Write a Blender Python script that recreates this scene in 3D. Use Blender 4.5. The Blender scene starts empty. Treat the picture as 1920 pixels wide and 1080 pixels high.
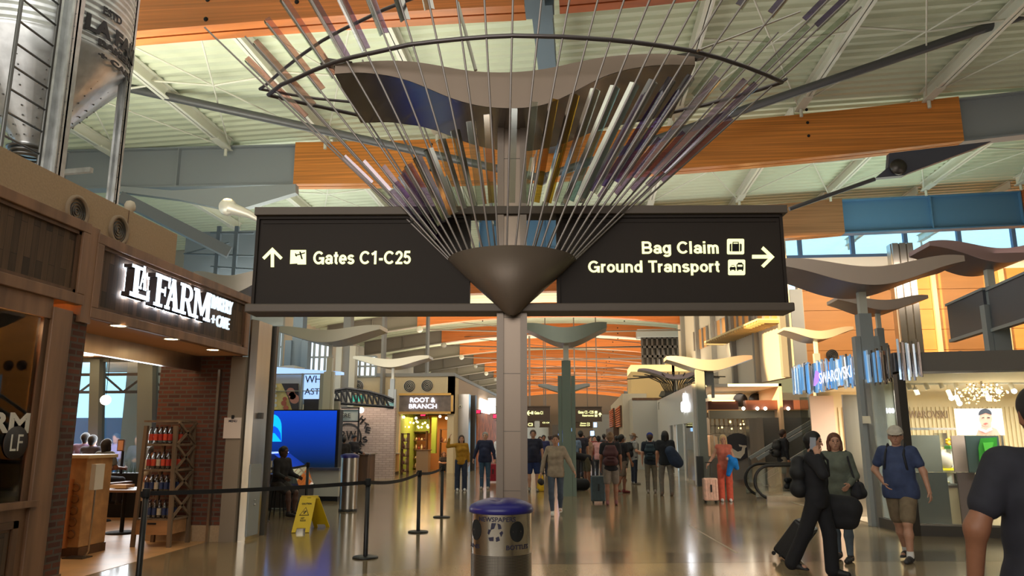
import bpy, math, random
import numpy as np
from mathutils import Vector, Matrix
random.seed(7)
SC=bpy.context.scene
COL=SC.collection
F=1400.0; PITCH=math.atan(279/1400.0); YAW=math.radians(5.2); CZ=1.65
cp,sp=math.cos(PITCH),math.sin(PITCH); cy,sy=math.cos(YAW),math.sin(YAW)
def ray(u,v):
    a=(u-960)/F; b=(540-v)/F
    h=cp-b*sp; z=sp+b*cp
    return (a*cy-h*sy, a*sy+h*cy, z)
def P(u,v,x=None,y=None,z=None):
    d=ray(u,v)
    t = x/d[0] if x is not None else y/d[1] if y is not None else (z-CZ)/d[2]
    return Vector((d[0]*t,d[1]*t,CZ+d[2]*t))
def lin(c):
    return tuple(((x/255)/12.92 if x/255<=0.04045 else ((x/255+.055)/1.055)**2.4) for x in c)
MATS={}
def mat(name,rgb,rough=.6,metal=0,noise=None,em=None,alpha=None,spec=None,bump=None,coat=0,trans=0):
    if name in MATS: return MATS[name]
    m=bpy.data.materials.new(name); MATS[name]=m; m.use_nodes=True
    nt=m.node_tree; b=nt.nodes['Principled BSDF']
    c=lin(rgb)+(1,)
    b.inputs['Base Color'].default_value=c
    b.inputs['Roughness'].default_value=rough; b.inputs['Metallic'].default_value=metal
    if spec is not None: b.inputs['Specular IOR Level'].default_value=spec
    if coat: b.inputs['Coat Weight'].default_value=coat; b.inputs['Coat Roughness'].default_value=.08
    if trans: b.inputs['Transmission Weight'].default_value=trans
    if em:
        b.inputs['Emission Color'].default_value=lin(em[0])+(1,); b.inputs['Emission Strength'].default_value=em[1]
    if alpha is not None: b.inputs['Alpha'].default_value=alpha
    if noise:
        sc,amt=noise[0],noise[1]; st=noise[2] if len(noise)>2 else (1,1,1)
        tc=nt.nodes.new('ShaderNodeTexCoord'); mp=nt.nodes.new('ShaderNodeMapping'); mp.inputs['Scale'].default_value=st
        n=nt.nodes.new('ShaderNodeTexNoise'); n.inputs['Scale'].default_value=sc; n.inputs['Detail'].default_value=6
        mx=nt.nodes.new('ShaderNodeMix'); mx.data_type='RGBA'
        mx.inputs[6].default_value=tuple(max(0,x*(1-amt)) for x in c[:3])+(1,); mx.inputs[7].default_value=tuple(min(1,x*(1+amt)) for x in c[:3])+(1,)
        cr=nt.nodes.new('ShaderNodeMapRange'); cr.inputs[1].default_value=.35; cr.inputs[2].default_value=.65
        L=nt.links.new
        L(tc.outputs['Object'],mp.inputs[0]); L(mp.outputs[0],n.inputs[0]); L(n.outputs[0],cr.inputs[0]); L(cr.outputs[0],mx.inputs[0]); L(mx.outputs[2],b.inputs['Base Color'])
        if bump:
            bp=nt.nodes.new('ShaderNodeBump'); bp.inputs['Strength'].default_value=bump; bp.inputs['Distance'].default_value=.01
            L(n.outputs[0],bp.inputs['Height']); L(bp.outputs[0],b.inputs['Normal'])
    return m
def brickmat(name,c1,c2,mortar,axes='yz',bw=.21,bh=.07,ms=.012,bump=.5,rough=.85):
    if name in MATS: return MATS[name]
    m=mat(name,c1,rough); nt=m.node_tree; b=nt.nodes['Principled BSDF']; L=nt.links.new
    tc=nt.nodes.new('ShaderNodeTexCoord'); sx=nt.nodes.new('ShaderNodeSeparateXYZ'); cx=nt.nodes.new('ShaderNodeCombineXYZ')
    br=nt.nodes.new('ShaderNodeTexBrick'); br.inputs['Scale'].default_value=1
    br.inputs['Color1'].default_value=lin(c1)+(1,); br.inputs['Color2'].default_value=lin(c2)+(1,); br.inputs['Mortar'].default_value=lin(mortar)+(1,)
    br.inputs['Mortar Size'].default_value=ms; br.inputs['Brick Width'].default_value=bw; br.inputs['Row Height'].default_value=bh
    L(tc.outputs['Object'],sx.inputs[0])
    ad=nt.nodes.new('ShaderNodeMath'); L(sx.outputs[0],ad.inputs[0]); L(sx.outputs[1],ad.inputs[1])
    L(ad.outputs[0],cx.inputs[0]); L(sx.outputs[2],cx.inputs[1]); L(cx.outputs[0],br.inputs[0]); L(br.outputs[0],b.inputs['Base Color'])
    bp=nt.nodes.new('ShaderNodeBump'); bp.inputs['Strength'].default_value=bump; bp.inputs['Distance'].default_value=.01; bp.invert=True
    L(br.outputs[1],bp.inputs['Height']); L(bp.outputs[0],b.inputs['Normal'])
    return m
def plankmat(name,cols,axis_w,width,rough=.6,grain=(2,.3),length=.9):
    """planks running along z or given axes: brick texture turned on end"""
    if name in MATS: return MATS[name]
    m=mat(name,cols[0],rough); nt=m.node_tree; b=nt.nodes['Principled BSDF']; L=nt.links.new
    tc=nt.nodes.new('ShaderNodeTexCoord'); sx=nt.nodes.new('ShaderNodeSeparateXYZ'); cx=nt.nodes.new('ShaderNodeCombineXYZ')
    br=nt.nodes.new('ShaderNodeTexBrick'); br.inputs['Scale'].default_value=1
    br.inputs['Color1'].default_value=lin(cols[0])+(1,); br.inputs['Color2'].default_value=lin(cols[1])+(1,); br.inputs['Mortar'].default_value=lin(cols[2])+(1,)
    br.inputs['Mortar Size'].default_value=.002; br.inputs['Brick Width'].default_value=length; br.inputs['Row Height'].default_value=width
    L(tc.outputs['Object'],sx.inputs[0])
    if axis_w=='z':   # boards run horizontally along x+y, stacked in z
        ad=nt.nodes.new('ShaderNodeMath'); L(sx.outputs[0],ad.inputs[0]); L(sx.outputs[1],ad.inputs[1])
        L(ad.outputs[0],cx.inputs[0]); L(sx.outputs[2],cx.inputs[1])
    else:
        ad=nt.nodes.new('ShaderNodeMath'); L(sx.outputs[0],ad.inputs[0]); L(sx.outputs[1],ad.inputs[1])
        L(sx.outputs[2],cx.inputs[0]); L(ad.outputs[0],cx.inputs[1])
    L(cx.outputs[0],br.inputs[0])
    n=nt.nodes.new('ShaderNodeTexNoise'); n.inputs['Scale'].default_value=grain[0]*8; n.inputs['Detail'].default_value=5
    mp=nt.nodes.new('ShaderNodeMapping'); mp.inputs['Scale'].default_value=(.08,1,1); L(cx.outputs[0],mp.inputs[0]); L(mp.outputs[0],n.inputs[0])
    mx=nt.nodes.new('ShaderNodeMix'); mx.data_type='RGBA'; mx.blend_type='MULTIPLY'; mx.inputs[0].default_value=grain[1]*2
    L(br.outputs[0],mx.inputs[6]); L(n.outputs[0],mx.inputs[7]); L(mx.outputs[2],b.inputs['Base Color'])
    return m
def glassmat(name,tint=(235,240,240),refl=.12,rough=.02):
    if name in MATS: return MATS[name]
    m=bpy.data.materials.new(name); MATS[name]=m; m.use_nodes=True; nt=m.node_tree; nt.nodes.clear(); L=nt.links.new
    o=nt.nodes.new('ShaderNodeOutputMaterial'); t=nt.nodes.new('ShaderNodeBsdfTransparent'); g=nt.nodes.new('ShaderNodeBsdfGlossy'); x=nt.nodes.new('ShaderNodeMixShader')
    t.inputs[0].default_value=lin(tint)+(1,); g.inputs['Roughness'].default_value=rough
    fr=nt.nodes.new('ShaderNodeFresnel'); fr.inputs[0].default_value=1.45
    ad=nt.nodes.new('ShaderNodeMath'); ad.operation='ADD'; ad.inputs[1].default_value=refl; ad.use_clamp=True
    L(fr.outputs[0],ad.inputs[0]); L(ad.outputs[0],x.inputs[0]); L(t.outputs[0],x.inputs[1]); L(g.outputs[0],x.inputs[2]); L(x.outputs[0],o.inputs[0])
    return m

# ---------- mesh collector
ROOTS={}
class MB:
    def __init__(s): s.v=[]; s.f=[]; s.sm=[]
    def add(s,vs,fs,smooth=False):
        o=len(s.v); s.v+= [tuple(p) for p in vs]; s.f+=[tuple(i+o for i in f) for f in fs]; s.sm+=[smooth]*len(fs); return s
    def box(s,x0,x1,y0,y1,z0,z1):
        x0,x1=sorted((x0,x1)); y0,y1=sorted((y0,y1)); z0,z1=sorted((z0,z1))
        v=[(x,y,z) for z in (z0,z1) for y in (y0,y1) for x in (x0,x1)]
        return s.add(v,[(0,2,3,1),(4,5,7,6),(0,1,5,4),(2,6,7,3),(0,4,6,2),(1,3,7,5)])
    def obox(s,c,ux,uy,uz,hx,hy,hz):
        c=Vector(c); ux,uy,uz=[Vector(q).normalized() for q in (ux,uy,uz)]
        v=[c+ux*(a*hx)+uy*(b*hy)+uz*(d*hz) for d in (-1,1) for b in (-1,1) for a in (-1,1)]
        return s.add(v,[(0,2,3,1),(4,5,7,6),(0,1,5,4),(2,6,7,3),(0,4,6,2),(1,3,7,5)])
    def beam(s,a,b,w,h,up=(0,0,1)):
        """box from a to b, w wide sideways, h tall"""
        a,b=Vector(a),Vector(b); d=(b-a).normalized(); side=d.cross(Vector(up))
        if side.length<1e-4: side=d.cross(Vector((0,1,0)))
        side.normalize(); u=side.cross(d)
        return s.obox((a+b)/2,d,side,u,(b-a).length/2,w/2,h/2)
    def ibeam(s,a,b,w,h,tf=.03,tw=.02):
        a,b=Vector(a),Vector(b); z=Vector((0,0,1)); d=(b-a).normalized(); u=(d.cross(z)).normalized().cross(d)
        s.beam(a+u*(h/2-tf/2),b+u*(h/2-tf/2),w,tf); s.beam(a-u*(h/2-tf/2),b-u*(h/2-tf/2),w,tf); return s.beam(a,b,tw,h)
    def tube(s,pts,r,n=8,caps=True):
        pts=[Vector(p) for p in pts]; m=len(pts); rs=r if isinstance(r,(list,tuple)) else [r]*m
        d0=(pts[1]-pts[0]).normalized(); ref=Vector((0,0,1)) if abs(d0.z)<.9 else Vector((1,0,0))
        u=d0.cross(ref).normalized(); vs=[];
        for i,p in enumerate(pts):
            d=((pts[min(i+1,m-1)]-pts[max(i-1,0)])).normalized()
            u=(u-d*u.dot(d)).normalized(); w=d.cross(u)
            for k in range(n):
                a=2*math.pi*k/n; vs.append(p+u*(rs[i]*math.cos(a))+w*(rs[i]*math.sin(a)))
        fs=[(i*n+k,i*n+(k+1)%n,(i+1)*n+(k+1)%n,(i+1)*n+k) for i in range(m-1) for k in range(n)]
        s.add(vs,fs,True)
        if caps: s.add(vs[:n],[tuple(reversed(range(n)))]); s.add(vs[-n:],[tuple(range(n))])
        return s
    def lathe(s,prof,c=(0,0,0),n=24,smooth=True,ang=(0,2*math.pi)):
        full=abs(ang[1]-ang[0]-2*math.pi)<1e-6; k=n if full else n+1
        vs=[]
        for r,z in prof:
            for i in range(k):
                a=ang[0]+(ang[1]-ang[0])*i/n; vs.append((c[0]+r*math.cos(a),c[1]+r*math.sin(a),c[2]+z))
        fs=[(j*k+i,j*k+(i+1)%k,(j+1)*k+(i+1)%k,(j+1)*k+i) for j in range(len(prof)-1) for i in range(n)]
        return s.add(vs,fs,smooth)
    def prism(s,pts,off):
        """polygon pts (3D) extruded by off vector"""
        pts=[Vector(p) for p in pts]; off=Vector(off); n=len(pts)
        return s.add(pts+[p+off for p in pts],[tuple(range(n)),tuple(reversed(range(n,2*n)))]+[(i,i+n,(i+1)%n+n,(i+1)%n) for i in range(n)])
    def ball(s,c,r,n=10,sc=(1,1,1)):
        prof=[(max(1e-4,r*math.sin(math.pi*i/n)),-r*math.cos(math.pi*i/n)) for i in range(n+1)]
        vs=[];k=n*2
        for rr,z in prof:
            for i in range(k): a=math.pi*i/n; vs.append((c[0]+rr*math.cos(a)*sc[0],c[1]+rr*math.sin(a)*sc[1],c[2]+z*sc[2]))
        return s.add(vs,[(j*k+i,j*k+(i+1)%k,(j+1)*k+(i+1)%k,(j+1)*k+i) for j in range(n) for i in range(k)],True)
    def build(s,name,m,parent=None,label=None,origin=None,bevel=0):
        return link(name,s.v,s.f,s.sm,m,parent,label,origin,bevel)
def link(name,v,f,sm,m,parent=None,label=None,origin=None,bevel=0):
    me=bpy.data.meshes.new(name)
    v=np.array([tuple(p) for p in v],dtype=float) if not isinstance(v,np.ndarray) else v
    root=parent
    while root is not None and root.parent is not None: root=root.parent
    if root is not None: org=np.array(ROOTS[root.name])
    elif origin is not None: org=np.array(origin,dtype=float)
    else:
        mn,mx=v.min(0),v.max(0); org=np.array(((mn[0]+mx[0])/2,(mn[1]+mx[1])/2,mn[2]))
    fl=f if isinstance(f,list) else f.tolist()
    me.from_pydata((v-org).tolist(),[],fl)
    if isinstance(sm,bool): sm=[sm]*len(fl)
    me.polygons.foreach_set('use_smooth',sm)
    ms=m if isinstance(m,(list,tuple)) else [m]
    for q in ms: me.materials.append(q)
    me.update()
    o=bpy.data.objects.new(name,me); COL.objects.link(o)
    if parent is None:
        o.location=org; ROOTS[o.name]=tuple(org)
    else: o.parent=parent
    if label: o['label']=label
    if bevel:
        b=o.modifiers.new('Bevel','BEVEL'); b.width=bevel; b.segments=2; b.limit_method='ANGLE'
    return o
def thing(name,loc,label,cat,group=None):
    o=bpy.data.objects.new(name,None); COL.objects.link(o); o.location=Vector(loc); o.empty_display_size=.2
    ROOTS[o.name]=tuple(loc); o['label']=label; o['category']=cat
    if group: o['group']=group
    return o
def tag(o,label,cat,group=None,kind=None):
    o['label']=label; o['category']=cat
    if group: o['group']=group
    if kind: o['kind']=kind
    return o
def struct(o): o['kind']='structure'; return o

# ---------- lettering
_fonts={}
def text_raw(body,bold=0.0,extr=.5,shear=0,spacing=1.0,align='LEFT',line=1.0):
    cu=bpy.data.curves.new('t','FONT'); cu.body=body; cu.extrude=0; cu.offset=bold; cu.shear=shear; cu.space_character=spacing; cu.align_x=align; cu.space_line=line
    cu.resolution_u=3
    o=bpy.data.objects.new('t',cu); COL.objects.link(o)
    dg=bpy.context.evaluated_depsgraph_get(); me=bpy.data.meshes.new_from_object(o.evaluated_get(dg))
    v=[tuple(p.co) for p in me.vertices]; f=[tuple(p.vertices) for p in me.polygons]
    bpy.data.objects.remove(o); bpy.data.curves.remove(cu); bpy.data.meshes.remove(me)
    return np.array(v),f
def extrude_flat(v,f,d):
    """v Nx2 (x,y) flat faces -> solid of depth d (local z 0..d)"""
    n=len(v); V=np.zeros((2*n,3)); V[:n,:2]=v[:,:2]; V[n:,:2]=v[:,:2]; V[n:,2]=d
    F_=[tuple(i+n for i in q) for q in f]+[tuple(reversed(q)) for q in f]
    ed={}
    for q in f:
        for i in range(len(q)):
            e=(q[i],q[(i+1)%len(q)])
            if (e[1],e[0]) in ed: del ed[(e[1],e[0])]
            else: ed[e]=1
    F_+=[(a,b,b+n,a+n) for a,b in ed]
    return V,F_
def _arc(cx,cy_,rx,ry,a0,a1,n=14): return [(cx+rx*math.cos(math.radians(a0+(a1-a0)*i/n)),cy_+ry*math.sin(math.radians(a0+(a1-a0)*i/n))) for i in range(n+1)]
def sans_raw(s,w=.17):
    A=_arc; G={'G':(.9,[A(.42,.5,.335,.415,42,350),[(.755,.54),(.755,0)],[(.44,.45),(.84,.45)]]),'a':(.63,[A(.29,.44,.2,.205,165,0)+[(.49,.15),(.56,.06)],A(.27,.235,.19,.15,0,360)]),
    't':(.38,[[(.17,.92),(.17,.22)]+A(.29,.2,.12,.12,180,275,6),[(.0,.65),(.34,.65)]]),'e':(.63,[A(.3,.365,.215,.28,0,318),[(.1,.365),(.6,.365)]]),
    's':(.58,[A(.27,.51,.175,.135,20,270)+A(.27,.225,.19,.145,90,-165)]),'C':(.84,[A(.42,.5,.335,.415,40,320)]),'1':(.56,[[(.34,1),(.34,0)],[(.06,.74),(.36,.9)]]),'-':(.4,[[(.05,.37),(.34,.37)]]),
    '2':(.6,[A(.29,.68,.2,.235,172,-30)+[(.12,.085),(.56,.085)],[(.04,.085),(.55,.085)]]),'5':(.6,[[(.52,.915),(.13,.915)],[(.17,.95),(.12,.5)],A(.28,.335,.215,.25,140,-155)]),
    'B':(.8,[[(.1,0),(.1,1)],[(.1,.915),(.42,.915)]+A(.42,.71,.19,.205,90,-90,8)+[(.1,.505)],[(.1,.505),(.44,.505)]+A(.44,.295,.22,.21,90,-90,8)+[(.1,.085)]]),
    'g':(.65,[A(.28,.37,.2,.28,0,360),[(.5,.73),(.5,.0)]+A(.29,-.02,.21,.15,0,-155)]),'l':(.29,[[(.1,0),(.1,1)]]),'i':(.29,[[(.1,0),(.1,.73)],[(.1,.84),(.1,1)]]),
    'm':(.94,[[(.1,0),(.1,.73)],A(.25,.47,.15,.175,180,0,8)+[(.4,0)],A(.55,.47,.15,.175,180,0,8)+[(.7,0)]]),'r':(.42,[[(.1,0),(.1,.73)],A(.31,.43,.21,.215,180,80,8)]),'o':(.63,[A(.3,.365,.215,.28,0,360)]),
    'u':(.65,[[(.1,.73),(.1,.28)]+A(.28,.28,.18,.195,180,300,8),[(.48,0),(.48,.73)],A(.28,.28,.18,.195,270,360,6)]),'n':(.65,[[(.1,0),(.1,.73)],A(.29,.45,.19,.195,180,0,8)+[(.48,0)]]),'d':(.66,[A(.28,.365,.2,.28,0,360),[(.5,0),(.5,1)]]),
    'T':(.66,[[(.32,0),(.32,.92)],[(.0,.915),(.64,.915)]]),'p':(.66,[[(.1,.73),(.1,-.26)],A(.32,.365,.2,.28,0,360)]),'D':(.85,[[(.1,0),(.1,1)],[(.1,.915),(.38,.915)]+A(.38,.5,.33,.415,90,-90)+[(.1,.085)]]),'N':(.86,[[(.1,0),(.1,1)],[(.68,0),(.68,1)],[(.1,.95),(.68,.05)]]),'E':(.72,[[(.1,0),(.1,1)],[(.1,.915),(.62,.915)],[(.1,.5),(.58,.5)],[(.1,.085),(.64,.085)]])}
    V=[];F=[];x=0
    for ch in s:
        if ch==' ': x+=.34; continue
        adv,st=G[ch]
        for pl in st:
            o=len(V); n=len(pl)
            for i,p in enumerate(pl):
                a=pl[max(i-1,0)];b=pl[min(i+1,n-1)]
                if i==0 and pl[0]==pl[-1] or (i in (0,n-1) and math.dist(pl[0],pl[-1])<1e-6): a,b=pl[-2],pl[1]
                d=math.hypot(b[0]-a[0],b[1]-a[1]) or 1; nx,ny=-(b[1]-a[1])/d,(b[0]-a[0])/d
                V+=[(x+p[0]+nx*w/2,p[1]+ny*w/2,0),(x+p[0]-nx*w/2,p[1]-ny*w/2,0)]
            F+=[(o+2*i+1,o+2*i+3,o+2*i+2,o+2*i) for i in range(n-1)]
        x+=adv+.02
    return np.array(V),F
def text(name,body,o,ux,uy,w,h,d,m,parent,bold=.0,shear=0,align='LEFT',spacing=1.0,fn=None,label=None,line=1.0,squash=True):
    """letters fitted in a w x h box whose lower left corner is o; ux,uy unit vectors; depth d along ux x uy"""
    v,f=sans_raw(body) if label=='SANS' else text_raw(body,bold,shear=shear,align=align,spacing=spacing,line=line)
    if label=='SANS': label=None
    mn,mx=v.min(0),v.max(0)
    v=v.copy(); sx=w/(mx[0]-mn[0]); sy_=h/(mx[1]-mn[1])
    if not squash: sx=sy_=min(sx,sy_)
    v[:,0]=(v[:,0]-mn[0])*sx; v[:,1]=(v[:,1]-mn[1])*sy_
    V,F_=extrude_flat(v,f,d)
    if fn: W=np.array([tuple(fn(*p)) for p in V])
    else:
        o=np.array(o,dtype=float); ux=np.array(Vector(ux).normalized()); uy=np.array(Vector(uy).normalized()); uz=np.cross(ux,uy)
        W=o+V[:,:1]*ux+V[:,1:2]*uy+V[:,2:]*uz
    return link(name,W,F_,False,m,parent,label)
def polys(name,plist,o,ux,uy,d,m,parent,label=None):
    """flat polygons given in (x,y) of the plane, extruded outwards"""
    b=MB(); o=Vector(o); ux=Vector(ux).normalized(); uy=Vector(uy).normalized(); uz=ux.cross(uy)
    for p in plist: b.prism([o+ux*x+uy*y for x,y in p],uz*d)
    return b.build(name,m,parent,label)
def disc(cx,cy_,r,n=20,ry=None,a0=0,a1=2*math.pi):
    ry=r if ry is None else ry
    return [(cx+r*math.cos(a0+(a1-a0)*i/n),cy_+ry*math.sin(a0+(a1-a0)*i/n)) for i in range(n)]
def rrect(x0,x1,y0,y1,r,n=4):
    out=[]
    for cx,cy_,a in ((x1-r,y1-r,0),(x0+r,y1-r,90),(x0+r,y0+r,180),(x1-r,y0+r,270)):
        out+=[(cx+r*math.cos(math.radians(a+90*i/n)),cy_+r*math.sin(math.radians(a+90*i/n))) for i in range(n+1)]
    return out

# ---------- camera
cam=bpy.data.cameras.new('camera'); co=bpy.data.objects.new('camera',cam); COL.objects.link(co)
cam.sensor_fit='HORIZONTAL'; cam.sensor_width=36; cam.lens=36*F/1920; cam.clip_end=400; cam.clip_start=.05
co.location=(0,0,CZ); co.rotation_euler=(math.pi/2+PITCH,0,YAW)
SC.camera=co
SC.view_settings.view_transform='Standard'; SC.view_settings.look='None'; SC.view_settings.gamma=1; SC.view_settings.use_curve_mapping=False
SC.view_settings.exposure=0.0
X_,Y_,Z_=Vector((1,0,0)),Vector((0,1,0)),Vector((0,0,1))
# ---------- shared materials
M_steel=mat('brushed_steel',(188,184,178),.28,1,noise=(3,.12,(1,1,.05)))
M_steel_d=mat('dark_steel',(92,88,84),.4,.8)
M_bronze=mat('bronze_paint',(92,82,74),.55,.25)
M_bronze_d=mat('dark_sign_face',(46,39,35),.65,spec=.25)
M_black=mat('black_plastic',(18,18,20),.45)
M_blackm=mat('black_matte',(14,14,15),.8)
M_white=mat('white_paint',(226,224,216),.55)
M_offw=mat('offwhite_panel',(205,196,176),.6)
M_cream=mat('cream_stucco',(212,190,150),.8,noise=(30,.05))
M_tan=mat('tan_stucco',(176,150,120),.85,noise=(40,.06),bump=.3)
M_greyp=mat('grey_panel',(140,136,130),.6)
M_greyw=mat('grey_wall',(150,150,150),.7)
M_steelw=mat('painted_steel_white',(215,214,200),.5)
M_steelg=mat('painted_steel_grey',(150,156,158),.5)
M_steelb=mat('painted_steel_blue_grey',(96,112,126),.5)
M_glow=mat('sign_letter_glow',(250,250,200),.4,em=((238,240,170),.85))
M_glass=glassmat('clear_glass')
M_glass2=glassmat('shop_glass',(220,226,226),.04)
def glulam(name,rgb,amt=.22,rough=.35):
    return mat(name,rgb,rough,noise=(2.2,amt,(.12,1.5,9)),coat=.3)
M_glu=glulam('glulam_beam',(196,118,52))
M_glu2=glulam('glulam_beam_red',(178,92,50))
M_oak=mat('oak_frame',(134,98,72),.5,noise=(5,.28,(1,1,.12)))
M_oakd=mat('dark_oak',(98,68,46),.55,noise=(5,.3,(1,1,.15)))
M_barn=plankmat('barn_planks',((120,92,68),(70,54,42),(30,22,16)),'x',.09,.75,(3,.35),.7)
M_brick=brickmat('red_brick',(112,62,44),(76,44,36),(92,80,70))
M_wing=mat('wing_metal',(168,160,150),.35,.6)
M_light=mat('lamp_warm',(255,240,210),.4,em=((255,225,170),9))
M_lightw=mat('lamp_white',(255,255,255),.4,em=((255,250,240),10))

def wing(name,c,half,amp,dz,depth,thick,rot,m,label,pole=None,polem=None,phase=1,name_cat='light fixture',group=None,pole_r=.06,pole_z0=0,tilt=.0,m_under=None,taper=.75):
    """wavy reflector canopy: thin curved metal wing on top of a post. c = centre of the wing bottom, half = half length"""
    r=thing(name,(c[0],c[1],pole_z0),label,'light fixture',group)
    ux=Vector((math.cos(rot),math.sin(rot),0)); uy=Vector((-math.sin(rot),math.cos(rot),0)); c=Vector(c)
    n=36; b=MB(); un=MB(); vs=[]
    def zf(t): # raised shoulders, dip in the middle
        return amp*(-math.cos(t*math.pi*1.02))*1.0*(1 if True else 1)
    top=[];bot=[];topb=[];botb=[]
    for i in range(n+1):
        t=-1+2*i/n
        q=abs(t)
        z=thick-amp*math.cos(q*math.pi*1.12)
        if q>.89: pass
        w=depth/2*(1-(1-taper)*q*q)
        th=thick*(1-.68*q*q); z-=th
        f=c+ux*(t*half)-uy*w+Z_*z; k=c+ux*(t*half)+uy*w+Z_*(z-tilt)
        top.append(f+Z_*th); bot.append(f); topb.append(k+Z_*th); botb.append(k)
    vs=top+bot+topb+botb; m_=n+1
    fs=[]
    for i in range(n):
        fs+=[(m_+i,m_+i+1,i+1,i),(2*m_+i,2*m_+i+1,3*m_+i+1,3*m_+i),(i,i+1,2*m_+i+1,2*m_+i)]
    fs+=[(0,2*m_,3*m_,m_),(n,m_+n,3*m_+n,2*m_+n)]
    b.add(vs,fs); o=b.build('fascia',m,r); 
    un.add([p-Z_*.004 for p in bot]+[p-Z_*.004 for p in botb],[(i,m_+i,m_+i+1,i+1) for i in range(n)],True); un.build('reflector',m_under or M_wing,r)
    if pole:
        p=MB(); zb=c.z-amp
        p.box(c.x-pole_r*.6,c.x+pole_r*.6,c.y-pole_r*.6,c.y+pole_r*.6,zb-.5,zb+.02); p.build('stem',M_steelw,r)
        q=MB(); q.box(c.x-pole_r,c.x+pole_r,c.y-pole_r,c.y+pole_r,pole_z0,zb-.45); q.build('pole',polem or M_steelg,r)
        for s in (-1,1):
            q=MB(); q.box(c.x+s*pole_r*1.05,c.x+s*pole_r*1.9,c.y-pole_r*.8,c.y+pole_r*.8,pole_z0,zb-.9); q.build('uplight_box',polem or M_steelg,r)
    return r
# ---------- setting: floor, roof deck, walls
def floor_mat():
    m=mat('terrazzo_floor',(128,112,86),.14,spec=.6); nt=m.node_tree; b=nt.nodes['Principled BSDF']; L=nt.links.new
    tc=nt.nodes.new('ShaderNodeTexCoord')
    n=nt.nodes.new('ShaderNodeTexNoise'); n.inputs['Scale'].default_value=60; n.inputs['Detail'].default_value=3
    n2=nt.nodes.new('ShaderNodeTexNoise'); n2.inputs['Scale'].default_value=.5
    L(tc.outputs['Object'],n.inputs[0]); L(tc.outputs['Object'],n2.inputs[0])
    a=nt.nodes.new('ShaderNodeMix'); a.data_type='RGBA'; a.inputs[6].default_value=lin((114,100,76))+(1,); a.inputs[7].default_value=lin((150,132,102))+(1,)
    L(n.outputs[0],a.inputs[0]); c=nt.nodes.new('ShaderNodeMix'); c.data_type='RGBA'; c.blend_type='MULTIPLY'; c.inputs[0].default_value=.25
    L(a.outputs[2],c.inputs[6]); L(n2.outputs[0],c.inputs[7]); L(c.outputs[2],b.inputs['Base Color'])
    mr=nt.nodes.new('ShaderNodeMapRange'); mr.inputs[3].default_value=.10; mr.inputs[4].default_value=.2; L(n2.outputs[0],mr.inputs[0]); L(mr.outputs[0],b.inputs['Roughness'])
    return m
M_floor=floor_mat()
def slab(name,pts,z0,z1,m): 
    b=MB(); b.prism([(x,y,z0) for x,y in pts],(0,0,z1-z0)); return b.build(name,m,origin=(0,0,z0))
struct(slab('floor',[(-34,-14),(30,-14),(30,150),(-34,150)],-.2,0,M_floor))
# terrazzo divider field: lighter and darker inlays flush with the floor (1 mm)
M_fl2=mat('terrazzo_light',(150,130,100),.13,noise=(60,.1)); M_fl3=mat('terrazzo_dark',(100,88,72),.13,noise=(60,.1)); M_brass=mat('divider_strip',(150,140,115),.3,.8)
def floorpoly(name,px,m,dz=.001):
    pts=[P(u,v,z=0) for u,v in px]; b=MB(); b.prism([(p.x,p.y,0.0) for p in pts],(0,0,dz)); return struct(b.build(name,m,origin=(0,0,0)))
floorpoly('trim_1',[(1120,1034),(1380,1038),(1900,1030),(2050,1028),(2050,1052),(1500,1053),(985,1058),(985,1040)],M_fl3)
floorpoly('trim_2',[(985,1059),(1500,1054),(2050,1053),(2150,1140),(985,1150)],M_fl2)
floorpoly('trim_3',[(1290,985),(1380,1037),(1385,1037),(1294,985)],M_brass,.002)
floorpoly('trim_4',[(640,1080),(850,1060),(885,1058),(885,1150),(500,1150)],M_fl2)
# roof deck: corrugated sheet, ridges along x, following the roof curve
def zdeck(x,y):
    if y<40: 
        return 10.75+.034*(x+9)
    return 10.2-.004*(x+2)**2
M_deckL=mat('deck_paint',(206,212,188),.6)
def deck(name,xs,y0,y1,m,pitch=.3,amp=.07,zf=zdeck):
    b=MB(); ys=[]; y=y0
    prof=[(0,0),(.35,0),(.5,1),(.85,1)]
    rows=[]
    while y<y1:
        for a,h in prof: rows.append((y+a*pitch,h*amp))
        y+=pitch
    rows.append((y,0)); vs=[(x,yy,zf(x,yy)-hh) for yy,hh in rows for x in xs]; k=len(xs)
    fs=[(j*k+i,(j+1)*k+i,(j+1)*k+i+1,j*k+i+1) for j in range(len(rows)-1) for i in range(k-1)]
    n=len(vs); b.add(vs,fs)
    # solid roof build-up above the sheet so that no light leaks
    b.add([(x,yy,zf(x,yy)+.25) for yy in (y0,y) for x in xs],[(i,i+1,k+i+1,k+i) for i in range(k-1)])
    return b.build(name,m,origin=(0,y0,zf(0,y0)))
xs=[-22+ i*2 for i in range(24)]
d=deck('roof_deck',xs,-13.5,36.1,M_deckL,.36,.07); d.name='ceiling'; struct(d)
d=deck('ceiling',[-22+i*2 for i in range(17)],36.2,39.8,M_deckL,.36,.07); struct(d)
d=deck('ceiling',[-17+i*1.5 for i in range(21)],39.8,150,M_deckL,.9,.1,lambda x,y:10.0-.006*(x+2)**2); struct(d)

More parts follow.
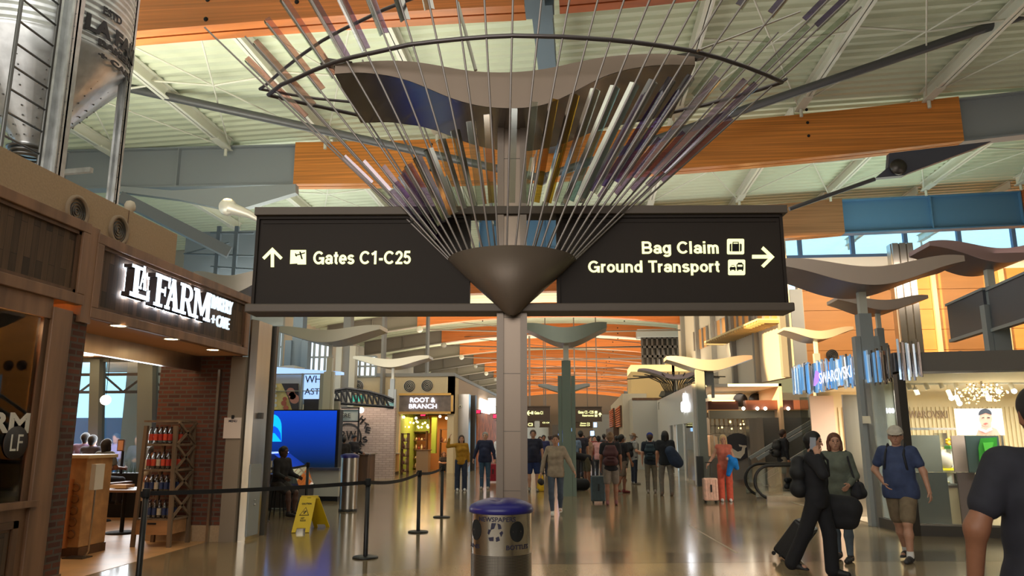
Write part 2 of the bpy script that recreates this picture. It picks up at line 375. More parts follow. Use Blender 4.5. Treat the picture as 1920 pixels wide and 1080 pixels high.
def arch_beam(name,pts,width,depth,m,label,parts_left=None,cat='roof beam',group=None,gap=.05,steel_l=None,steel_r=None,ms=M_steelb):
    """pts = list of bottom line points (x,y,z); glulam pair of plies with steel end pieces"""
    mid=pts[len(pts)//2]
    r=thing(name,mid,label,cat,group)
    pts=[Vector(p) for p in pts]
    def sweep(dx,w):
        b=MB(); vs=[]; 
        for p in pts:
            for a in (0,1):
                for h in (0,1): vs.append((p.x,p.y+dx+a*w,p.z+h*depth))
        fs=[]
        for i in range(len(pts)-1):
            o=i*4; q=o+4
            fs+=[(o,q,q+1,o+1),(o+2,o+3,q+3,q+2),(o,o+2,q+2,q),(o+1,q+1,q+3,o+3)]
        e=(len(pts)-1)*4; fs+=[(0,1,3,2),(e,e+2,e+3,e+1)]
        return b.add(vs,fs)
    w=(width-gap)/2
    sweep(-width/2,w).build('glulam_ply',m,r); sweep(gap/2,w).build('glulam_ply',m,r)
    for st,idx,sg in ((steel_l,0,-1),(steel_r,-1,1)):
        if not st: continue
        p=pts[idx]; e=Vector(st); 
        b=MB(); top=p.z+depth-.05; 
        b.prism([(p.x,p.y-.05,p.z+.05),(e.x,e.y-.05,e.z+.05),(e.x,e.y-.05,e.z+depth-.05),(p.x,p.y-.05,top)],(0,.1,0))
        for z1,z2 in ((p.z+.02,e.z+.02),(p.z+depth-.06,e.z+depth-.06)): b.beam((p.x+sg*.0,p.y,z1),(e.x,e.y,z2),.42,.05)
        for k in (0.0,.5,1.0):
            q=p.lerp(e,k); b.box(q.x-.02,q.x+.02,q.y-.2,q.y+.2,q.z+.05,q.z+depth-.06)
        b.build('steel_end',ms,r)
    bb=MB()
    for idx,sg in ((0,1),(-1,-1)):
        p=pts[idx]
        for k in (.9,):
            for h in (.25,.65,1.05): bb.ball((p.x+sg*4.2,p.y-width/2,p.z+h+.05),.045,5)
    bb.build('bolt',M_blackm,r)
    return r
def line_pts(a,mid,c,n=14):
    a,mid,c=Vector(a),Vector(mid),Vector(c); out=[]
    for i in range(n+1):
        x=a.x+(c.x-a.x)*i/n
        # quadratic through the three
        l=[(a.x,a),(mid.x,mid),(c.x,c)]; z=0;y=0
        for j in range(3):
            w=1
            for k in range(3):
                if k!=j: w*=(x-l[k][0])/(l[j][0]-l[k][0])
            z+=w*l[j][1].z; y+=w*l[j][1].y
        out.append((x,y,z))
    return out
b1=P(985,24,y=12.3); bl=P(215,70,y=12.3)
arch_beam('glulam_arch',line_pts((-11,12.3,8.95),(-6.36,12.3,9.14),(b1.x,12.3,b1.z)),.5,1.3,glulam('glulam_orange',(200,116,56)),'nearest glulam roof beam, long and orange, cut by the top of the view',steel_l=(-15,12.3,8.8),steel_r=(b1.x+.5,12.3,b1.z),group=None)
q=P(1050,12,y=12.3)
arch_beam('glulam_arch',line_pts((b1.x+.62,12.3,q.z),(2.2,12.3,q.z+.12),(7.5,12.3,10.0)),.5,1.3,M_glu2,'short reddish glulam roof beam piece right of the blue-grey steel, at the very top',steel_r=(15,12.3,10.4))
arch_beam('glulam_arch',line_pts((-8.51,21,9.12),(3.68,21,9.25),(10.82,21,9.78),18),.5,1.33,glulam('glulam_honey',(206,128,52),.25,.6),'long glulam roof beam crossing behind the rod sculpture, golden left and red-brown right',steel_l=(-16,21,9.2),steel_r=(17,21,10.3),ms=mat('long_beam_steel',(142,148,152),.5))
arch_beam('glulam_arch',line_pts((1.5,29.5,9.1),(6,29.5,9.2),(10.4,29.5,9.46)),.5,1.42,glulam('glulam_dim',(150,104,70)),'glulam beam just right of the bag claim sign leading into blue steel',steel_l=(-4,29.5,9.1),steel_r=(17.1,29.5,9.61),ms=mat('beam_steel_blue',(84,124,160),.5))
arch_beam('glulam_arch',line_pts((17.15,29.5,9.61),(19,29.5,9.7),(24,29.5,9.9)),.5,1.42,M_glu2,'end of a red glulam beam beyond the blue steel at the right edge')
M_gluf=glulam('glulam_far',(204,112,46),.2)
ks=[0,1,2,3,4,5,6,7,8,9,10,11]
xr=[-10.2,-10.6,-10.8,-10.9]+[-11]*8
arch_beam('glulam_arch',line_pts((-10,38.2,8.8),(-1.6,38.2,9.05),(7,38.2,8.8)),.5,1.0,M_gluf,'orange glulam arch glimpsed between the two sign panels',steel_l=(-16,38.2,8.6),steel_r=(10,38.2,8.7))
g='glulam arches over the far concourse'
for k in ks:
    y=46.7+8.5*k
    # bottoms: left end z 8.6, crown about 9.2, right end 8.2
    n=14; pts=[]
    for i in range(n+1):
        x=-10.3+17.3*i/n; pts.append((x,y,8.55+.55*(1-((x+1.65)/8.65)**2)-(.02*max(0,x))))
    r=arch_beam('glulam_arch',pts,.5,1.05,M_gluf,'orange glulam arch in the long row over the far concourse, seen behind the centre post',steel_l=(-16.2,y,7.7),steel_r=(9.5,y,8.0),group=g,ms=mat('far_beam_steel',(128,120,112),.5))
# steel tie rods with fork-end nodes below the far arches
M_rod=mat('tie_rod',(120,112,104),.4,.6); M_node=mat('cast_node',(205,200,190),.4,.3)
for k in ks[:7]:
    y=46.7+8.5*k
    r=thing('tie_rod',(-2,y,7.6),'thin steel tie rod with round cast fork ends under a far glulam arch','tie rod','tie rods under the far arches')
    MB().tube([(-10.0,y-.3,8.35),(-2,y-.3,8.05),(6.8,y-.3,8.1)],.045,6).build('rod',M_rod,r)
    for x,z in ((-10.1,8.35),(6.8,8.1)):
        b=MB(); b.lathe([(.001,0),(.2,0),(.22,.06),(.2,.12),(.08,.14),(.001,.14)],(0,0,0),14)
        b.v=[(x+p[0],y-.35-p[2],z+p[1]) for p in b.v]; b.build('fork_end',M_node,r)
# diagonal cables in plan, far hall
for k in range(0,8):
    y=46.7+8.5*k
    r=thing('roof_cable',(0,y,9.0),'thin steel cable crossing diagonally under the far roof','cable','cables under the far roof')
    MB().tube([(-9,y,9.0),(6,y+8.5,8.2)],.025,5).build('cable',M_rod,r)
    MB().tube([(6,y,8.2),(-9,y+8.5,9.0)],.025,5).build('cable',M_rod,r)
# purlins: white steel I-sections along the hall between the beams
g='white purlins between the big roof beams'
for x in (-14.2,-10.6,-7.5,-4.1,2.9,6.4,9.9,13.5,17.0):
    for y0,y1 in ((12.4,20.9),(21.1,29.4),(29.6,38.0)):
        if y0>29 and x<-12: continue
        za,zb=zdeck(x,y0)-.07,zdeck(x,y1)-.07
        r=thing('purlin',(x,y0,za-.4),'white steel roof purlin between the beams, slanting toward the far end','roof purlin',g)
        b=MB(); b.ibeam((x,y0+.1,za-.19),(x,y1-.1,zb-.19),.2,.36); b.build('i_section',M_steelw,r)
        b=MB(); b.beam((x,y1-.3,zb-.35),(x,y1-1.1,zb-.35),.26,.06); b.tube([(x,y1-.35,zb-.4),(x,y1-.35,zb-.62)],.05,6); b.build('end_bracket',M_steelw,r)
g='white cross-brace rods under the roof deck'
cx=[-14.2,-10.6,-7.5,-4.1,2.9,6.4,9.9,13.5,17.0]
for y0,y1 in ((12.6,20.7),(21.3,29.2)):
    for a,b_ in zip(cx[:-1],cx[1:]):
        if b_-a>5: continue
        z=zdeck((a+b_)/2,y0)-.32
        r=thing('cross_brace',((a+b_)/2,(y0+y1)/2,z),'thin white X of bracing rods between two purlins','brace',g)
        MB().tube([(a,y0,z-.25),(b_,y1,z)],.022,5).build('brace_rod',M_steelw,r); MB().tube([(b_,y0,z-.25),(a,y1,z)],.022,5).build('brace_rod',M_steelw,r)
        c=((a+b_)/2,(y0+y1)/2,z-.12); MB().tube([(a,y0+3.9,z),c],.03,5).tube([(b_,y0+3.9,z),c],.03,5).build('strut_rod',M_steelw,r)
# blue-grey longitudinal steel, seen at the top centre
r=thing('steel_girder',(-.55,12,9.0),'blue-grey box girder running away overhead at top centre','girder')
MB().box(-.85,-.5,4,12.0,9.05,9.6).build('web',M_steelb,r)
MB().box(-.82,-.42,12.9,20.6,9.75,10.3).build('web',M_steelb,r)
# V-shaped dark tie struts meeting behind the sculpture
M_tie=mat('dark_tie',(88,88,90),.45,.3)
a=P(240,165,y=17); c=P(1015,334,y=19.5); d=P(1920,28,y=17); 
r=thing('roof_tie',c,'thick dark grey roof tie sloping down from the left to behind the sculpture','roof tie')
MB().tube([a+(a-c)*.3,c],.11,10).build('rod',M_tie,r)
r=thing('roof_tie',c+Vector((0,.05,.3)),'thick dark grey roof tie rising from behind the sculpture to the upper right corner','roof tie')
MB().tube([c,d+(d-c)*.3],.11,10).build('rod',M_tie,r); MB().ball(c,.2,8).build('node',M_tie,r)
# right node bracket under beam end and its rod
r=thing('tie_bracket',P(1700,310,y=20.6),'dark steel gusset with round pin under the right end of the long beam','bracket')
pts=[P(*q,y=20.75) for q in ((1662,292),(1852,270),(1822,283),(1700,328),(1690,333),(1636,338),(1660,318))]
MB().prism(pts,(0,-.2,0)).build('gusset',mat('gusset',(74,76,88),.5),r)
c=P(1683,314,y=20.5); b=MB(); b.lathe([(.001,0),(.22,0),(.22,.08),(.001,.1)],(0,0,0),16); b.v=[(c.x+p[0],c.y-p[2],c.z+p[1]) for p in b.v]; b.build('pin',M_steel_d,r)
MB().tube([P(1640,336,y=20.6),P(1480,392,y=20.6)],.06,8).build('rod',M_tie,r)
# left: strut, lower flange and white node near the bakery roof
r=thing('steel_strut',P(330,420,y=19),'dark grey steel strut sloping down behind the bakery sign board','strut')
MB().beam(P(225,370,y=20.5),P(430,474,y=21.8),.3,.34).build('web',mat('strut_grey',(100,106,110),.5),r)
r=thing('roof_bracket',P(420,375,y=20.6),'pale wedge-shaped steel bracket under the left beam end','bracket')
MB().prism([P(*q,y=20.8) for q in ((215,352),(330,362),(560,350),(560,366),(445,400),(340,378),(215,362))],(0,-.25,0)).build('gusset',M_steelg,r)
r=thing('tie_rod',P(448,395,y=17),'white cast tie-rod end beside the top left corner of the gates sign','tie rod')
c=P(430,390,y=17); b=MB(); b.lathe([(.001,0),(.2,0),(.22,.08),(.2,.16),(.001,.16)],(0,0,0),16); b.v=[(c.x+p[0],c.y-p[2],c.z+p[1]) for p in b.v]; b.build('eye',M_node,r)
b=MB(); b.tube([c+Vector((.05,-.08,-.02)),P(468,402,y=17),P(500,420,y=17)],[.16,.1,.06],10); b.build('fork',M_node,r); MB().tube([P(495,416,y=17),P(700,500,y=17.5)],.05,8).build('rod',M_tie,r)

r=thing('bracing_frame',P(425,560,y=22),'dark blue-grey steel frame with thin cross rods behind the bakery sign board','frame')
M_fr=mat('frame_grey',(84,96,106),.5)
b=MB()
for u in (398,432): a=P(u,600,y=22); b.box(a.x-.06,a.x+.06,21.95,22.05,4,P(u,425,y=22).z)
b.build('upright',M_fr,r)
MB().tube([P(345,476,y=22),P(476,480,y=22)],.03,5).tube([P(345,476,y=22),P(430,455,y=22)],.03,5).tube([P(395,500,y=22),P(476,505,y=22)],.03,5).tube([P(395,437,y=22),P(476,437,y=22)],.04,5).build('cross_rod',M_fr,r)
facing_=MB(); a=P(335,600,y=23);c=P(480,432,y=23); facing_.box(a.x,c.x,23,23.15,4.2,c.z).build('panel',mat('panel_blue_grey',(110,118,124),.6),r)
# ---------- right: high sunlit panel wall, clerestory, right side
yW=36.0
M_or=mat('sunlit_panel',(214,150,84),.5,noise=(1.0,.05,(.3,1,3)))
wl=P(1490,600,y=yW).x; wb=P(1600,690,y=yW).z-3; wt=P(1600,508,y=yW).z; wt2=P(1600,482,y=yW).z; ct=P(1700,415,y=yW).z
b=MB(); pw=P(1600,600,y=yW).x-P(1515,600,y=yW).x; 
x=P(1503,600,y=yW).x; rows=[wb]; 
hrow=(wt-wb)/8
xs_=[]; xx=x; 
while xx<34: xs_.append(xx); xx+=3.05
for i in range(len(xs_)-1):
    for j in range(8): b.box(xs_[i]+.1,xs_[i+1]-.12,yW,yW+.1,wb+j*hrow+.02,wb+(j+1)*hrow)
b.box(xs_[0]-.1,34,yW+.1,yW+.3,0,wt)
b.build('wall_far_right',M_or,origin=(xs_[0],yW,0)); struct(bpy.data.objects['wall_far_right'])
M_mull=mat('pale_mullion',(226,206,166),.4,.2)
for i,x in enumerate(xs_):
    o=MB().box(x-.1,x+.1,yW-.12,yW+.1,3,wt).build('panel_fin',M_mull); tag(o,'pale vertical metal fin between the orange wall panels','wall fin','pale fins on the orange wall')
o=MB().box(xs_[0]-1.5,34,yW,yW+.3,wt,wt2+.15).build('trim_5',M_white); struct(o)
struct(MB().box(P(1480,600,y=yW).x,xs_[0],yW-.4,yW+.3,0,P(1500,545,y=yW).z).build('wall_end',mat('pale_grey_wall',(190,192,186),.6)))
# clerestory window
r=MB()
zt=ct+2.0
for k,x in enumerate([xs_[0]+.2+i*2.45 for i in range(9)]): r.box(x-.09,x+.09,yW,yW+.2,wt2,zt)
r.box(xs_[0]-1,34,yW-.03,yW+.2,wt2,wt2+.14).box(xs_[0]-1,34,yW,yW+.2,ct-.1,ct)
w=struct(r.build('window_1',mat('window_frame_blue',(70,100,140),.4,.3),origin=(xs_[0],yW,wt2)))
MB().box(xs_[0]-1,34,yW+.1,yW+.12,wt2,zt).build('pane',M_glass,w)
# large column in front of orange wall
for nm,u0,u1,v0,v1,yy in (('steel_column',1695,1738,485,690,33.0),):
    a=P(u0,v1,y=yy);c=P(u1,v1,y=yy)
    r=thing(nm,((a.x+c.x)/2,yy,0),'wide fluted steel column rising against the orange wall panels','column')
    b=MB(); w=(c.x-a.x)
    for k in range(3): b.box(a.x+k*w/3+.03,a.x+(k+1)*w/3-.03,yy,yy+.5,0,P(1700,455,y=yy).z)
    b.box(a.x,c.x,yy+.15,yy+.55,0,P(1700,455,y=yy).z); b.build('shaft',M_steel,r)
for i,(u,v) in enumerate(((1560,666),(1801,669),(1833,669),(1892,670))):
    c=P(u,v,y=yW-.02); b=MB()
    for rr in (.27,.2,.13,.06): b.lathe([(rr-.03,0),(rr-.03,.05),(rr,.06),(rr,0)],(0,0,0),20)
    b.lathe([(.001,.01),(.27,.01)],(0,0,0),20)
    b.v=[(c.x+p[0],c.y-p[2],c.z+p[1]) for p in b.v]; tag(b.build('air_diffuser',M_steel_d),['round grey air diffuser on the orange wall, left of the tall post','round air diffuser on the orange wall, left of a close pair','round air diffuser on the orange wall, right of a close pair','round air diffuser on the orange wall nearest the right edge'][i],'air vent')
# enclosing walls (side and back of the hall)
M_wallside=mat('side_wall',(196,188,170),.8)
struct(MB().box(24,24.3,-14,36,0,12.5).build('wall_right',M_wallside,origin=(24,0,0)))
struct(MB().box(-22.3,-22,-14,40,5.5,12).box(-22.3,-22,-14,8,0,5.5).build('wall_left',M_wallside,origin=(-22,0,0)))
struct(MB().box(-22,24,-14.3,-14,0,12.5).build('wall_back',M_wallside,origin=(0,-14,0)))
struct(MB().box(-22,-17,39.9,40.2,0,11).build('wall_jog',M_wallside,origin=(-20,40,0)))
# ---------- wayfinding sign, rod sculpture, wave reflector, recycling bin
SA=math.radians(4.4); SU=Vector((math.cos(SA),math.sin(SA),0)); SN=Vector((-math.sin(SA),math.cos(SA),0)); SO=P(960,700,y=7.3); SO.z=0
def PN(u,v,off=0.0):
    d=Vector(ray(u,v)); o=Vector((0,0,CZ)); p0=SO+SN*off
    t=(p0-o).dot(SN)/d.dot(SN); return o+d*t
def loc(p): q=Vector(p)-SO; return (q.dot(SU),q.dot(SN),q.z)
def W(l,n,z): return SO+SU*l+SN*n+Z_*z
S=thing('wayfinding_sign',SO,'large dark brown double-panel sign on the centre post, reading Gates C1-C25 and Bag Claim','sign')
def sbox(b,l0,l1,n0,n1,z0,z1): return b.obox(W((l0+l1)/2,(n0+n1)/2,(z0+z1)/2),SU,SN,Z_,abs(l1-l0)/2,abs(n1-n0)/2,abs(z1-z0)/2)
pz=lambda v,off=-.1:loc(PN(960,v,off))[2]
ztop,zt2,zb2,zbot=pz(387),pz(402),pz(570),pz(586)
lw=lambda u,off=-.1,v=480: loc(PN(u,v,off))[0]
sbox(MB(),loc(PN(477,395,-.12))[0],loc(PN(1477,395,-.12))[0],-.12,.12,zt2,ztop).build('top_bar',M_bronze,S,bevel=.006)
sbox(MB(),loc(PN(458,577,-.16))[0],loc(PN(1491,577,-.16))[0],-.16,.16,zbot,zb2).build('bottom_bar',M_bronze,S,bevel=.012)
FACE={}
for nm,u0,u1 in (('l',476,881),('r',1044,1473)):
    l0,l1=loc(PN(u0,490,-.07))[0],loc(PN(u1,490,-.07))[0]
    c=sbox(MB(),l0,l1,-.05,.05,zb2,zt2).build('sign_panel',M_bronze_d,S,label='sign panel reading Gates C1-C25' if nm=='l' else 'sign panel reading Bag Claim and Ground Transport')
    b=MB(); w=.03
    sbox(b,l0,l1,-.075,-.045,zt2-w,zt2); sbox(b,l0,l0+w,-.075,-.045,zb2,zt2); sbox(b,l1-w,l1,-.075,-.045,zb2,zt2); sbox(b,l0+.06,l1-.06,-.06,-.049,zt2-.075,zt2-.065)
    b.build('panel_frame',M_bronze_d,c); FACE[nm]=c
def stext(s,u0,v0,u1,v1,par,bold=.012,m=M_glow,off=-.052):
    a=PN(u0,v1,off); w=(PN(u1,v1,off)-a).dot(SU); h=(PN((u0+u1)/2,v0,off)-PN((u0+u1)/2,v1,off)).z
    text('lettering',s,a,SU,Z_,w,h,.006,m,par,label='SANS')
stext('Gates C1-C25',587,471,770,496,FACE['l'],.014)
stext('Bag Claim',1204,453,1348,482,FACE['r'],.014)
stext('Ground Transport',1103,489,1350,517,FACE['r'],.014)
def spoly(name,plist,par,m=M_glow,off=-.052,d=.006):
    b=MB()
    for pl in plist:
        b.prism([PN(u,v,off) for u,v in reversed(pl)],-SN*d)
    b.build(name,m,par)
spoly('arrow',[[(508,471),(514,471),(514,501),(508,501)],[(511,464),(530,483),(526,487),(511,472),(496,487),(492,483)]],FACE['l'])
spoly('gate_icon',[[(545,469),(574,469),(574,496),(558,496),(558,494),(544,495)]],FACE['l'])
spoly('airplane_symbol',[[(553,478),(572,473),(572,475),(554,480)],[(561,472),(564,472),(568,486),(565,486)],[(553,475),(555,475),(557,481),(555,481)]],FACE['l'],M_blackm,-.058,.003)
spoly('arrow',[[(1410,478),(1448,478),(1448,485),(1410,485)],[(1452,482),(1432,502),(1427,498),(1443,482),(1427,467),(1431,462)]],FACE['r'])
def rr(x0,x1,y0,y1,r): return [(a,y0+y1-b) for a,b in rrect(x0,x1,y0,y1,r)][::-1]
spoly('baggage_icon',[rr(1363,1395,448,477,2.5)],FACE['r']); spoly('suitcase_symbol',[rr(1368,1390.5,457,471.5,2),[(1373.5,454),(1375,454),(1375,458),(1373.5,458)],[(1383.5,454),(1385,454),(1385,458),(1383.5,458)],[(1373.5,453.5),(1385,453.5),(1385,455),(1373.5,455)]],FACE['r'],M_blackm,-.058,.003)
spoly('strap_mark',[[(1371.5,457),(1372.6,457),(1372.6,471.5),(1371.5,471.5)],[(1386,457),(1387.1,457),(1387.1,471.5),(1386,471.5)]],FACE['r'],M_glow,-.061,.002)
spoly('transport_icon',[rr(1365,1397,487,516,2.5)],FACE['r']); spoly('vehicle_symbol',[rr(1368,1379.5,501,506,1.5),[(1369.5,501),(1371.5,497),(1376.5,497),(1378.5,501)],rr(1369,1371,505,508,.4),rr(1376.8,1378.8,505,508,.4),rr(1381,1394,495,506,1.5),[(1382,496),(1384,492.5),(1391,492.5),(1393,496)],rr(1382,1384.3,505,508,.4),rr(1391,1393.3,505,508,.4)],FACE['r'],M_blackm,-.058,.003)
spoly('window_mark',[rr(1383,1392,496.5,500,.5),rr(1371,1377,498,500.5,.5)],FACE['r'],M_glow,-.061,.002)
# bright fittings on the panel edge
for s,w in ((-1,0),(1,0)):
    sbox(MB(),s*.115-.033,s*.115+.033,-.1,.1,0,5.0).build('post_flange',mat('post_flange',(120,108,98),.4,.6),S)
sbox(MB(),-.082,.082,-.07,.07,0,5.0).build('post_shaft',mat('post_steel',(132,118,106),.38,.85),S)
b=MB()
for k in range(9): sbox(b,-.083,.083,-.075,.075,.6+k*.55,.604+k*.55)
b.build('shaft_joint',M_steel_d,S)
# sculpture ------------------------------------------------------------
R_=thing('rod_sculpture',W(0,0,2.8),'fan of slim rods and tinted acrylic strips rising from a brown cone on the sign','sculpture')
zr_rim=loc(PN(852,490))[2]; rr_=.645
cn=MB(); ap=loc(PN(960,592,-.2)); 
prof=[(.02,ap[2]-.0),(.07,ap[2]+.03),(rr_,zr_rim),(rr_-.02,zr_rim+.0),(.1,ap[2]+.12)]
cn.lathe(prof,(SO.x,SO.y,0),56)
def skw(p):
    t=max(0,min(1,(zr_rim-p[2])/(zr_rim-ap[2]))); return (p[0]-SN.x*.2*t,p[1]-SN.y*.2*t,p[2])
cn.v=[skw(p) for p in cn.v]; cn.build('cone',mat('cone_bronze',(108,94,82),.5,.3),R_)
zr=PN(490,172)[2]
near=[(503,178),(527,159),(558,146),(588,132),(627,117),(662,107),(718,95),(766,84),(815,78),(865,73),(915,69),(962,67),(1010,68),(1055,69),(1102,72),(1145,75),(1186,79),(1240,86),(1295,95),(1350,109),(1400,126),(1438,141),(1467,154)]
far=[(503,178),(535,186),(590,198),(677,217),(760,230),(860,241),(960,246),(1060,243),(1150,234),(1220,221),(1289,204),(1326,196),(1375,182),(1428,167),(1467,154)]
M_ring=mat('ring_metal',(104,98,100),.35,.8)
MB().tube([P(u,v,z=zr) for u,v in near],.022,8).build('ring',M_ring,R_)
MB().tube([P(u,v,z=zr) for u,v in far],.022,8).build('ring',M_ring,R_)
up=[(487,167),(499,159),(511,148),(536,126),(567,102),(603,77),(641,56),(689,33),(720,18),(770,-2),(860,-30)]
MB().tube([P(u,v,z=zr+.45) for u,v in up],.018,8).build('ring',M_ring,R_)
MB().tube([P(u,v,z=zr+.45) for u,v in ((487,167),(511,171),(548,178),(594,185),(658,191),(760,205))],.018,8).build('ring',M_ring,R_)
b=MB(); b.tube([P(1462,156,z=zr),P(1474,148,z=zr+.1)],.018,6); b.build('ring_tip',M_ring,R_)
M_rodm=mat('rod_metal',(150,142,138),.35,.5)
M_ac=glassmat('acrylic_clear',(232,238,232),.12,.12); M_acp=glassmat('acrylic_purple',(208,190,216),.14,.15); M_act=glassmat('acrylic_teal',(200,228,230),.3,.2); M_acr=glassmat('acrylic_rose',(236,200,192),.16,.15)
M_acd=glassmat('acrylic_violet',(164,146,196),.16,.12)
M_gold_=glassmat('acrylic_gold',(236,210,120),.25,.1)
def rodline(p0,p1,tt): return p0+(p1-p0)*tt
def tv(p0,p1,v):
    """parameter of the point of a rod that shows at image height v"""
    lo,hi=0,3.0
    def vv(t):
        q=p0+(p1-p0)*t-Vector((0,0,CZ)); f=Vector((-sy,cy,0)); h=q.dot(f); a=h*cp+q.z*sp; b=-h*sp+q.z*cp
        return 540-b/a*F if a>0 else -9999
    for _ in range(40):
        m_=(lo+hi)/2
        if vv(m_)>v: lo=m_
        else: hi=m_
    return lo
def strip(p0,p1,t0,t1,m,m2,side=1,w=.055):
    a,c=rodline(p0,p1,t0),rodline(p0,p1,t1); d=(c-a).normalized()
    out=Vector((a.x-SO.x,a.y-SO.y,0)); 
    tang=d.cross(out if out.length>.01 else SN).normalized(); nrm=d.cross(tang).normalized()
    o=MB().obox((a+c)/2+tang*side*(w/2+.012),d,tang,nrm,(c-a).length/2,w/2,.005).build('acrylic_strip',m,R_)
    e=MB().obox((a+c)/2+nrm*(w/2+.008),d,nrm,tang,(c-a).length/2,w/2,.004).build('acrylic_edge',m2,o)
ncross=[(515,168),(541,153),(575,138),(611,123),(648,111),(688,101),(730,91),(774,83),(820,78),(866,73),(912,69),(960,67),(1008,68),(1055,69),(1102,72),(1145,75),(1186,79),(1225,84),(1260,89),(1295,95),(1327,103),(1375,117),(1421,134),(1441,142)]
lowtop=[376,360,344,328,309,293,278,260,242,226,214,203,190,184,175,165,160,155,150,147,143,147,153,160]
lowbot=[470,458,446,435,420,410,400,392,386,382,380,380,380,378,378,378,374,368,360,352,344,336,330,326]
upbot=[222,200,170,142,112,92,62,36,15]+[None]*10+[None,12,27,40,52]
n=len(ncross)
for i,(u,v) in enumerate(ncross):
    an=math.pi+math.radians(4)+(math.pi-math.radians(8))*i/(n-1)   # around the near half of the rim
    p0=W((rr_-.03)*math.cos(an),(rr_-.03)*math.sin(an),zr_rim-.02)
    p1=P(u,v,z=zr)
    top=1.75 if 5<i<21 else 1.5
    if upbot[i] is not None:
        t0=tv(p0,p1,upbot[i]); t1=t0+.95/(p1-p0).length; top=t1-.02
        strip(p0,p1,t0,t1,M_ac,[M_acr,M_acr,M_acp][min(i//2,2)] if i<12 else M_acd,1 if i>11 else -1)
    MB().tube([p0,rodline(p0,p1,top)],.0105,6).build('rod',M_rodm,R_)
    t0,t1=tv(p0,p1,lowbot[i]),tv(p0,p1,lowtop[i])
    strip(p0,p1,t0,t1,M_gold_ if i in (10,13,14) else M_act if i in (16,17) else M_ac,M_acd if i in(5,6,9,12,13,14,18,19,20) else M_acp,-1 if i<11 else 1)
nf=18
for j in range(nf):
    an=math.radians(8)+(math.pi-math.radians(16))*j/(nf-1)
    p0=W((rr_-.03)*math.cos(an),(rr_-.03)*math.sin(an),zr_rim-.02)
    # point on far arc at fraction
    u=1450-(1450-520)*j/(nf-1)
    k=[q for q in range(len(far)-1) if far[q][0]<=u<=far[q+1][0]][0]; a,c=far[k],far[k+1]; v=a[1]+(c[1]-a[1])*(u-a[0])/(c[0]-a[0])
    p1=P(u,v,z=zr)
    MB().tube([p0,rodline(p0,p1,1.45)],.0105,6).build('rod',M_rodm,R_)
    if j<9:
        strip(p0,p1,1.02+.02*j,1.4,M_act,M_ac,1)
        strip(p0,p1,.45,.8,M_ac,M_acp,1)
    else:
        strip(p0,p1,.3+.02*(j-9),.62,M_ac,M_acp,-1)
# support struts (bright)
b=MB(); b.tube([P(1310,94,z=zr-.05),P(1500,22,z=zr+1.2)],.012,6); b.build('support_wire',M_steel,R_)
b=MB(); b.tube([P(1308,96,z=zr-.05),P(1338,-5,z=zr+1.3)],.012,6); b.build('support_wire',M_steel,R_)
b=MB(); b.tube([P(892,132,z=zr+.1),P(858,5,z=zr+.9)],.02,6); b.build('support_wire',M_steel,R_)
# wave reflector
V_=thing('wave_reflector',W(0,0,4.9),'big wavy metal reflector wing on top of the centre post behind the rods','light fixture')
ft=[(630,122),(647,119),(699,114),(751,113),(796,118),(840,126),(877,133),(921,136),(958,136),(1015,131),(1071,119),(1127,107),(1182,102),(1238,100),(1275,103),(1302,107)]
fb=[(627,140),(651,135),(699,137),(744,144),(781,156),(810,169),(847,185),(884,196),(921,202),(960,203),(997,202),(1034,193),(1082,170),(1119,148),(1160,133),(1197,126),(1238,121),(1302,122)]
rb=[(688,233),(729,231),(766,235),(810,244),(858,263),(884,274),(947,287),(1000,286),(1053,274),(1100,255),(1127,243),(1156,237),(1219,222),(1279,226)]
def curve(px,off):
    q=[loc(PN(u,v,off)) for u,v in px]; ls=[a[0] for a in q]; zs=[a[2] for a in q]; return lambda l:(float(np.interp(l,ls,zs)))
fn_t,fn_b,fn_r=curve(ft,-.6),curve(fb,-.6),curve(rb,.6)
l0,l1=loc(PN(628,130,-.6))[0],loc(PN(1303,115,-.6))[0]
nst=48; fs=MB(); un=MB(); A=[];B=[];C=[];D=[]
ls=[l0+(l1-l0)*i/nst for i in range(nst+1)]
def sm(f): 
    return [sum(f(min(max(l+d,l0),l1)) for d in (-.12,-.06,0,.06,.12))/5 for l in ls]
ZT,ZB,ZR=sm(fn_t),sm(fn_b),sm(fn_r)
for i,l in enumerate(ls):
    A.append(W(l,-.6,ZT[i]));B.append(W(l,-.6,ZB[i]));C.append(W(l,.6,ZR[i]+.02));D.append(W(l,.6,ZR[i]+(ZT[i]-ZB[i])*.5+.05))
k=nst+1
fs.add(A+B+C+D,[(i,k+i,k+i+1,i+1) for i in range(nst)]+[(2*k+i,3*k+i,3*k+i+1,2*k+i+1) for i in range(nst)]+[(3*k+i,i,i+1,3*k+i+1) for i in range(nst)]+[(0,k,2*k,3*k),(nst,3*k+nst,2*k+nst,k+nst)])
fs.build('fascia',mat('wing_fascia',(150,132,118),.45,.3),V_)
un.add([p-Z_*.004 for p in B+C],[(i,k+i,k+i+1,i+1) for i in range(nst)],True); un.build('reflector',mat('wing_reflector',(140,132,126),.22,.85),V_)
for s,u,v in ((-1,622,118),(1,1308,104)):
    b=MB(); p=PN(u,v+6,-.5); b.prism([p,p+SU*s*.12+Z_*.03,p+SU*s*.05+Z_*.09,p-SU*s*.2+Z_*.05],SN*.06); b.build('tip_bracket',M_steel_d,V_)
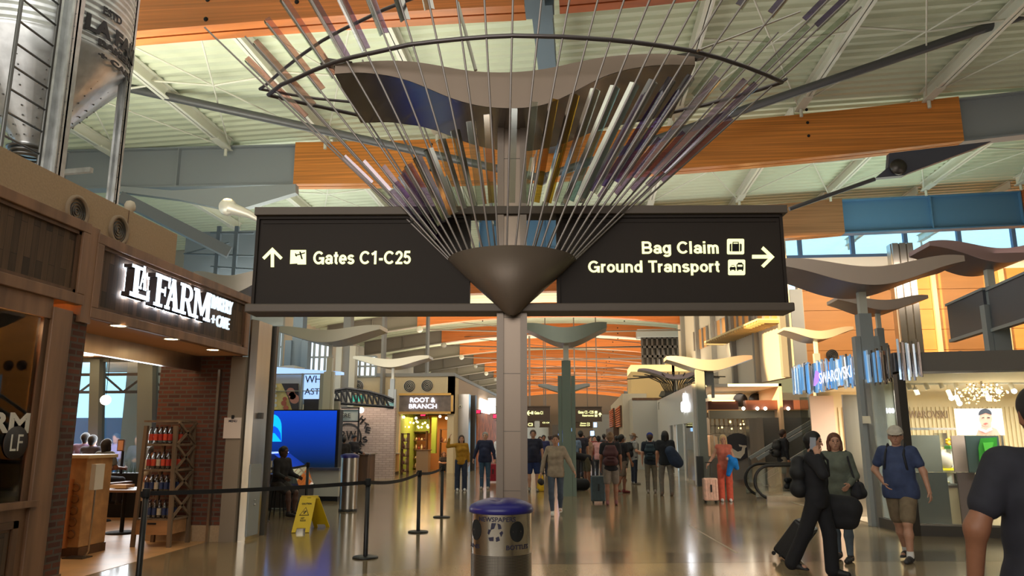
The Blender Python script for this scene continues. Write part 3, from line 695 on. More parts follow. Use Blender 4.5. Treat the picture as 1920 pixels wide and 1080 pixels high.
# recycling bin
bc=P(940,1000,y=6.3); bc=Vector((bc.x,6.3,0)); br=.245
zt_=P(940,966,y=6.3-br).z
T=thing('recycling_bin',bc,'round stainless recycling bin with a dark blue lid in front of the sign post','bin')
zm=P(940,1043,y=6.3-br).z
MB().lathe([(br,0.03),(br,zm)],bc,48).build('perforated_body',None or mat('perforated',(120,112,104),.35,.9),T)
m=MATS['perforated']; nt=m.node_tree; tc=nt.nodes.new('ShaderNodeTexCoord'); sx=nt.nodes.new('ShaderNodeSeparateXYZ'); at=nt.nodes.new('ShaderNodeMath'); at.operation='ARCTAN2'
L=nt.links.new; L(tc.outputs['Object'],sx.inputs[0]); L(sx.outputs[0],at.inputs[0]); L(sx.outputs[1],at.inputs[1])
cmb=nt.nodes.new('ShaderNodeCombineXYZ'); mu=nt.nodes.new('ShaderNodeMath'); mu.operation='MULTIPLY'; mu.inputs[1].default_value=br; L(at.outputs[0],mu.inputs[0]); L(mu.outputs[0],cmb.inputs[0]); L(sx.outputs[2],cmb.inputs[1])
vo=nt.nodes.new('ShaderNodeTexVoronoi'); vo.inputs['Scale'].default_value=90; vo.inputs['Randomness'].default_value=0; L(cmb.outputs[0],vo.inputs[0])
mr=nt.nodes.new('ShaderNodeMapRange'); mr.inputs[1].default_value=.28; mr.inputs[2].default_value=.36; L(vo.outputs[0],mr.inputs[0])
mx=nt.nodes.new('ShaderNodeMix'); mx.data_type='RGBA'; mx.inputs[6].default_value=(.01,.01,.01,1); mx.inputs[7].default_value=lin((150,142,132))+(1,); L(mr.outputs[0],mx.inputs[0]); L(mx.outputs[2],nt.nodes['Principled BSDF'].inputs['Base Color'])
MB().lathe([(br+.002,zm),(br+.002,zt_+.01)],bc,64).build('steel_body',mat('bin_steel',(214,208,200),.22,1),T)
MB().lathe([(br+.01,0),(br+.01,.05),(br-.02,.05)],bc,40).build('base_ring',M_black,T)
lid=mat('bin_lid_blue',(34,30,110),.35)
prof=[(br+.004,zt_),(br+.016,zt_+.006),(br+.018,zt_+.03),(br+.005,zt_+.06),(.2,zt_+.085),(.12,zt_+.108),(.02,zt_+.115),(.001,zt_+.115)]
b=MB(); b.lathe(prof,bc,48); 
# scooped hand notch in the lid
vv=[]
for p in b.v:
    dx,dy=p[0]-(bc.x-.012),p[1]-(bc.y-.02); q=math.exp(-((dx/.035)**2+(dy/.11)**2)); vv.append((p[0],p[1],p[2]-.03*q*(1 if p[2]>zt_+.07 else 0)))
b.v=vv; b.build('lid',lid,T)
M_ink=mat('ink_navy',(28,24,52),.6)
def cyl(a0,z0,off=.003):
    return lambda x,y,d: (bc.x+(br+off+d)*math.sin(a0+x/br), bc.y-(br+off+d)*math.cos(a0+x/br), z0+y)
def ang(u): # angle on the bin front of pixel column u
    half=54.; return math.asin(max(-1,min(1,(u-940.5)/half)))+math.atan2(-bc.x,bc.y)
zz=lambda v:P(940,v,y=6.3-br).z
for s,u0,u1,v0,v1 in (('NEWSPAPERS',902,965,970,979),('BOTTLES',949,986,1023,1032),('CANS',884,903,1023,1031)):
    a0,a1=ang(u0),ang(u1); text('lettering',s,None,None,None,(a1-a0)*br,abs(zz(v0)-zz(v1)),.001,M_ink,T,bold=.02,fn=cyl(a0+0.0,zz(v1)))
def cpoly(name,pl,m,off=.003,seg=1):
    b=MB()
    for p in pl:
        b.prism([Vector(((bc.x+(br+off)*math.sin(a)),(bc.y-(br+off)*math.cos(a)),z)) for a,z in p],Vector((math.sin(p[0][0]),-math.cos(p[0][0]),0))*.002)
    b.build(name,m,T)
for u,v,ru,rv in ((968,998,None,None),(896.5,996,None,None)):
    a=ang(u); b=MB(); R1=.064; n=28
    ring=[(a+R1*math.cos(2*math.pi*i/n)/br*1.0,zz(v)+R1*1.22*math.sin(2*math.pi*i/n)) for i in range(n)]
    c=(a,zz(v)); pr=[Vector((bc.x+(br+.004)*math.sin(q[0]),bc.y-(br+.004)*math.cos(q[0]),q[1])) for q in [c]+ring]
    b.add(pr,[(0,1+i,1+(i+1)%n) for i in range(n)],False); b.build('hole',M_blackm,T)
# three chasing arrows of the recycling mark
ua,va=930,998; k_=.0052
marks=[[(-7,10),(2,10),(-2,2),(-9,0)],[(4,10),(10,8),(12,2),(6,1)],[(13,-1),(15,-4),(11,-10),(8,-4)],[(7,-9),(9,-15),(2,-17),(1,-11)],[(-3,-10),(-3,-16),(-11,-16),(-13,-11)],[(-12,-7),(-15,-5),(-13,1),(-8,0)]]
a0=ang(ua); cpoly('recycling_mark',[[(a0+x*k_*.8/br,zz(va)+(y+3)*k_) for x,y in reversed(pl)] for pl in marks],M_ink)
# ---------- bakery storefront on the left
XF=-5.55
def PX(u,v,x=XF): return P(u,v,x=x)
M_soff=mat('soffit_wood',(206,160,112),.6,noise=(1.5,.25,(1,1,1)))
# masonry shell of the unit (setting)
struct(MB().box(-6.1,XF-.1,2,9.76,3.96,4.46).box(-6.1,XF-.1,9.76,11.9,3.96,4.0).build('wall_bakery',M_tan,origin=(-5.9,6,3.96)))
b=MB()
for y in (4.6,6.28,8.6): b.box(XF-.103,XF-.095,y-.006,y+.006,3.96,4.46)
o=struct(b.build('trim_6',M_oakd)); 
def flat(nm,pts,z0,z1,m,org): b=MB(); b.prism([(x,y,z0) for x,y in pts],(0,0,z1-z0)); return struct(b.build(nm,m,origin=org))
PLAN=[(-15.2,2.1),(XF-.75,2.1),(XF-.75,12.5),(-9.3,17),(-15.2,17)]
struct(MB().box(-15.5,-6.4,2,12.4,4.0,4.2).box(-15.5,XF-.15,1.8,2.1,0,4.2).build('roof_bakery',M_tan,origin=(-10,10,4)))
flat('ceiling_bakery',PLAN,3.5,3.6,M_soff,(-10,9,3.5))
M_cfloor=mat('cafe_floor',(190,150,104),.35,noise=(3,.12))
flat('floor_bakery',[(-15.2,7),(XF-.45,7),(XF-.45,12.3),(-6.4,12.6),(-9.3,17),(-15.2,17)],0,.004,M_cfloor,(-10,9,0))
# parapet vents
for i,(u,v) in enumerate(((143,397),(221,432))):
    c=PX(u,v,XF-.1); b=MB()
    b.lathe([(.19,0),(.19,.03),(.15,.035),(.15,-.03),(.001,-.03)],(0,0,0),28); 
    b.v=[(c.x+p[2]+.0,c.y+p[0],c.z+p[1]) for p in b.v]
    r=thing('air_vent',c,['round air vent low on the tan parapet above the left planked panel','round air vent on the tan parapet above the lit bakery sign'][i],'air vent')
    b.build('rim',mat('vent_rim',(150,128,104),.6),r)
    g=MB()
    for rr in (.035,.07,.105,.14):
        g.lathe([(rr-.008,0),(rr-.008,.012),(rr+.008,.012),(rr+.008,0)],(0,0,0),24)
    g.v=[(c.x+p[2]+.0,c.y+p[0],c.z+p[1]) for p in g.v]; g.box(c.x-.01,c.x+.006,c.y-.15,c.y+.15,c.z-.006,c.z+.006)
    g.build('grille',M_steel_d,r)
c=PX(244,383,XF-.3); r=thing('beacon',(c.x,c.y,4.46),'small beige security device standing on the bakery parapet','sensor')
MB().lathe([(.05,0),(.05,.1),(.07,.11),(.07,.17),(.05,.22),(.001,.24)],(c.x,c.y,4.46),16).build('housing',mat('beige_plastic',(200,188,168),.5),r)
# fascia boards (planked panel in stepped oak frame)
def framed(name,y0,y1,z0,z1,x,label,cat='sign board',board=M_barn,fr=.12):
    r=thing(name,(x,(y0+y1)/2,z0),label,cat)
    MB().box(x-.5,x-.02,y0+.02,y1-.02,z0+.02,z1-.02).build('carcass',M_oak,r)
    for nm,(a,b_,c,d) in (('frame_rail',(y0,y1,z1-fr,z1)),('frame_rail',(y0,y1,z0,z0+fr)),('frame_stile',(y0,y0+fr,z0+fr,z1-fr)),('frame_stile',(y1-fr,y1,z0+fr,z1-fr))):
        MB().box(x-.04,x+.06,a,b_,c,d).build(nm,M_oak,r,bevel=.008)
    b=MB(); f2=fr+.04
    b.box(x-.03,x+.03,y0+fr,y1-fr,z1-f2,z1-fr).box(x-.03,x+.03,y0+fr,y1-fr,z0+fr,z0+f2).box(x-.03,x+.03,y0+fr,y0+f2,z0+fr,z1-fr).box(x-.03,x+.03,y1-f2,y1-fr,z0+fr,z1-fr)
    b.build('inner_bead',M_oakd,r)
    MB().box(x-.02,x,y0+f2,y1-f2,z0+f2,z1-f2).build('planked_panel',board,r)
    return r
sg=framed('sign_board',7.86,11.93,2.97,3.96,XF,'long oak-framed bakery sign board with glowing white serif letters')
framed('wood_panel',5.2,7.72,3.08,4.02,XF,'oak-framed panel of dark reclaimed planks at the far left, above the display window',cat='wall panel')
MB().box(-6.6,XF+.05,7.70,7.88,2.9,4.0).build('corner_post',M_oak,sg)
# sign letters
SER={'L':[[(.15,0),(.4,0),(.4,1),(.15,1)],[(0,0),(1,0),(1,.14),(0,.14)],[(0,.9),(.58,.9),(.58,1),(0,1)],[(.84,0),(1,0),(1,.36),(.84,.3)]],
'A':[[(.06,0),(.24,0),(.6,1),(.42,1)],[(.6,0),(.94,0),(.62,1),(.38,1)],[(.2,.3),(.75,.3),(.75,.4),(.2,.4)],[(0,0),(.36,0),(.36,.1),(0,.1)],[(.54,0),(1,0),(1,.1),(.54,.1)],[(.36,.93),(.64,.93),(.64,1),(.36,1)]],
'F':[[(.12,0),(.4,0),(.4,1),(.12,1)],[(0,0),(.58,0),(.58,.1),(0,.1)],[(0,.88),(1,.88),(1,1),(0,1)],[(.86,.66),(1,.64),(1,1),(.86,1)],[(.38,.46),(.72,.46),(.72,.58),(.38,.58)],[(.64,.38),(.74,.36),(.74,.68),(.64,.66)]],
'R':[[(.1,0),(.36,0),(.36,1),(.1,1)],[(0,0),(.5,0),(.5,.1),(0,.1)],[(0,.9),(.6,.9),(.6,1),(0,1)],[(.36,.44),(.6,.44),(.6,.55),(.36,.55)],
 [(.56,1)]+[(.56+.34*math.sin(math.pi*i/10),.72+.28*math.cos(math.pi*i/10)) for i in range(1,10)]+[(.56,.44),(.56,.55)]+[(.56+.12*math.sin(math.pi*i/8),.72-.17*math.cos(math.pi*i/8)) for i in range(1,8)]+[(.56,.89)],
 [(.42,.5),(.66,.5),(.9,.1),(1,.1),(1,0),(.7,0)]],
'M':[[(.07,0),(.22,0),(.22,1),(.07,1)],[(.72,0),(.94,0),(.94,1),(.72,1)],[(0,0),(.32,0),(.32,.1),(0,.1)],[(.6,0),(1,0),(1,.1),(.6,.1)],[(0,.9),(.24,.9),(.24,1),(0,1)],[(.76,.9),(1,.9),(1,1),(.76,1)],[(.08,1),(.3,1),(.56,.18),(.44,.12)],[(.92,1),(.7,1),(.44,.18),(.56,.12)]]}
M_let2=mat('small_letter_white',(225,240,250),.5,em=((215,235,250),.7)); M_let=mat('letter_face_white',(235,245,255),.5,em=((222,238,255),.95)); M_letside=mat('letter_side_dark',(60,44,40),.6); M_halo=mat('letter_backlight',(255,255,255),.5,em=((225,238,255),8))
def slab(ch,y0,y1,z0,z1,x0,x1,par):
    mp=lambda p,k=0:(y0+(y1-y0)*p[0],z0+(z1-z0)*p[1])
    b=MB(); s=MB(); h=MB()
    for pl in SER[ch]:
        q=[mp(p) for p in pl]
        if sum(q[i][0]*q[(i+1)%len(q)][1]-q[(i+1)%len(q)][0]*q[i][1] for i in range(len(q)))<0: q=q[::-1]
        b.prism([(x1,a,c) for a,c in q],(.004,0,0)); s.prism([(x0+.03,a,c) for a,c in q],(x1-x0-.03,0,0)); h.prism([(x0+.022,a,c) for a,c in q],(.006,0,0))
    o=s.build('letter',M_letside,par); b.build('letter_face',M_let,o); h.build('back_light',M_halo,o)
xl=XF+.14
def yz(u,v): p=PX(u,v,xl); return p.y,p.z
Z0=yz(325,586)[1]; 
y_a,z_t=yz(250,497); y_b,z_b=yz(277,567)
slab('L',y_a-.02,y_b+.02,yz(262,560)[1],yz(255,497)[1],XF,xl,sg)
ya,za=yz(260,541); yb,zb=yz(278,505)
slab('A',ya,yb,za,zb+.02,XF,xl,sg)
zt,zb=yz(300,514)[1],yz(298,575)[1]
for ch,u0,u1 in (('F',290,317),('A',311,337),('R',338,364),('M',364,397)):
    slab(ch,yz(u0,540)[0],yz(u1,560)[0],zb,zt,XF,xl,sg)
zb_,zt_2=yz(420,585)[1],yz(420,560)[1]
text('lettering','BAKERY',(xl-.03,yz(399,570)[0],zb_),Y_,Z_,yz(437,580)[0]-yz(399,570)[0],zt_2-zb_,.03,M_let2,sg,bold=.005)
zb_,zt_2=yz(418,615)[1],yz(418,593)[1]
text('lettering','+ CAFE',(xl-.03,yz(399,600)[0],zb_),Y_,Z_,yz(431,610)[0]-yz(399,600)[0],zt_2-zb_,.03,M_let2,sg,bold=.005)
# soffit + downlights + steel header
struct(MB().box(-6.35,XF-.02,7.88,11.9,2.97,2.99).build('trim_7',mat('soffit_plaster',(196,150,112),.7)))
struct(MB().box(-6.45,-6.35,7.9,12.1,2.72,3.0).build('trim_8',M_steel))
struct(MB().box(-6.45,-6.36,2,12.4,3.0,4).build('wall_inner',M_tan))
for i,(u,v) in enumerate(((222,611),(321,636),(399,656))):
    c=P(u,v,z=2.966); r=thing('downlight',c,'recessed round downlight in the soffit under the bakery sign, '+['nearest the view','middle of three','farthest of three'][i],'downlight','downlights under the bakery sign')
    MB().lathe([(.085,0),(.11,-.006),(.11,.002),(.085,.002)],c,24).build('trim_ring',M_white,r); MB().lathe([(.001,-.001),(.085,-.001)],c,24).build('lens',M_light,r)
# display window on the far left
wn=thing('display_window',(XF,6.5,0),'oak-framed bakery display window with shelves at the left edge','shop window')
MB().box(XF-.06,XF+.04,7.30,7.60,0,3.0).build('frame_stile',M_oak,wn,bevel=.01)
MB().box(XF-.06,XF+.02,5.3,7.3,2.87,3.08).build('frame_rail',M_oak,wn)
MB().box(XF-.06,XF+.07,5.0,7.38,.96,1.02).build('sill',M_oak,wn)
MB().box(XF-.1,XF,5.0,7.3,0,.96).build('base_panel',M_oak,wn)
b=MB(); y0,y1,z0,z1=6.0,7.18,.12,.84
b.box(XF,XF+.03,y0,y1,z1-.07,z1).box(XF,XF+.03,y0,y1,z0,z0+.07).box(XF,XF+.03,y1-.07,y1,z0,z1).box(XF,XF+.03,y0,y0+.07,z0,z1); b.build('base_moulding',M_oakd,wn)
MB().box(XF+.0,XF+.015,y0+.1,y1-.1,z0+.1,z1-.1).build('planked_panel',M_barn,wn)
MB().box(XF-.03,XF-.02,5.0,7.3,1.02,2.87).build('glass',M_glass2,wn)
MB().box(XF-.06,XF+.0,7.22,7.3,1.02,2.87).build('frame_stile',M_oakd,wn)
M_warm=mat('warm_board',(208,128,60),.7)
for z in (1.3,1.82,2.35): MB().box(XF-.5,XF-.06,5.0,7.22,z,z+.05).build('shelf',mat('shelf_grey',(120,112,98),.5),wn)
MB().box(XF-.6,XF-.55,5.0,7.3,1.0,2.9).build('back_board',M_warm,wn)
MB().box(XF-.6,XF-.05,7.22,7.3,1.0,2.9).build('side_board',M_oakd,wn)
for z0,yy in ((2.4,5.9),(2.4,6.5)):
    q=tag(MB().box(XF-.4,XF-.2,yy,yy+.52,z0,z0+.38).build('gift_box',mat('kraft_box',(196,146,84),.7)),'tan carton on the top shelf of the display window, '+('nearer the left edge' if yy<6 else 'nearer the oak post'),'box')
M_bag=mat('paper_bag',(180,150,104),.7)
for i in range(5):
    y=5.75+i*.27; b=MB(); b.add([(XF-.35,y,1.35),(XF-.2,y,1.35),(XF-.2,y+.14,1.35),(XF-.35,y+.14,1.35),(XF-.3,y+.02,1.68),(XF-.25,y+.02,1.68),(XF-.25,y+.12,1.68),(XF-.3,y+.12,1.68)],[(0,3,2,1),(4,5,6,7),(0,1,5,4),(1,2,6,5),(2,3,7,6),(3,0,4,7)])
    z0=1.02; b.v=[(p[0]+.03*(i%2),p[1],p[2]-(1.35-1.02)) for p in b.v]
    tag(b.build('coffee_bag',M_bag),'kraft coffee bag standing on the display window sill','coffee bag','coffee bags on the window sill')
c=PX(28,830,XF-.02); r=wn
b=MB(); b.v=[]; b.lathe([(.001,0),(.16,0),(.16,.01),(.001,.01)],(0,0,0),24); b.v=[(XF-.015+p[2],c.y+p[0],c.z+p[1]) for p in b.v]; b.build('round_decal',mat('decal_dark',(50,44,42),.5),wn)
def yzx(u,v,x=XF-.012): p=PX(u,v,x); return p.y,p.z
y1,z0=yzx(0,815); y2,z1=yzx(58,778)
text('window_lettering','FARM',(XF-.018,y2-.95,PX(30,812).z),Y_,Z_,.95,.2,.004,mat('decal_white',(222,216,204),.6),wn,bold=.03)
text('window_lettering','LF',(XF-.002,c.y-.08,c.z-.08),Y_,Z_,.16,.16,.003,MATS['decal_white'],wn)
# brick pier and baseboard
struct(MB().box(-6.35,XF,7.60,7.90,.22,2.98).build('wall_pier_near',M_brick))
struct(MB().box(-6.35,XF+.01,7.58,7.92,0,.22).build('baseboard_pier',M_oak))
struct(MB().box(-6.9,-6.35,7.2,7.6,0,3.4).build('wall_return',M_brick))
# far pier: brick + grey column + steel cladding
struct(MB().box(-7.05,-5.80,12.05,12.4,.25,3.45).build('wall_pier_far',M_brick))
struct(MB().box(-7.05,-5.79,12.03,12.4,0,.25).build('baseboard_far',M_tan))
struct(MB().box(-5.80,XF,12.0,12.75,0,2.96).build('column_cladding',mat('taupe_panel',(142,128,112),.6)))
r=thing('steel_column',(XF+.1,12.45,0),'wide stainless steel clad column at the far end of the bakery front','column')
a=P(512,595,x=-5.4); 
b=MB(); b.prism([(XF,12.08,0),(XF+.04,12.06,0),(XF+.1,12.2,0),(XF+.1,12.75,0),(XF+.02,12.85,0),(XF,12.85,0)],(0,0,3.6)); b.build('cladding',M_steel,r)
MB().box(XF+.1,XF+.125,12.2,12.62,.06,1.2).build('access_panel',M_steelg,r); MB().ball((XF+.14,12.4,.55),.02,6).ball((XF+.14,12.4,.62),.014,6).build('lock',M_steel,r)
MB().box(XF+.1,XF+.16,12.4,12.48,1.95,2.05).build('switch',M_steel_d,r)
MB().box(XF-.0,XF+.14,12.86,12.96,0,3.6).build('corner_trim',M_steel_d,r)
r=thing('shutter_guide',(-6.0,12.0,0),'slim vertical steel shutter guide against the far brick pier','guide rail')
p=P(397,900,y=12.0).x
MB().box(p-.02,p+.02,11.97,12.05,0,2.75).build('rail',M_steel,r)
# QR menu board on column (QR pattern itself is left out)
a=P(418,822,y=11.98); c=P(453,783,y=11.98)
r=thing('menu_card',(-5.6,11.98,a.z),'white menu card clipped to the taupe column by the bakery','menu card')
MB().box(a.x,c.x,11.975,11.995,a.z,c.z).build('card',mat('card_white',(216,200,190),.6),r)
MB().box((a.x+c.x)/2-.02,(a.x+c.x)/2+.02,11.96,11.98,c.z-.02,c.z+.04).build('clip',M_black,r)
text('lettering','MENU',(a.x+.08,11.974,c.z-.075),X_,Z_,.14,.04,.001,M_ink,r,bold=.03)
# bottle rack
rk=thing('bottle_rack',(-6.48,11.7,0),'rustic wooden display rack of bottled drinks against the brick pier','display rack')
M_rk=mat('grey_wood',(118,98,78),.7,noise=(6,.3,(1,1,.15))); M_crate=mat('crate_wood',(168,124,82),.7,noise=(6,.25,(.2,1,1)))
x0,x1,y0,y1=-6.84,-6.26,11.35,11.9; H=1.82
for x in (x0,x1):
    for y in (y0,y1): MB().beam((x,y,0),(x+(.05 if x<-6.5 else -.05),y,H),.055,.055).build('post',M_rk,rk)
sh=[.24,.52,.93,1.28,1.55,1.82] 
sh=[.72,1.12,1.46,1.8]
for z in [.56,1.0,1.3,1.58]: pass
Zs=[.40,.80,1.14,1.44,1.8]
zz_=lambda v:P(320,v,y=11.35).z
Zs=[zz_(973),zz_(916+8),zz_(880),zz_(832),zz_(788)]
for z in Zs: MB().box(x0,x1,y0,y1,z-.03,z).build('shelf',M_rk,rk)
for xx in (x1,):
    for z0_,z1_ in zip(Zs[:-1],Zs[1:]):
        MB().beam((x1+.0,y0,z0_),(x1-.0,y1,z1_-.03),.025,.04).beam((x1,y1,z0_),(x1,y0,z1_-.03),.025,.04).build('cross_brace',M_rk,rk)
zc0,zc1=zz_(1003),zz_(976); 
cr=MB().box(x0+.02,x1-.02,y0-.02,y1-.05,zc0,zc1).build('crate',M_crate,rk); MB().box(-6.62,-6.48,y0-.025,y0-.015,zc1-.06,zc1-.035).build('handle_slot',M_blackm,cr)
M_bg=glassmat('bottle_clear',(225,225,220),.12,.03); M_cap=mat('bottle_cap',(60,30,30),.5)
LAB=[mat('label_coral',(226,84,56),.5),mat('label_red',(190,60,50),.5),mat('label_blue',(52,66,110),.5),mat('label_pale',(200,190,170),.5)]
rowdef=[(3,(0,0,1,0,1,0),'coral-labelled water bottle on the top shelf of the rack'),(2,(1,0,3,0,1,0),'red-labelled water bottle on the second shelf of the rack'),(1,(2,2,3,2,2,2),'blue-labelled bottle on the third shelf of the rack'),(0,(2,2,2,3,2,2),'dark blue bottle on the lowest shelf of the rack')]
for si,labs,lbl in rowdef:
    z=Zs[si]; hh=min(.26,(Zs[si+1]-z)*.8)
    for ro in range(2):
        for k in range(6):
            x=x0+.09+k*.08; y=y0+.08+ro*.16
            r=thing('bottle',(x,y,z),lbl,'bottle','bottles on the shelf %d of the rack'%(4-si))
            s=hh/.26
            MB().lathe([(.001,0),(.03,.0),(.032,.02),(.032,.16*s),(.026,.19*s),(.013,.225*s),(.012,.25*s),(.001,.25*s)],(x,y,z+.001),12).build('body',M_bg,r)
            MB().lathe([(.0335,.05*s),(.0335,.15*s)],(x,y,z),12).build('label',LAB[labs[k]],r); MB().lathe([(.014,.235*s),(.014,.26*s),(.001,.26*s)],(x,y,z),10).build('cap',M_cap,r)
# cafe interior: window wall, mullions, outside
yw=16.8
ww=MB()
M_mu=mat('mullion_grey_green',(112,124,122),.5)
w=struct(ww.box(-15.3,-9.3,yw,yw+.12,0,.5).box(-15.3,-9.3,yw,yw+.12,3.4,3.6).build('window_2',M_mu,origin=(-10,yw,0)))
MB().box(-15.3,-9.3,yw+.05,yw+.07,.5,3.4).build('pane',M_glass,w)
for x0_,x1_ in ((P(172,760,y=yw).x,P(190,760,y=yw).x),(P(262,760,y=yw).x,P(290,760,y=yw).x),(-13.2,-13.0)):
    b=MB(); b.add([(x0_+.2,yw-.1,0),(x1_+.2,yw-.1,0),(x1_+.2,yw+.15,0),(x0_+.2,yw+.15,0),(x0_-.1,yw-.1,3.45),(x1_-.1,yw-.1,3.45),(x1_-.1,yw+.15,3.45),(x0_-.1,yw+.15,3.45)],[(0,3,2,1),(4,5,6,7),(0,1,5,4),(1,2,6,5),(2,3,7,6),(3,0,4,7)]); b.build('mullion',M_mu,w)
struct(MB().box(-15.5,-15.2,2,17,0,4).build('wall_cafe_left',M_tan)); 
b=MB(); b.prism([(-6.4,12.4,0),(-9.3,17,0),(-9.2,17.1,0),(-6.25,12.4,0)],(0,0,3.6)); struct(b.build('wall_cafe_right',M_brick,origin=(-7.8,14.7,0)))
# ladder truss seen beyond the glass
r=thing('outdoor_truss',(-12.5,18.5,2.6),'grey steel truss crossing outside the bakery window','truss')
zt,zb=P(230,702,y=18.5).z,P(230,735,y=18.5).z
b=MB(); b.beam((-15,18.5,zt),(-10,18.5,zt),.07,.07).beam((-15,18.5,zb),(-10,18.5,zb),.07,.07); b.build('chord',M_steel_d,r)
b=MB()
for k in range(8): b.beam((-14.8+k*.6,18.5,zb if k%2 else zt),(-14.2+k*.6,18.5,zt if k%2 else zb),.045,.045)
b.build('lattice',M_steel_d,r)
r=thing('cat_ladder',(-8.2,17.6,0),'black vertical ladder outside the bakery window beside the bottle rack','ladder')
xa,xb=P(306,780,y=17.6).x,P(340,780,y=17.6).x; b=MB().box(xa-.04,xa+.04,17.56,17.64,0,3.4).box(xb-.04,xb+.04,17.56,17.64,0,3.4).build('rail',M_blackm,r)
b=MB(); 
for k in range(9): b.box(xa,xb,17.58,17.62,.3+k*.36,.34+k*.36)
b.build('rung',M_blackm,r)
tag(MB().box(-19,-13.2,25,29,-.02,2.3).build('outdoor_container',mat('pale_blue_wall',(110,160,215),.6)),'pale blue box-like building outside the bakery window','building')
tag(MB().box(-12.7,-11.2,20,22,-.2,6).build('outdoor_unit',mat('pale_concrete',(205,208,200),.7)),'pale concrete block outside behind the ladder','building')
struct(MB().box(-60,-15.6,10,60,-.25,-.02).box(-22,-6,17.3,30,-.25,-.02).build('ground_outside',mat('apron',(214,214,208),.8)))
# interior furniture
dk=P(125,1040,z=0); 
r=thing('host_counter',(-7.6,10.6,0),'pale carved wooden counter end inside the bakery entrance','counter')
a=P(140,1000,y=10.6); ztop=P(160,853,y=10.4).z; xa,xb=P(125,900,y=10.4).x,P(160,900,y=10.4).x
MB().box(xa-.5,xb,10.4,11.0,.12,ztop-.05).build('body',mat('carved_oak',(196,150,100),.6,noise=(5,.2)),r,bevel=.01); MB().box(xa-.55,xb+.05,10.35,11.05,ztop-.05,ztop).build('top',mat('counter_top',(222,196,150),.4),r,bevel=.008)
MB().box(xa-.5,xb+.02,10.38,11.0,0,.12).build('plinth',M_oakd,r); MB().box(xa-.3,xa+.12,10.15,10.4,.12,P(140,900,y=10.15).z).build('lower_step',mat('orange_oak',(190,116,62),.5),r)
b=MB()
for k in range(5): 
    z=.3+k*.16; b.lathe([(.05,0),(.06,0),(.06,.02),(.05,.02)],(0,0,0),12); n0=len(b.v)-48; b.v[n0:]=[(xb-.12+p[0],10.395-p[2],z+p[1]) for p in b.v[n0:]]
b.build('carving',mat('carving_dark',(140,96,60),.6),r)
p=P(145,1047,z=0); r=thing('menu_stand',p,'thin floor stand with a menu sheet inside the bakery entrance','sign stand')
MB().box(p.x-.16,p.x+.14,p.y-.1,p.y+.12,0,.02).build('base',M_steel_d,r); t=P(172,870,y=p.y); MB().tube([(p.x+.1,p.y,.02),(p.x+.15,p.y,.1),(p.x+.16,p.y,t.z)],.012,6).build('pole',M_steel,r); MB().box(p.x+.13,p.x+.2,p.y-.1,p.y+.1,t.z-.35,t.z).build('sheet',M_white,r)
def chair(px,py,rot,label):
    r=thing('cafe_chair',(px,py,0),label,'chair','dark cafe chairs'); M=mat('chair_dark',(58,44,38),.5)
    c,s=math.cos(rot),math.sin(rot); q=lambda x,y,z:(px+x*c-y*s,py+x*s+y*c,z)
    b=MB().obox(q(0,0,.455),(c,s,0),(-s,c,0),Z_,.2,.2,.015); b.build('seat',M,r,bevel=.01)
    for x,y,h in ((-.18,-.18,.45),(.18,-.18,.45),(-.18,.18,.9),(.18,.18,.9)): MB().tube([q(x*1.1,y*1.1,0),q(x,y,.45)]+([q(x,y+.05,h)] if h>.5 else []),.014,6).build('leg',M,r)
    MB().beam(q(-.2,.235,.88),q(.2,.235,.88),.03,.07).beam(q(-.18,.21,.66),q(.18,.21,.66),.02,.04).build('backrest',M,r)
    MB().tube([q(-.18,.22,.5),q(.15,.23,.85)],.01,5).tube([q(.18,.22,.5),q(-.15,.23,.85)],.01,5).build('back_cross',M,r)
    return r
chair(-8.6,12.3,2.6,'dark bentwood cafe chair nearest the bakery counter, beside the table with the tray')
chair(-9.4,13.1,3.4,'dark cafe chair half hidden behind the nearest one')
def table(px,py,label,h=.76,w=.42):
    r=thing('cafe_table',(px,py,0),label,'table')
    MB().box(px-w,px+w,py-w,py+w,h-.04,h).build('tabletop',mat('table_wood',(120,86,60),.4),r,bevel=.006); MB().tube([(px,py,.03),(px,py,h-.04)],.035,10).build('column',M_blackm,r); MB().lathe([(.001,.03),(.25,.03),(.27,0),(.001,0)],(px,py,0),20).build('base',M_blackm,r)
    return r
table(-8.0,12.9,'small square cafe table holding a paper tray')
table(-9.6,14.6,'cafe table beside the woman in the patterned top')
o=MB().box(-8.2,-7.9,12.75,13.0,.77,.83).build('food_tray',mat('kraft_tray',(220,184,140),.7)); tag(o,'kraft paper food tray on the small cafe table','tray')
p=P(228,875,y=15.2); r=thing('table_sign',(p.x,15.2,.78),'framed orange notice on a dark stand by the bakery window','sign')
a=P(220,846,y=15.2);c=P(235,824,y=15.2); MB().box(a.x,c.x,15.18,15.22,a.z,c.z).build('frame',M_oakd,r); MB().box(a.x+.02,c.x-.02,15.17,15.18,a.z+.02,c.z-.02).build('notice',mat('notice_orange',(226,160,110),.6),r); MB().tube([(p.x,15.2,.9),(p.x,15.2,a.z)],.03,8).build('stand',M_blackm,r)
r=thing('planter_ledge',(-11,15.5,0),'dark waist-high ledge planted with grass below the bakery window','planter')
MB().box(-13.6,-8.6,15.35,15.75,0,.9).build('box',M_blackm,r)
b=MB(); rnd=random.Random(3)
for k in range(260):
    x=-13.5+4.8*rnd.random(); y=15.4+.3*rnd.random(); h=.12+.14*rnd.random(); dx=.05*(rnd.random()-.5); b.add([(x-.006,y,.9),(x+.006,y,.9),(x+dx,y,.9+h)],[(0,1,2)])
o=b.build('grass',mat('grass_green',(60,78,50),.8),r); o['kind']='stuff'
r=thing('globe_lamp',(-9.9,14.5,2.9),'glowing white globe lamp hanging inside the bakery','lamp')
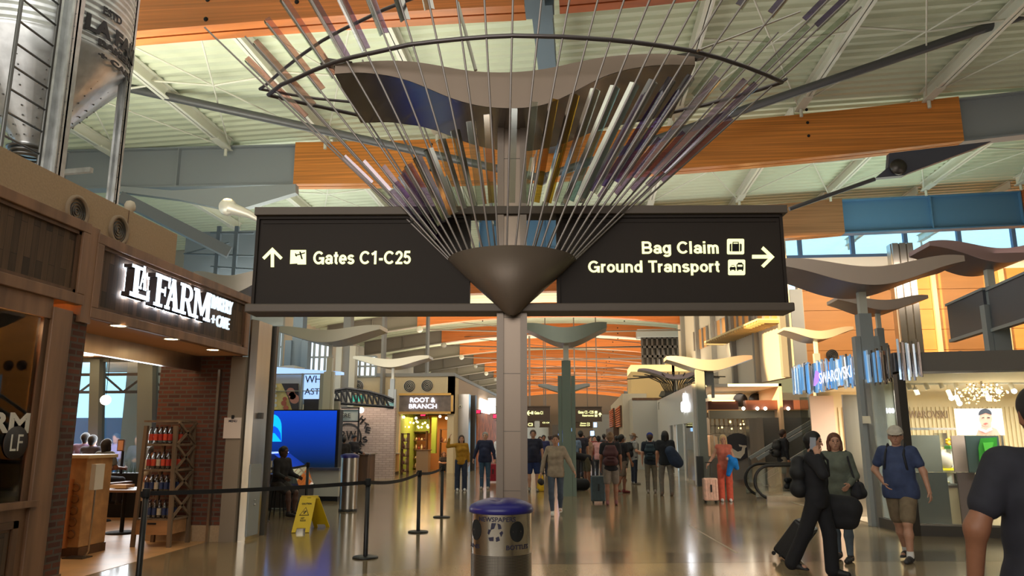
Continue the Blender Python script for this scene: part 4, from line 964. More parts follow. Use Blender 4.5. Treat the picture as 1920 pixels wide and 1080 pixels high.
c=P(198,750,y=14.5); MB().ball(c,.1,10).build('globe',mat('globe_glow',(255,250,240),.4,em=((255,245,230),4)),r); MB().tube([c+Z_*.1,(c.x,c.y,3.5)],.006,5).build('cord',M_blackm,r)
r=thing('ceiling_speaker',P(238,650,y=12.5),'octagonal box hanging under the bakery ceiling','ceiling box')
c=P(238,650,y=12.5); MB().lathe([(.001,0),(.22,0),(.28,.1),(.28,.22),(.001,.22)],c-Z_*.1,8,False).build('box',M_offw,r)
for i,(u,v) in enumerate(((166,667),(289,666))):
    c=P(u,v,z=3.495); r=thing('downlight',c,['recessed round downlight in the bakery ceiling by the brick pier','recessed round downlight in the middle of the bakery ceiling'][i],'downlight'); MB().lathe([(.001,-.001),(.09,-.001),(.1,.003)],c,20).build('lens',M_light,r)
# silo on the roof
c0=P(64,278,y=8.4); R0=(P(245,60,y=8.4)-P(78,60,y=8.4)).length; sc=Vector((P(78,100,y=8.4).x,8.4,0))
M_galv=mat('galvanised',(196,198,200),.34,.7,noise=(6,.15)); M_galvd=mat('galvanised_dark',(120,120,120),.4,.85)
si=thing('grain_silo',(sc.x,sc.y,4.2),'corrugated galvanised grain silo with cone bottom on the bakery roof','silo')
R0*=.83; _q=P(240,128,y=8.4); zc=CZ+(_q.z-CZ)*math.hypot(sc.x,sc.y)/math.hypot(_q.x,_q.y)-.2; za=c0.z
prof=[(R0,zc)]
z=zc
while z<zc+3.0: prof+=[(R0+.0,z),(R0+.018,z+.025),(R0+.018,z+.045),(R0,z+.07)]; z+=.09
MB().lathe(prof,(sc.x,sc.y,0),56).build('corrugated_body',M_galv,si)
MB().lathe([(R0+.01,zc+.03),(R0+.01,zc-.03),(.16,za+.05),(.16,za)],(sc.x,sc.y,0),40).build('cone',M_galv,si)
b=MB()
for k in range(3): b.lathe([(.22-.02*k,za-.05*k),(.25-.02*k,za-.02-.05*k),(.22-.02*k,za-.04-.05*k),(.14,za-.04-.05*k)],(sc.x,sc.y,0),28)
b.build('outlet_ring',M_galvd,si)
b=MB()
for k in range(16):
    a=2*math.pi*k/16
    for j in range(1,12):
        t=j/12; b.ball((sc.x+(R0*(1-t)+.16*t)*math.cos(a)*1.005,sc.y+(R0*(1-t)+.16*t)*math.sin(a)*1.005,zc*(1-t)+za*t),.012,3)
b.build('rivet_pattern',M_galvd,si)['kind']='stuff'
dirc=math.atan2(-sc.y,-sc.x)
def post(u,v,w,lab,ytop=None):
    p=P(u,v,z=4.46); b=MB(); b.box(p.x-w*.5,p.x-w*.5+.02,p.y-w*.6,p.y+w*.6,4.2,9).box(p.x+w*.5-.02,p.x+w*.5,p.y-w*.6,p.y+w*.6,4.2,9).box(p.x-w*.5,p.x+w*.5,p.y-.01,p.y+.01,4.2,9)
    o=b.build('leg',M_galv,si)
    bb=MB(); 
    for k in range(28): bb.ball((p.x+w*.45,p.y-w*.61,4.5+k*.16),.01,3)
    bb.build('bolts',M_galvd,o); return p
p1=P(98,315,x=-5.85); 
def post2(u,v,x,w):
    p=P(u,v,x=x); b=MB(); b.box(p.x-w*.5,p.x-w*.5+.03,p.y-w*.5,p.y+w*.5,4.2,9).box(p.x+w*.5-.03,p.x+w*.5,p.y-w*.5,p.y+w*.5,4.2,9).box(p.x-w*.5,p.x+w*.5,p.y-.015,p.y+.015,4.2,9)
    o=b.build('leg',M_galv,si); bb=MB()
    bb.box(p.x+w*.5,p.x+w*.5+.003,p.y-w*.38,p.y-w*.3,4.4,8.9)
    for k in range(28): bb.ball((p.x+w*.5+.003,p.y-w*.34,4.5+k*.16),.01,3)
    bb.build('riveted_strip',M_galvd,o)
post2(101,300,-5.98,.17); post2(212,360,-6.05,.11)
MB().beam((sc.x+.1,sc.y,4.9),(-6.0,8.3,4.9),.06,.06).build('tie_bar',M_galv,si)
lp=P(5,250,x=-6.15); lq=P(78,262,x=-6.15)
lad=MB().tube([(-6.15,lp.y,4.2),(-6.15,lp.y,9)],.022,6).tube([(-6.15,lq.y,4.2),(-6.15,lq.y,9)],.022,6).build('ladder_rail',M_galvd,si)
b=MB(); 
for k in range(18): b.tube([(-6.15,lp.y,4.3+k*.27),(-6.15,lq.y,4.3+k*.27)],.014,5)
b.build('ladder_rung',M_galvd,lad)
def acyl(u): # angle around silo of pixel column, measured at its visible face
    vx=Vector((sc.x,sc.y,0)); 
    best=min((abs(uu_(a)-u),a) for a in [math.radians(-150+k*.5) for k in range(330)])[1]; return best
def uu_(a):
    q=Vector((sc.x+R0*math.cos(a),sc.y+R0*math.sin(a),zc+.5-CZ)); h=q.x*(-sy)+q.y*cy; r_=q.x*cy+q.y*sy; return 960+F*r_/(h*cp+q.z*sp)
def zcyl(u,v,a):
    x,y=sc.x+R0*math.cos(a),sc.y+R0*math.sin(a)
    d=ray(u,v); h=x*(-sy)+y*cy; dh=d[0]*(-sy)+d[1]*cy; return CZ+d[2]*h/dh
def sfn(a0,z0): return lambda x,y,d:(sc.x+(R0+.03+d)*math.cos(a0+x/R0),sc.y+(R0+.03+d)*math.sin(a0+x/R0),z0+y)
M_silot=mat('silo_lettering',(46,42,46),.6)
al=acyl(160)
for s,u,v0,v1,wd,bo in (('ESTD',190,12,26,.3,.02),('LA FARM',162,24,54,1.15,.05),('BAKERY',188,72,84,.75,.05),('+ CAFE',190,96,107,.7,.05)):
    a=acyl(u); z0,z1=zcyl(u,v1,a),zcyl(u,v0,a); text('lettering',s,None,None,None,wd,z1-z0,.01,M_silot,si,bold=bo,fn=sfn(a,z0))
# ---------- middle left: screen, kiosk, roastery wall, plant shop, queue posts
def facing(par,nm,u0,u1,v0,v1,y,m,d=.05,bevel=0,label=None):
    a=P(u0,v1,y=y); c=P(u1,v0,y=y); return MB().box(min(a.x,c.x),max(a.x,c.x),y,y+d,min(a.z,c.z),max(a.z,c.z)).build(nm,m,par,label,bevel=bevel)
def ftext(s,u0,u1,v0,v1,y,m,par,bold=0,d=.02,nm='lettering'):
    a=P(u0,v1,y=y); c=P(u1,v0,y=y); return text(nm,s,a,X_,Z_,c.x-a.x,c.z-a.z,d,m,par,bold=bold)
# neutral massing of the shop block on the left of the concourse
zt=P(800,706,y=35).z; xR=P(851,760,y=35).x; xL=-17.0
x0=P(748,800,y=35).x
b=MB(); b.box(xL,xR,35,35.3,P(800,776,y=35).z,zt).box(xL,x0,35,35.3,0,P(800,776,y=35).z).box(xR-.3,xR,35,36.3,0,zt)
struct(b.build('wall_shops_front',M_cream,origin=(xL,35,0)))
struct(MB().box(xR-.3,xR,36.3,140,0,zt).build('wall_shops_side',mat('shop_side',(176,150,124),.7),origin=(xR,40,0)))
struct(MB().box(xL,xR+.02,34.9,140,zt,zt+.16).build('trim_9',M_greyp,origin=(xL,35,zt)))
struct(MB().box(-17.3,-17,40.2,140,0,10).build('wall_far_left',mat('far_left_wall',(178,160,140),.8),origin=(-17,40,0)))
for i,(u,v) in enumerate(((641,723),(671,724),(768,724),(801,723))):
    c=P(u,v,y=34.98); r=thing('air_diffuser',c,['round black diffuser on the cream bulkhead, leftmost, beside the bright post','round black diffuser on the cream bulkhead above the roof truss','round spiral diffuser above the plant shop sign, left one','round spiral diffuser above the plant shop sign, right one'][i],'air vent')
    b=MB()
    for rr in (.26,.19,.12,.05): b.lathe([(rr-.035,0),(rr-.035,.03),(rr,.04),(rr,0)],(0,0,0),20)
    b.v=[(c.x+p[0],c.y-p[2],c.z+p[1]) for p in b.v]; b.build('rings',M_black,r)
    b=MB(); b.lathe([(.001,0),(.29,0),(.29,.01),(.001,.01)],(0,0,0),20); b.v=[(c.x+p[0],c.y-p[2],c.z+p[1]) for p in b.v]; b.build('plate',M_offw,r)
# upper clerestory windows on the left, steel columns
struct(MB().box(-22,-13.6,33,33.2,4.6,10.6).build('wall_upper_left',mat('upper_left_wall',(170,166,156),.7),origin=(-18,33,4.6)))
M_bluec=mat('column_blue_grey',(92,106,118),.5); 
def win(u0,u1,v0,v1,y,n):
    w=struct(facing(None,'window_%d'%n,u0,u1,v0,v1,y,mat('bright_daylight',(214,226,232),.4,em=((214,228,240),.85)),.02))
    b=MB(); a=P(u0,v1,y=y);c=P(u1,v0,y=y)
    for k in range(5): x=a.x+(c.x-a.x)*k/4; b.box(x-.05,x+.05,y-.06,y,a.z,c.z)
    for k in range(3): z=a.z+(c.z-a.z)*k/2; b.box(a.x,c.x,y-.05,y,z-.04,z+.04)
    b.build('muntin',mat('muntin_grey',(150,156,156),.5),w)
win(505,532,612,690,32.8,3); win(577,622,640,700,32.8,4); win(664,706,668,706,34.6,5)
for i,(u0,u1,v0,v1,y,l) in enumerate(((540,574,570,700,31,'blue-grey steel column with stepped boxes above the kiosk, behind the gates sign'),(636,660,645,700,34,'tan boxed column left of the round wing lights'),(709,725,600,706,34.3,'slim grey steel column rising behind the wavy light to the roof'),(793,806,610,706,38,'grey steel column above the plant shop, left one'))):
    r=thing('steel_column',(P(u0,v1,y=y).x,y,P(u0,v1,y=y).z),l,'column')
    a=P(u0,v1,y=y);c=P(u1,v0,y=y); MB().box(a.x+.1,c.x-.1,y,y+.5,0 if y<35 else zt,9.6).build('shaft',M_bluec if i==0 else M_greyp,r)
    if i<2: 
        for s in (0,1): x=a.x-.15+s*(c.x-a.x+.1); MB().box(x,x+.28,y-.15,y+.3,3,P(600,638 if i==0 else 650,y=y).z).build('service_box',M_bluec if i==0 else M_offw,r)
# wing lights
def wpx(u0,u1,vt,vb,y,label,pole_u=None,vth=None,base=0.0,m=None,pr=.09,depth=1.3,rot=0,mu=None,group=None,tilt=.0,poly=None):
    uc=(u0+u1)/2 if pole_u is None else pole_u
    a=P(u0,vt,y=y);c=P(u1,vt,y=y);k=P(uc,vb,y=y); half=(c.x-a.x)/2; zt_=(a.z+c.z)/2; th=vth or .3; amp=max(.08,(zt_-k.z-th)/2)
    return wing('wave_light',((a.x+c.x)/2,y,k.z+amp),half,amp,0,depth,th,rot,m or M_wing,label,pole=True,polem=poly or M_steelg,pole_r=pr,pole_z0=base,m_under=mu,tilt=tilt)
M_wl=mat('wing_pale',(196,190,172),.4,.3); M_wr=mat('wing_shadow',(158,140,128),.45,.3)
wpx(525,720,619,646,24,'wavy pale wing light on a bright post left of centre, under the gates sign',628,.4,m=M_wl,poly=mat('post_cream',(214,206,180),.4,.3))
wpx(668,808,674,691,32,'wavy pale wing light on a post beside the plant shop',743,.35,m=M_wl,poly=M_steelg)
wpx(440,562,690,712,26,'wavy wing light half hidden behind the steel column at left',500,.3,m=M_wl)
wpx(985,1137,625,648,22,'wavy grey-green wing light right of the centre post',1040,.45,m=mat('wing_green',(134,142,130),.4,.4),poly=mat('post_green',(110,126,116),.5),pr=.13)
wpx(1010,1106,727,737,40,'small far wavy wing light just right of the centre post',1058,.3,m=M_steelg,pr=.07,poly=mat('post_pink',(190,150,136),.4,.5))
wpx(380,520,520,560,19,'dull metal wing light behind the right end of the bakery sign',445,.5,m=M_wing)
# plant/home shop
sh=thing('shop_sign',(P(798,775,y=34.9).x,34.8,P(798,775,y=34.9).z),'grey board in a gold frame with two lines of glowing white shop lettering','sign')
facing(sh,'board',748,848,741,774,34.85,mat('sign_slate',(120,104,92),.6,noise=(4,.2)))
b=MB(); a=P(747,776,y=34.8);c=P(850,737,y=34.8); M_gold=mat('gold_frame',(196,150,72),.4,.4)
b.box(a.x,c.x,34.75,34.9,c.z-.1,c.z).box(a.x,c.x,34.75,34.9,a.z,a.z+.1).box(c.x-.1,c.x,34.75,34.9,a.z,c.z); b.build('frame',M_gold,sh)
M_neon=mat('neon_white',(240,240,255),.4,em=((235,238,255),2.2))
ftext('ROOT &',769,816,745.5,754.5,34.80,M_neon,sh,.008); ftext('BRANCH',767,819,757.5,766,34.80,M_neon,sh,.008)
struct(MB().box(P(748,800,y=35).x,xR-.3,39,39.2,0,3).build('wall_shop_back',mat('shop_back',(196,130,70),.7)))
struct(MB().box(P(740,800,y=35).x,xR-.3,35.3,39,2.75,2.8).build('ceiling_shop',M_blackm))
struct(MB().box(P(748,800,y=35).x-.1,P(748,800,y=35).x,35.3,39,0,2.8).build('wall_shop_side',mat('shop_side_in',(150,170,70),.7)))
facing(tag(facing(None,'green_panel',757,806,786,812,38.6,mat('lime_paint',(150,170,60),.6)),'lime green wall panel inside the plant shop','wall panel'),'trim_strip',757,806,812,813.5,38.55,M_oakd)
tag(facing(None,'green_column',808,818,781,850,37.5,mat('lime_paint',(150,170,60),.6),.3),'lime green column inside the plant shop','column')
rnd=random.Random(5)
M_bulb=mat('bulb_glow',(255,220,150),.4,em=((255,205,120),7))
for i in range(22):
    u=750+rnd.random()*54; v=790+rnd.random()*13; y=36+rnd.random()*2; c=P(u,v,y=y)
    r=thing('pendant_bulb',c,'small glowing pendant bulb hanging in the plant shop','lamp','pendant bulbs in the plant shop'); MB().ball(c,.05,5).build('bulb',M_bulb,r); MB().tube([c,(c.x,c.y,2.75)],.006,4).build('cord',M_black,r)
for i,(u,v) in enumerate(((757,782),(780,784),(825,781),(837,784))):
    c=P(u,v,y=35.6); o=MB().ball(c,.06,6).build('spot_lamp',mat('spot_glow',(255,250,230),.4,em=((255,240,210),10))); tag(o,'bright spot lamp just behind the opening of the plant shop','lamp','spot lamps in the plant shop opening')
def exit_sign(u0,u1,v0,v1,y,label):
    r=thing('exit_sign',P((u0+u1)/2,v1,y=y),label,'exit sign'); facing(r,'box',u0,u1,v0,v1,y,mat('exit_box',(70,16,24),.5),.05); ftext('EXIT',u0+1,u1-1,v0+1.2,v1-1.2,y-.02,mat('exit_red',(255,50,80),.4,em=((255,40,80),2.5)),r,.04,.01)
exit_sign(788,799,776,781,36,'small red exit sign inside the plant shop opening')
exit_sign(891,902,768,776,40,'pink-red exit sign left of the bright shop sign on the side wall'); exit_sign(924,932,776,785,38,'pink-red exit sign beside the centre post')
# shelving with goods
def shelfunit(u0,u1,v0,v1,y,label,n=5,cols=((120,70,60),(210,180,140),(60,70,60),(190,90,60))):
    a=P(u0,v1,y=y);c=P(u1,v0,y=y); r=thing('shelf_unit',((a.x+c.x)/2,y,0),label,'shelf')
    x0,x1=a.x,c.x; H=c.z
    for x in (x0,x1-.04): MB().box(x,x+.04,y,y+.4,0,H).build('upright',M_oakd,r)
    for k in range(n): z=.1+(H-.15)*k/(n-1); MB().box(x0,x1,y,y+.4,z,z+.03).build('shelf_board',M_oakd,r)
    for k in range(n-1):
        z=.13+(H-.15)*k/(n-1); m=int((x1-x0)/.16)
        for j in range(m):
            h=.1+.15*rnd.random(); x=x0+.07+j*(x1-x0-.1)/m
            o=MB().lathe([(.001,0),(.045,0),(.05,h*.6),(.02,h*.8),(.02,h),(.001,h)],(x+.05,y+.12,z),8).build('jar_goods',mat('goods_%d'%(j%4),cols[j%4],.5)); tag(o,'small jar or trinket on '+label,'goods','goods on '+label[:40])
    return r
shelfunit(750,765,812,880,34.0,'dark shelf just outside the plant shop',6)
shelfunit(769,800,808,870,38.2,'back shelving under the plant shop bulbs',5,((240,200,140),(220,120,80),(160,60,50),(250,230,190)))
shelfunit(823,840,804,868,37.6,'right-hand shelving of the plant shop',4,((190,170,150),(150,120,100),(210,190,170),(120,90,70)))
r=thing('shop_counter',(P(785,872,y=36).x,36,0),'pale cardboard-coloured counter inside the plant shop','counter')
a=P(780,873,y=36);c=P(803,845,y=36); MB().box(a.x,c.x,36,36.6,0,c.z).build('body',mat('counter_tan',(160,132,104),.7),r); MB().box(a.x-.05,c.x+.05,35.95,36.65,c.z,c.z+.04).build('top',M_oakd,r)
# steel pillars at the corner
r=thing('steel_pillar',(P(865,885,z=0)),'stainless steel clad pillar at the corner right of the plant shop','pillar')
a=P(853,885,z=0);c=P(878,885,z=0); hz=P(865,739,y=a.y).z; MB().box(a.x,c.x,a.y,a.y+.6,0,hz).build('cladding',M_steel,r)
q=P(863,762,y=a.y-.01); b=MB(); b.lathe([(.001,0),(.09,0),(.1,.03),(.001,.03)],(0,0,0),14); b.v=[(q.x+p[0],q.y-p[2],q.z+p[1]) for p in b.v]; b.build('sensor_ring',M_white,r); MB().ball((q.x,q.y-.03,q.z),.035,5).build('lens',M_black,r)
a=P(879,882,z=0);c=P(890,882,z=0); o=MB().box(a.x,c.x,a.y,a.y+.5,0,P(885,741,y=a.y).z).build('dark_pillar',M_steel_d); tag(o,'dark grey pillar immediately right of the steel corner pillar','pillar')
# next shop along the side wall
r=thing('lightbox_sign',(xR+.05,44,2.8),'overexposed white illuminated shop sign on the side wall behind the centre post','sign')
def sidebox(par,nm,u0,u1,v0,v1,x,m,d=.08):
    a=P(u0,v1,x=x);c=P(u1,v0,x=x); return MB().box(x-d/2,x+d/2,a.y,c.y,min(P(u0,v1,x=x).z,P(u1,v1,x=x).z),max(P(u0,v0,x=x).z,P(u1,v0,x=x).z)).build(nm,m,par)
sidebox(r,'light_panel',901,917,753,773,xR+.1,mat('lightbox',(255,255,255),.4,em=((255,252,248),3.2)))
c=P(920,761,y=46); MB().box(c.x-.15,c.x+.3,45.9,46,c.z-.45,c.z+.45).build('blade',MATS['lightbox'],r)
o=sidebox(None,'shopfront',893,930,778,880,xR+.1,mat('warm_shopfront',(190,110,60),.6,noise=(2,.4))); tag(o,'warm wood-toned open shopfront on the side wall behind the man in navy','shopfront')
# white brick roastery wall
M_wb=brickmat('white_brick',(186,164,150),(170,148,136),(150,130,120),bw=.3,bh=.09,ms=.012,bump=.4)
wy=30.5
wl_=facing(None,'wall_roastery',600,741,764,897,wy,M_wb,.3); struct(wl_)
r=thing('roastery_mark',P(672,820,y=wy-.02),'thin black ring and curved letters painted on the white brick wall','wall sign')
M_ink2=mat('ink_black',(30,26,26),.6)
cc=P(652,820,y=wy-.02); R1=(P(677,820,y=wy)-cc).length
b=MB(); b.lathe([(R1-.03,0),(R1+.03,0),(R1+.03,.015),(R1-.03,.015)],(0,0,0),50); b.v=[(cc.x+p[0],cc.y-p[2],cc.z+p[1]) for p in b.v]; b.build('ring',M_ink2,r)
for ch,u,v,rot in (('H',677,783,-38),('I',679,790,-34),('T',684,797,-24),('E',689,806,-12),('R',681,834,30),('S',686,826,16),('E',676,843,45)):
    p=P(u,v,y=wy-.02); a=math.radians(rot); s=.2 if ch!='I' else .05
    text('letter',ch,p-Vector((.1,0,.1)),(math.cos(a),0,math.sin(a)),(-math.sin(a),0,math.cos(a)),s,.24,.015,M_ink2,r,bold=.02)
ftext('&W',638,668,808,826,wy-.08,M_ink2,r,0,.03,'letter')
r=thing('order_sign',P(655,798,y=30),'grey hanging board ending in ERE, in a thin black frame','sign')
facing(r,'board',636,673,768,789,29.9,mat('board_sage',(170,172,158),.6)); ftext('HERE',633,657,775,783,29.85,M_ink2,r,0,.02)
a=P(636,850,y=29.8);c=P(674,764,y=29.8); b=MB(); b.box(c.x-.05,c.x,29.8,29.88,a.z,c.z).box(a.x,c.x,29.8,29.88,c.z-.05,c.z); z=P(650,790,y=29.8).z; b.box(a.x,c.x,29.8,29.88,z-.03,z+.02); b.build('frame',M_ink2,r)
o=MB().ball(P(677,769,y=30),.12,8).build('globe_lamp',mat('globe2',(255,240,230),.4,em=((255,238,220),3))); tag(o,'small glowing globe lamp at the corner of the order board','lamp')
# roof truss over roastery
r=thing('canopy_truss',P(680,760,y=29),'black curved lattice truss canopy over the roastery with teal sheets behind','truss')
b=MB(); top=[(620,734),(650,728),(690,734),(720,742),(738,750)]; bot=[(620,755),(650,757),(690,760),(720,762),(738,764)]
for row in (top,bot): b.tube([P(u,v,y=29) for u,v in row],.06,6)
b.tube([P(u,v+4,y=30.3) for u,v in top],.05,6); b.build('chord',M_blackm,r)
b=MB()
tp=[P(620+k*10,float(np.interp(620+k*10,[q[0] for q in top],[q[1] for q in top])),y=29) for k in range(12)]; bt=[P(620+k*10,float(np.interp(620+k*10,[q[0] for q in bot],[q[1] for q in bot])),y=29) for k in range(12)]
for k in range(11): b.tube([tp[k],bt[k+1]],.045,5); b.tube([tp[k],bt[k]],.03,5)
b.build('lattice',M_blackm,r)
facing(r,'teal_sheet',660,682,741,753,30.4,mat('teal',(40,150,130),.5)); facing(r,'teal_sheet',724,738,755,764,30.4,mat('teal2',(120,170,170),.5))
# counters by the roastery
r=thing('menu_board',P(704,885,z=0),'blank white upright panel in front of the roastery counter','sign')
a=P(692,885,z=0); c=P(716,885,z=0); MB().box(a.x,c.x,a.y,a.y+.06,.02,P(700,853,y=a.y).z).build('panel',M_white,r); MB().box(a.x+.05,c.x-.05,a.y-.05,a.y+.1,0,.03).build('foot',M_steel_d,r)
r=thing('roastery_counter',P(740,893,z=0),'stepped counter with warm-lit tan fronts beside the white panel','counter')
a=P(716,890,z=0);c=P(766,884,z=0); zt_=P(730,852,y=a.y).z; L_=mat('lit_tan',(206,168,112),.5)
MB().box(a.x,c.x,a.y,a.y+1.2,.1,zt_).build('body',L_,r); MB().box(a.x-.05,c.x+.05,a.y-.05,a.y+1.25,zt_,zt_+.05).build('top',M_offw,r); MB().box(a.x,c.x,a.y+.04,a.y+1.2,0,.1).build('plinth',M_steel_d,r)
b=MB(); 
for k in range(3): z=.3+k*.25; b.box(a.x,c.x,a.y-.015,a.y,z,z+.02)
b.build('reveal',M_oakd,r)
r=thing('counter_block',P(682,900,z=0),'brown wooden counter block behind the second recycling bin','counter')
a=P(673,905,z=0); MB().box(a.x-1.2,a.x+.3,a.y,a.y+1.0,0,1.0).build('body',M_oakd,r); MB().box(a.x-1.25,a.x+.35,a.y-.05,a.y+1.05,1.0,1.04).build('top',M_steel,r)
# blue video screen and its counter
r=thing('video_screen',(P(562,935,y=20).x,20,0),'large blue video screen with a light blue arch shape, above a pale counter','screen')
m=mat('screen_blue',(10,60,150),.3); nt=m.node_tree; b_=nt.nodes['Principled BSDF']; tc=nt.nodes.new('ShaderNodeTexCoord'); sx=nt.nodes.new('ShaderNodeSeparateXYZ'); mr=nt.nodes.new('ShaderNodeMapRange'); mr.inputs[1].default_value=.9; mr.inputs[2].default_value=2.4
mx=nt.nodes.new('ShaderNodeMix'); mx.data_type='RGBA'; mx.inputs[6].default_value=lin((8,28,52))+(1,); mx.inputs[7].default_value=lin((10,70,210))+(1,); L=nt.links.new
L(tc.outputs['Object'],sx.inputs[0]); L(sx.outputs[2],mr.inputs[0]); L(mr.outputs[0],mx.inputs[0]); L(mx.outputs[2],b_.inputs['Emission Color']); b_.inputs['Emission Strength'].default_value=.75; b_.inputs['Base Color'].default_value=(.005,.01,.03,1)
a=P(490,878,y=20);c=P(632,770,y=20)
MB().box(a.x-.3,c.x,19.99,20,a.z,c.z).build('display',m,r); MB().box(a.x-.35,c.x+.08,20,20.3,a.z-.03,c.z+.03).build('housing',M_black,r)
M_cy=mat('logo_cyan',(20,170,240),.4,em=((10,170,245),1.0)); 
def pix(y,pl,d,nm,m,par):
    b=MB(); b.prism([P(u,v,y=y) for u,v in reversed(pl)],(0,-d,0)); return b.build(nm,m,par)
pix(19.985,[(496,828),(496,800)]+[(512-16*math.cos(math.pi*k/12),800-23*math.sin(math.pi*k/12)) for k in range(13)]+[(528,828)],.01,'arch_shape',M_cy,r)
pix(19.97,[(499,822),(502,806),(508,800),(515,799),(521,803),(526,812),(528,828),(515,812),(509,812),(505,816)],.008,'arch_inner',mat('logo_blue',(10,80,220),.4,em=((10,80,220),.8)),r)
MB().box(P(555,938,y=20).x,P(640,938,y=20).x,19.7,20.4,.12,P(600,882,y=19.7).z).build('counter',mat('counter_white',(188,186,176),.5),r); MB().box(P(552,938,y=20).x,P(642,938,y=20).x,19.6,20.45,P(600,882,y=19.7).z,P(600,877,y=19.7).z).build('counter_top',M_steel,r); MB().box(P(556,938,y=20).x,P(638,938,y=20).x,19.75,20.4,0,.12).build('plinth',M_black,r)
for x in (a.x+.2,c.x-.25): MB().box(x,x+.08,20.1,20.2,0,a.z).build('support',M_black,r)
# glass display case beside it
r=thing('display_case',P(520,965,z=0),'slanted glass display case with dark base beside the queue post','display case')
y=17.2; a=P(478,960,y=y); c=P(560,912,y=y); zz0=P(540,912,y=y).z
MB().box(a.x,c.x,y,y+1.0,.05,zz0-.02).build('base',mat('case_dark',(46,44,46),.5),r); MB().box(a.x,c.x+.02,y-.02,y+1.02,zz0-.02,zz0).build('deck',M_steel_d,r)
zt_=P(520,851,y=y).z; g=[Vector((a.x,y,zz0)),Vector((c.x,y,zz0)),Vector((P(548,878,y=y).x,y,P(548,878,y=y).z)),Vector((P(512,850,y=y).x,y,zt_)),Vector((a.x,y,zt_))]
MB().prism([q for q in g],(0,.012,0)).prism([q+Vector((0,.95,0)) for q in g],(0,.012,0)).build('glass_side',M_glass,r)
b=MB(); q=[g[1],g[1]+Y_*.95,g[2]+Y_*.95,g[2]]; b.prism(q,(.01,0,.0)); q=[g[2],g[2]+Y_*.95,g[3]+Y_*.95,g[3]]; b.prism(q,(.0,0,.01)); b.build('glass_front',M_glass,r)
MB().box(a.x+.2,c.x-.4,y+.1,y+.8,zz0+.25,zz0+.27).build('inner_shelf',M_white,r); MB().box(a.x,P(512,850,y=y).x,y,y+.95,zt_,zt_+.03).build('lid',mat('case_light',(200,215,255),.4,em=((120,150,255),1.2)),r)
facing(tag(facing(None,'standing_panel',486,510,864,886,y-.25,M_offw,.03),'small pale panel leaning at the glass display case','panel'),'edge_strip',486,510,886,887.5,y-.26,M_steel_d)
# kiosk with illuminated fascia
r=thing('kiosk_facade',P(560,768,y=24.5),'pale framed kiosk front with a food photo and blue-white panels of thin black letters','kiosk')
M_kb=mat('kiosk_backlit',(170,200,240),.4,em=((160,195,245),.8)); M_kf=mat('kiosk_frame',(176,170,150),.5)
a=P(500,705,y=24.5); b=MB(); b.prism([P(500,687,y=24.5),P(500,702,y=24.5),P(640,702,y=24.5),P(640,697,y=24.5)],(0,.3,0)); b.build('fascia',M_kb,r)
facing(r,'backlit_panel',568,604,701,748,24.55,M_kb); facing(r,'backlit_panel',606,620,701,748,24.55,M_kb)
ftext('WHIT',572,618,704,718,24.5,M_ink2,r,-.002,.02); ftext('ASTER',571,618,728,740,24.5,M_ink2,r,-.002,.02)
facing(r,'pale_panel',500,570,702,770,24.6,mat('kiosk_pale',(206,200,196),.6)); b=MB()
for u0,u1 in ((598,608),(563,569),(499,503)): a=P(u0,770,y=24.4);c=P(u1,700,y=24.4); b.box(a.x,c.x,24.35,24.5,a.z,c.z)
for v0,v1 in ((700,702.5),(732,734)): a=P(500,v1,y=24.4);c=P(608,v0,y=24.4); b.box(a.x,c.x,24.4,24.5,a.z,c.z)
b.build('frame',M_kf,r)
ph=facing(r,'food_photo',509,560,719,770,24.5,mat('photo_cream',(232,205,130),.5,noise=(3,.25)))
def pdisc(u,v,r1,m,nm='photo_shape',y=24.49): pix(y,[(u+r1*math.cos(2*math.pi*k/16),v+r1*math.sin(2*math.pi*k/16)) for k in range(16)],.006,nm,m,ph)
pix(24.49,[(528,719),(560,719),(560,770),(548,770),(540,745)],.006,'photo_dark',mat('photo_dark_m',(70,60,62),.5),ph)
for u,v,rr in ((545,735,8),(552,748,9),(548,742,7)): pdisc(u,v,rr,mat('photo_pink',(214,140,120),.5),y=24.48)
for u,v,rr in ((532,756,5),(534,748,4),(536,765,5)): pdisc(u,v,rr,mat('photo_red',(196,100,76),.5),y=24.47)
for k in range(5): pdisc(516,724+k*9,3.2,mat('photo_white',(236,232,224),.5),y=24.48)
facing(r,'lower_dark',569,637,748,770,24.6,mat('kiosk_dark',(60,56,58),.5)); 
for x,_ in ((P(505,770,y=24.6).x,0),(P(632,770,y=24.6).x,0)): MB().box(x-.08,x+.08,24.5,24.7,0,P(505,770,y=24.6).z+.3).build('leg',M_kf,r)
# second recycling bin with stand
p=P(652,958,z=0); r=thing('recycling_bin',p,'tall far stainless recycling bin with a blue top beside the queue belts','bin')
hh=P(652,850,y=p.y).z; rb_=.2
MB().lathe([(rb_,.04),(rb_,hh-.1)],p,28).build('steel_body',M_steel,r); MB().lathe([(rb_+.01,hh-.1),(rb_+.015,hh-.04),(.1,hh),(.001,hh)],p,28).build('lid',lid,r); MB().lathe([(rb_+.01,0),(rb_+.01,.05),(.1,.05)],p,28).build('base_ring',M_black,r)
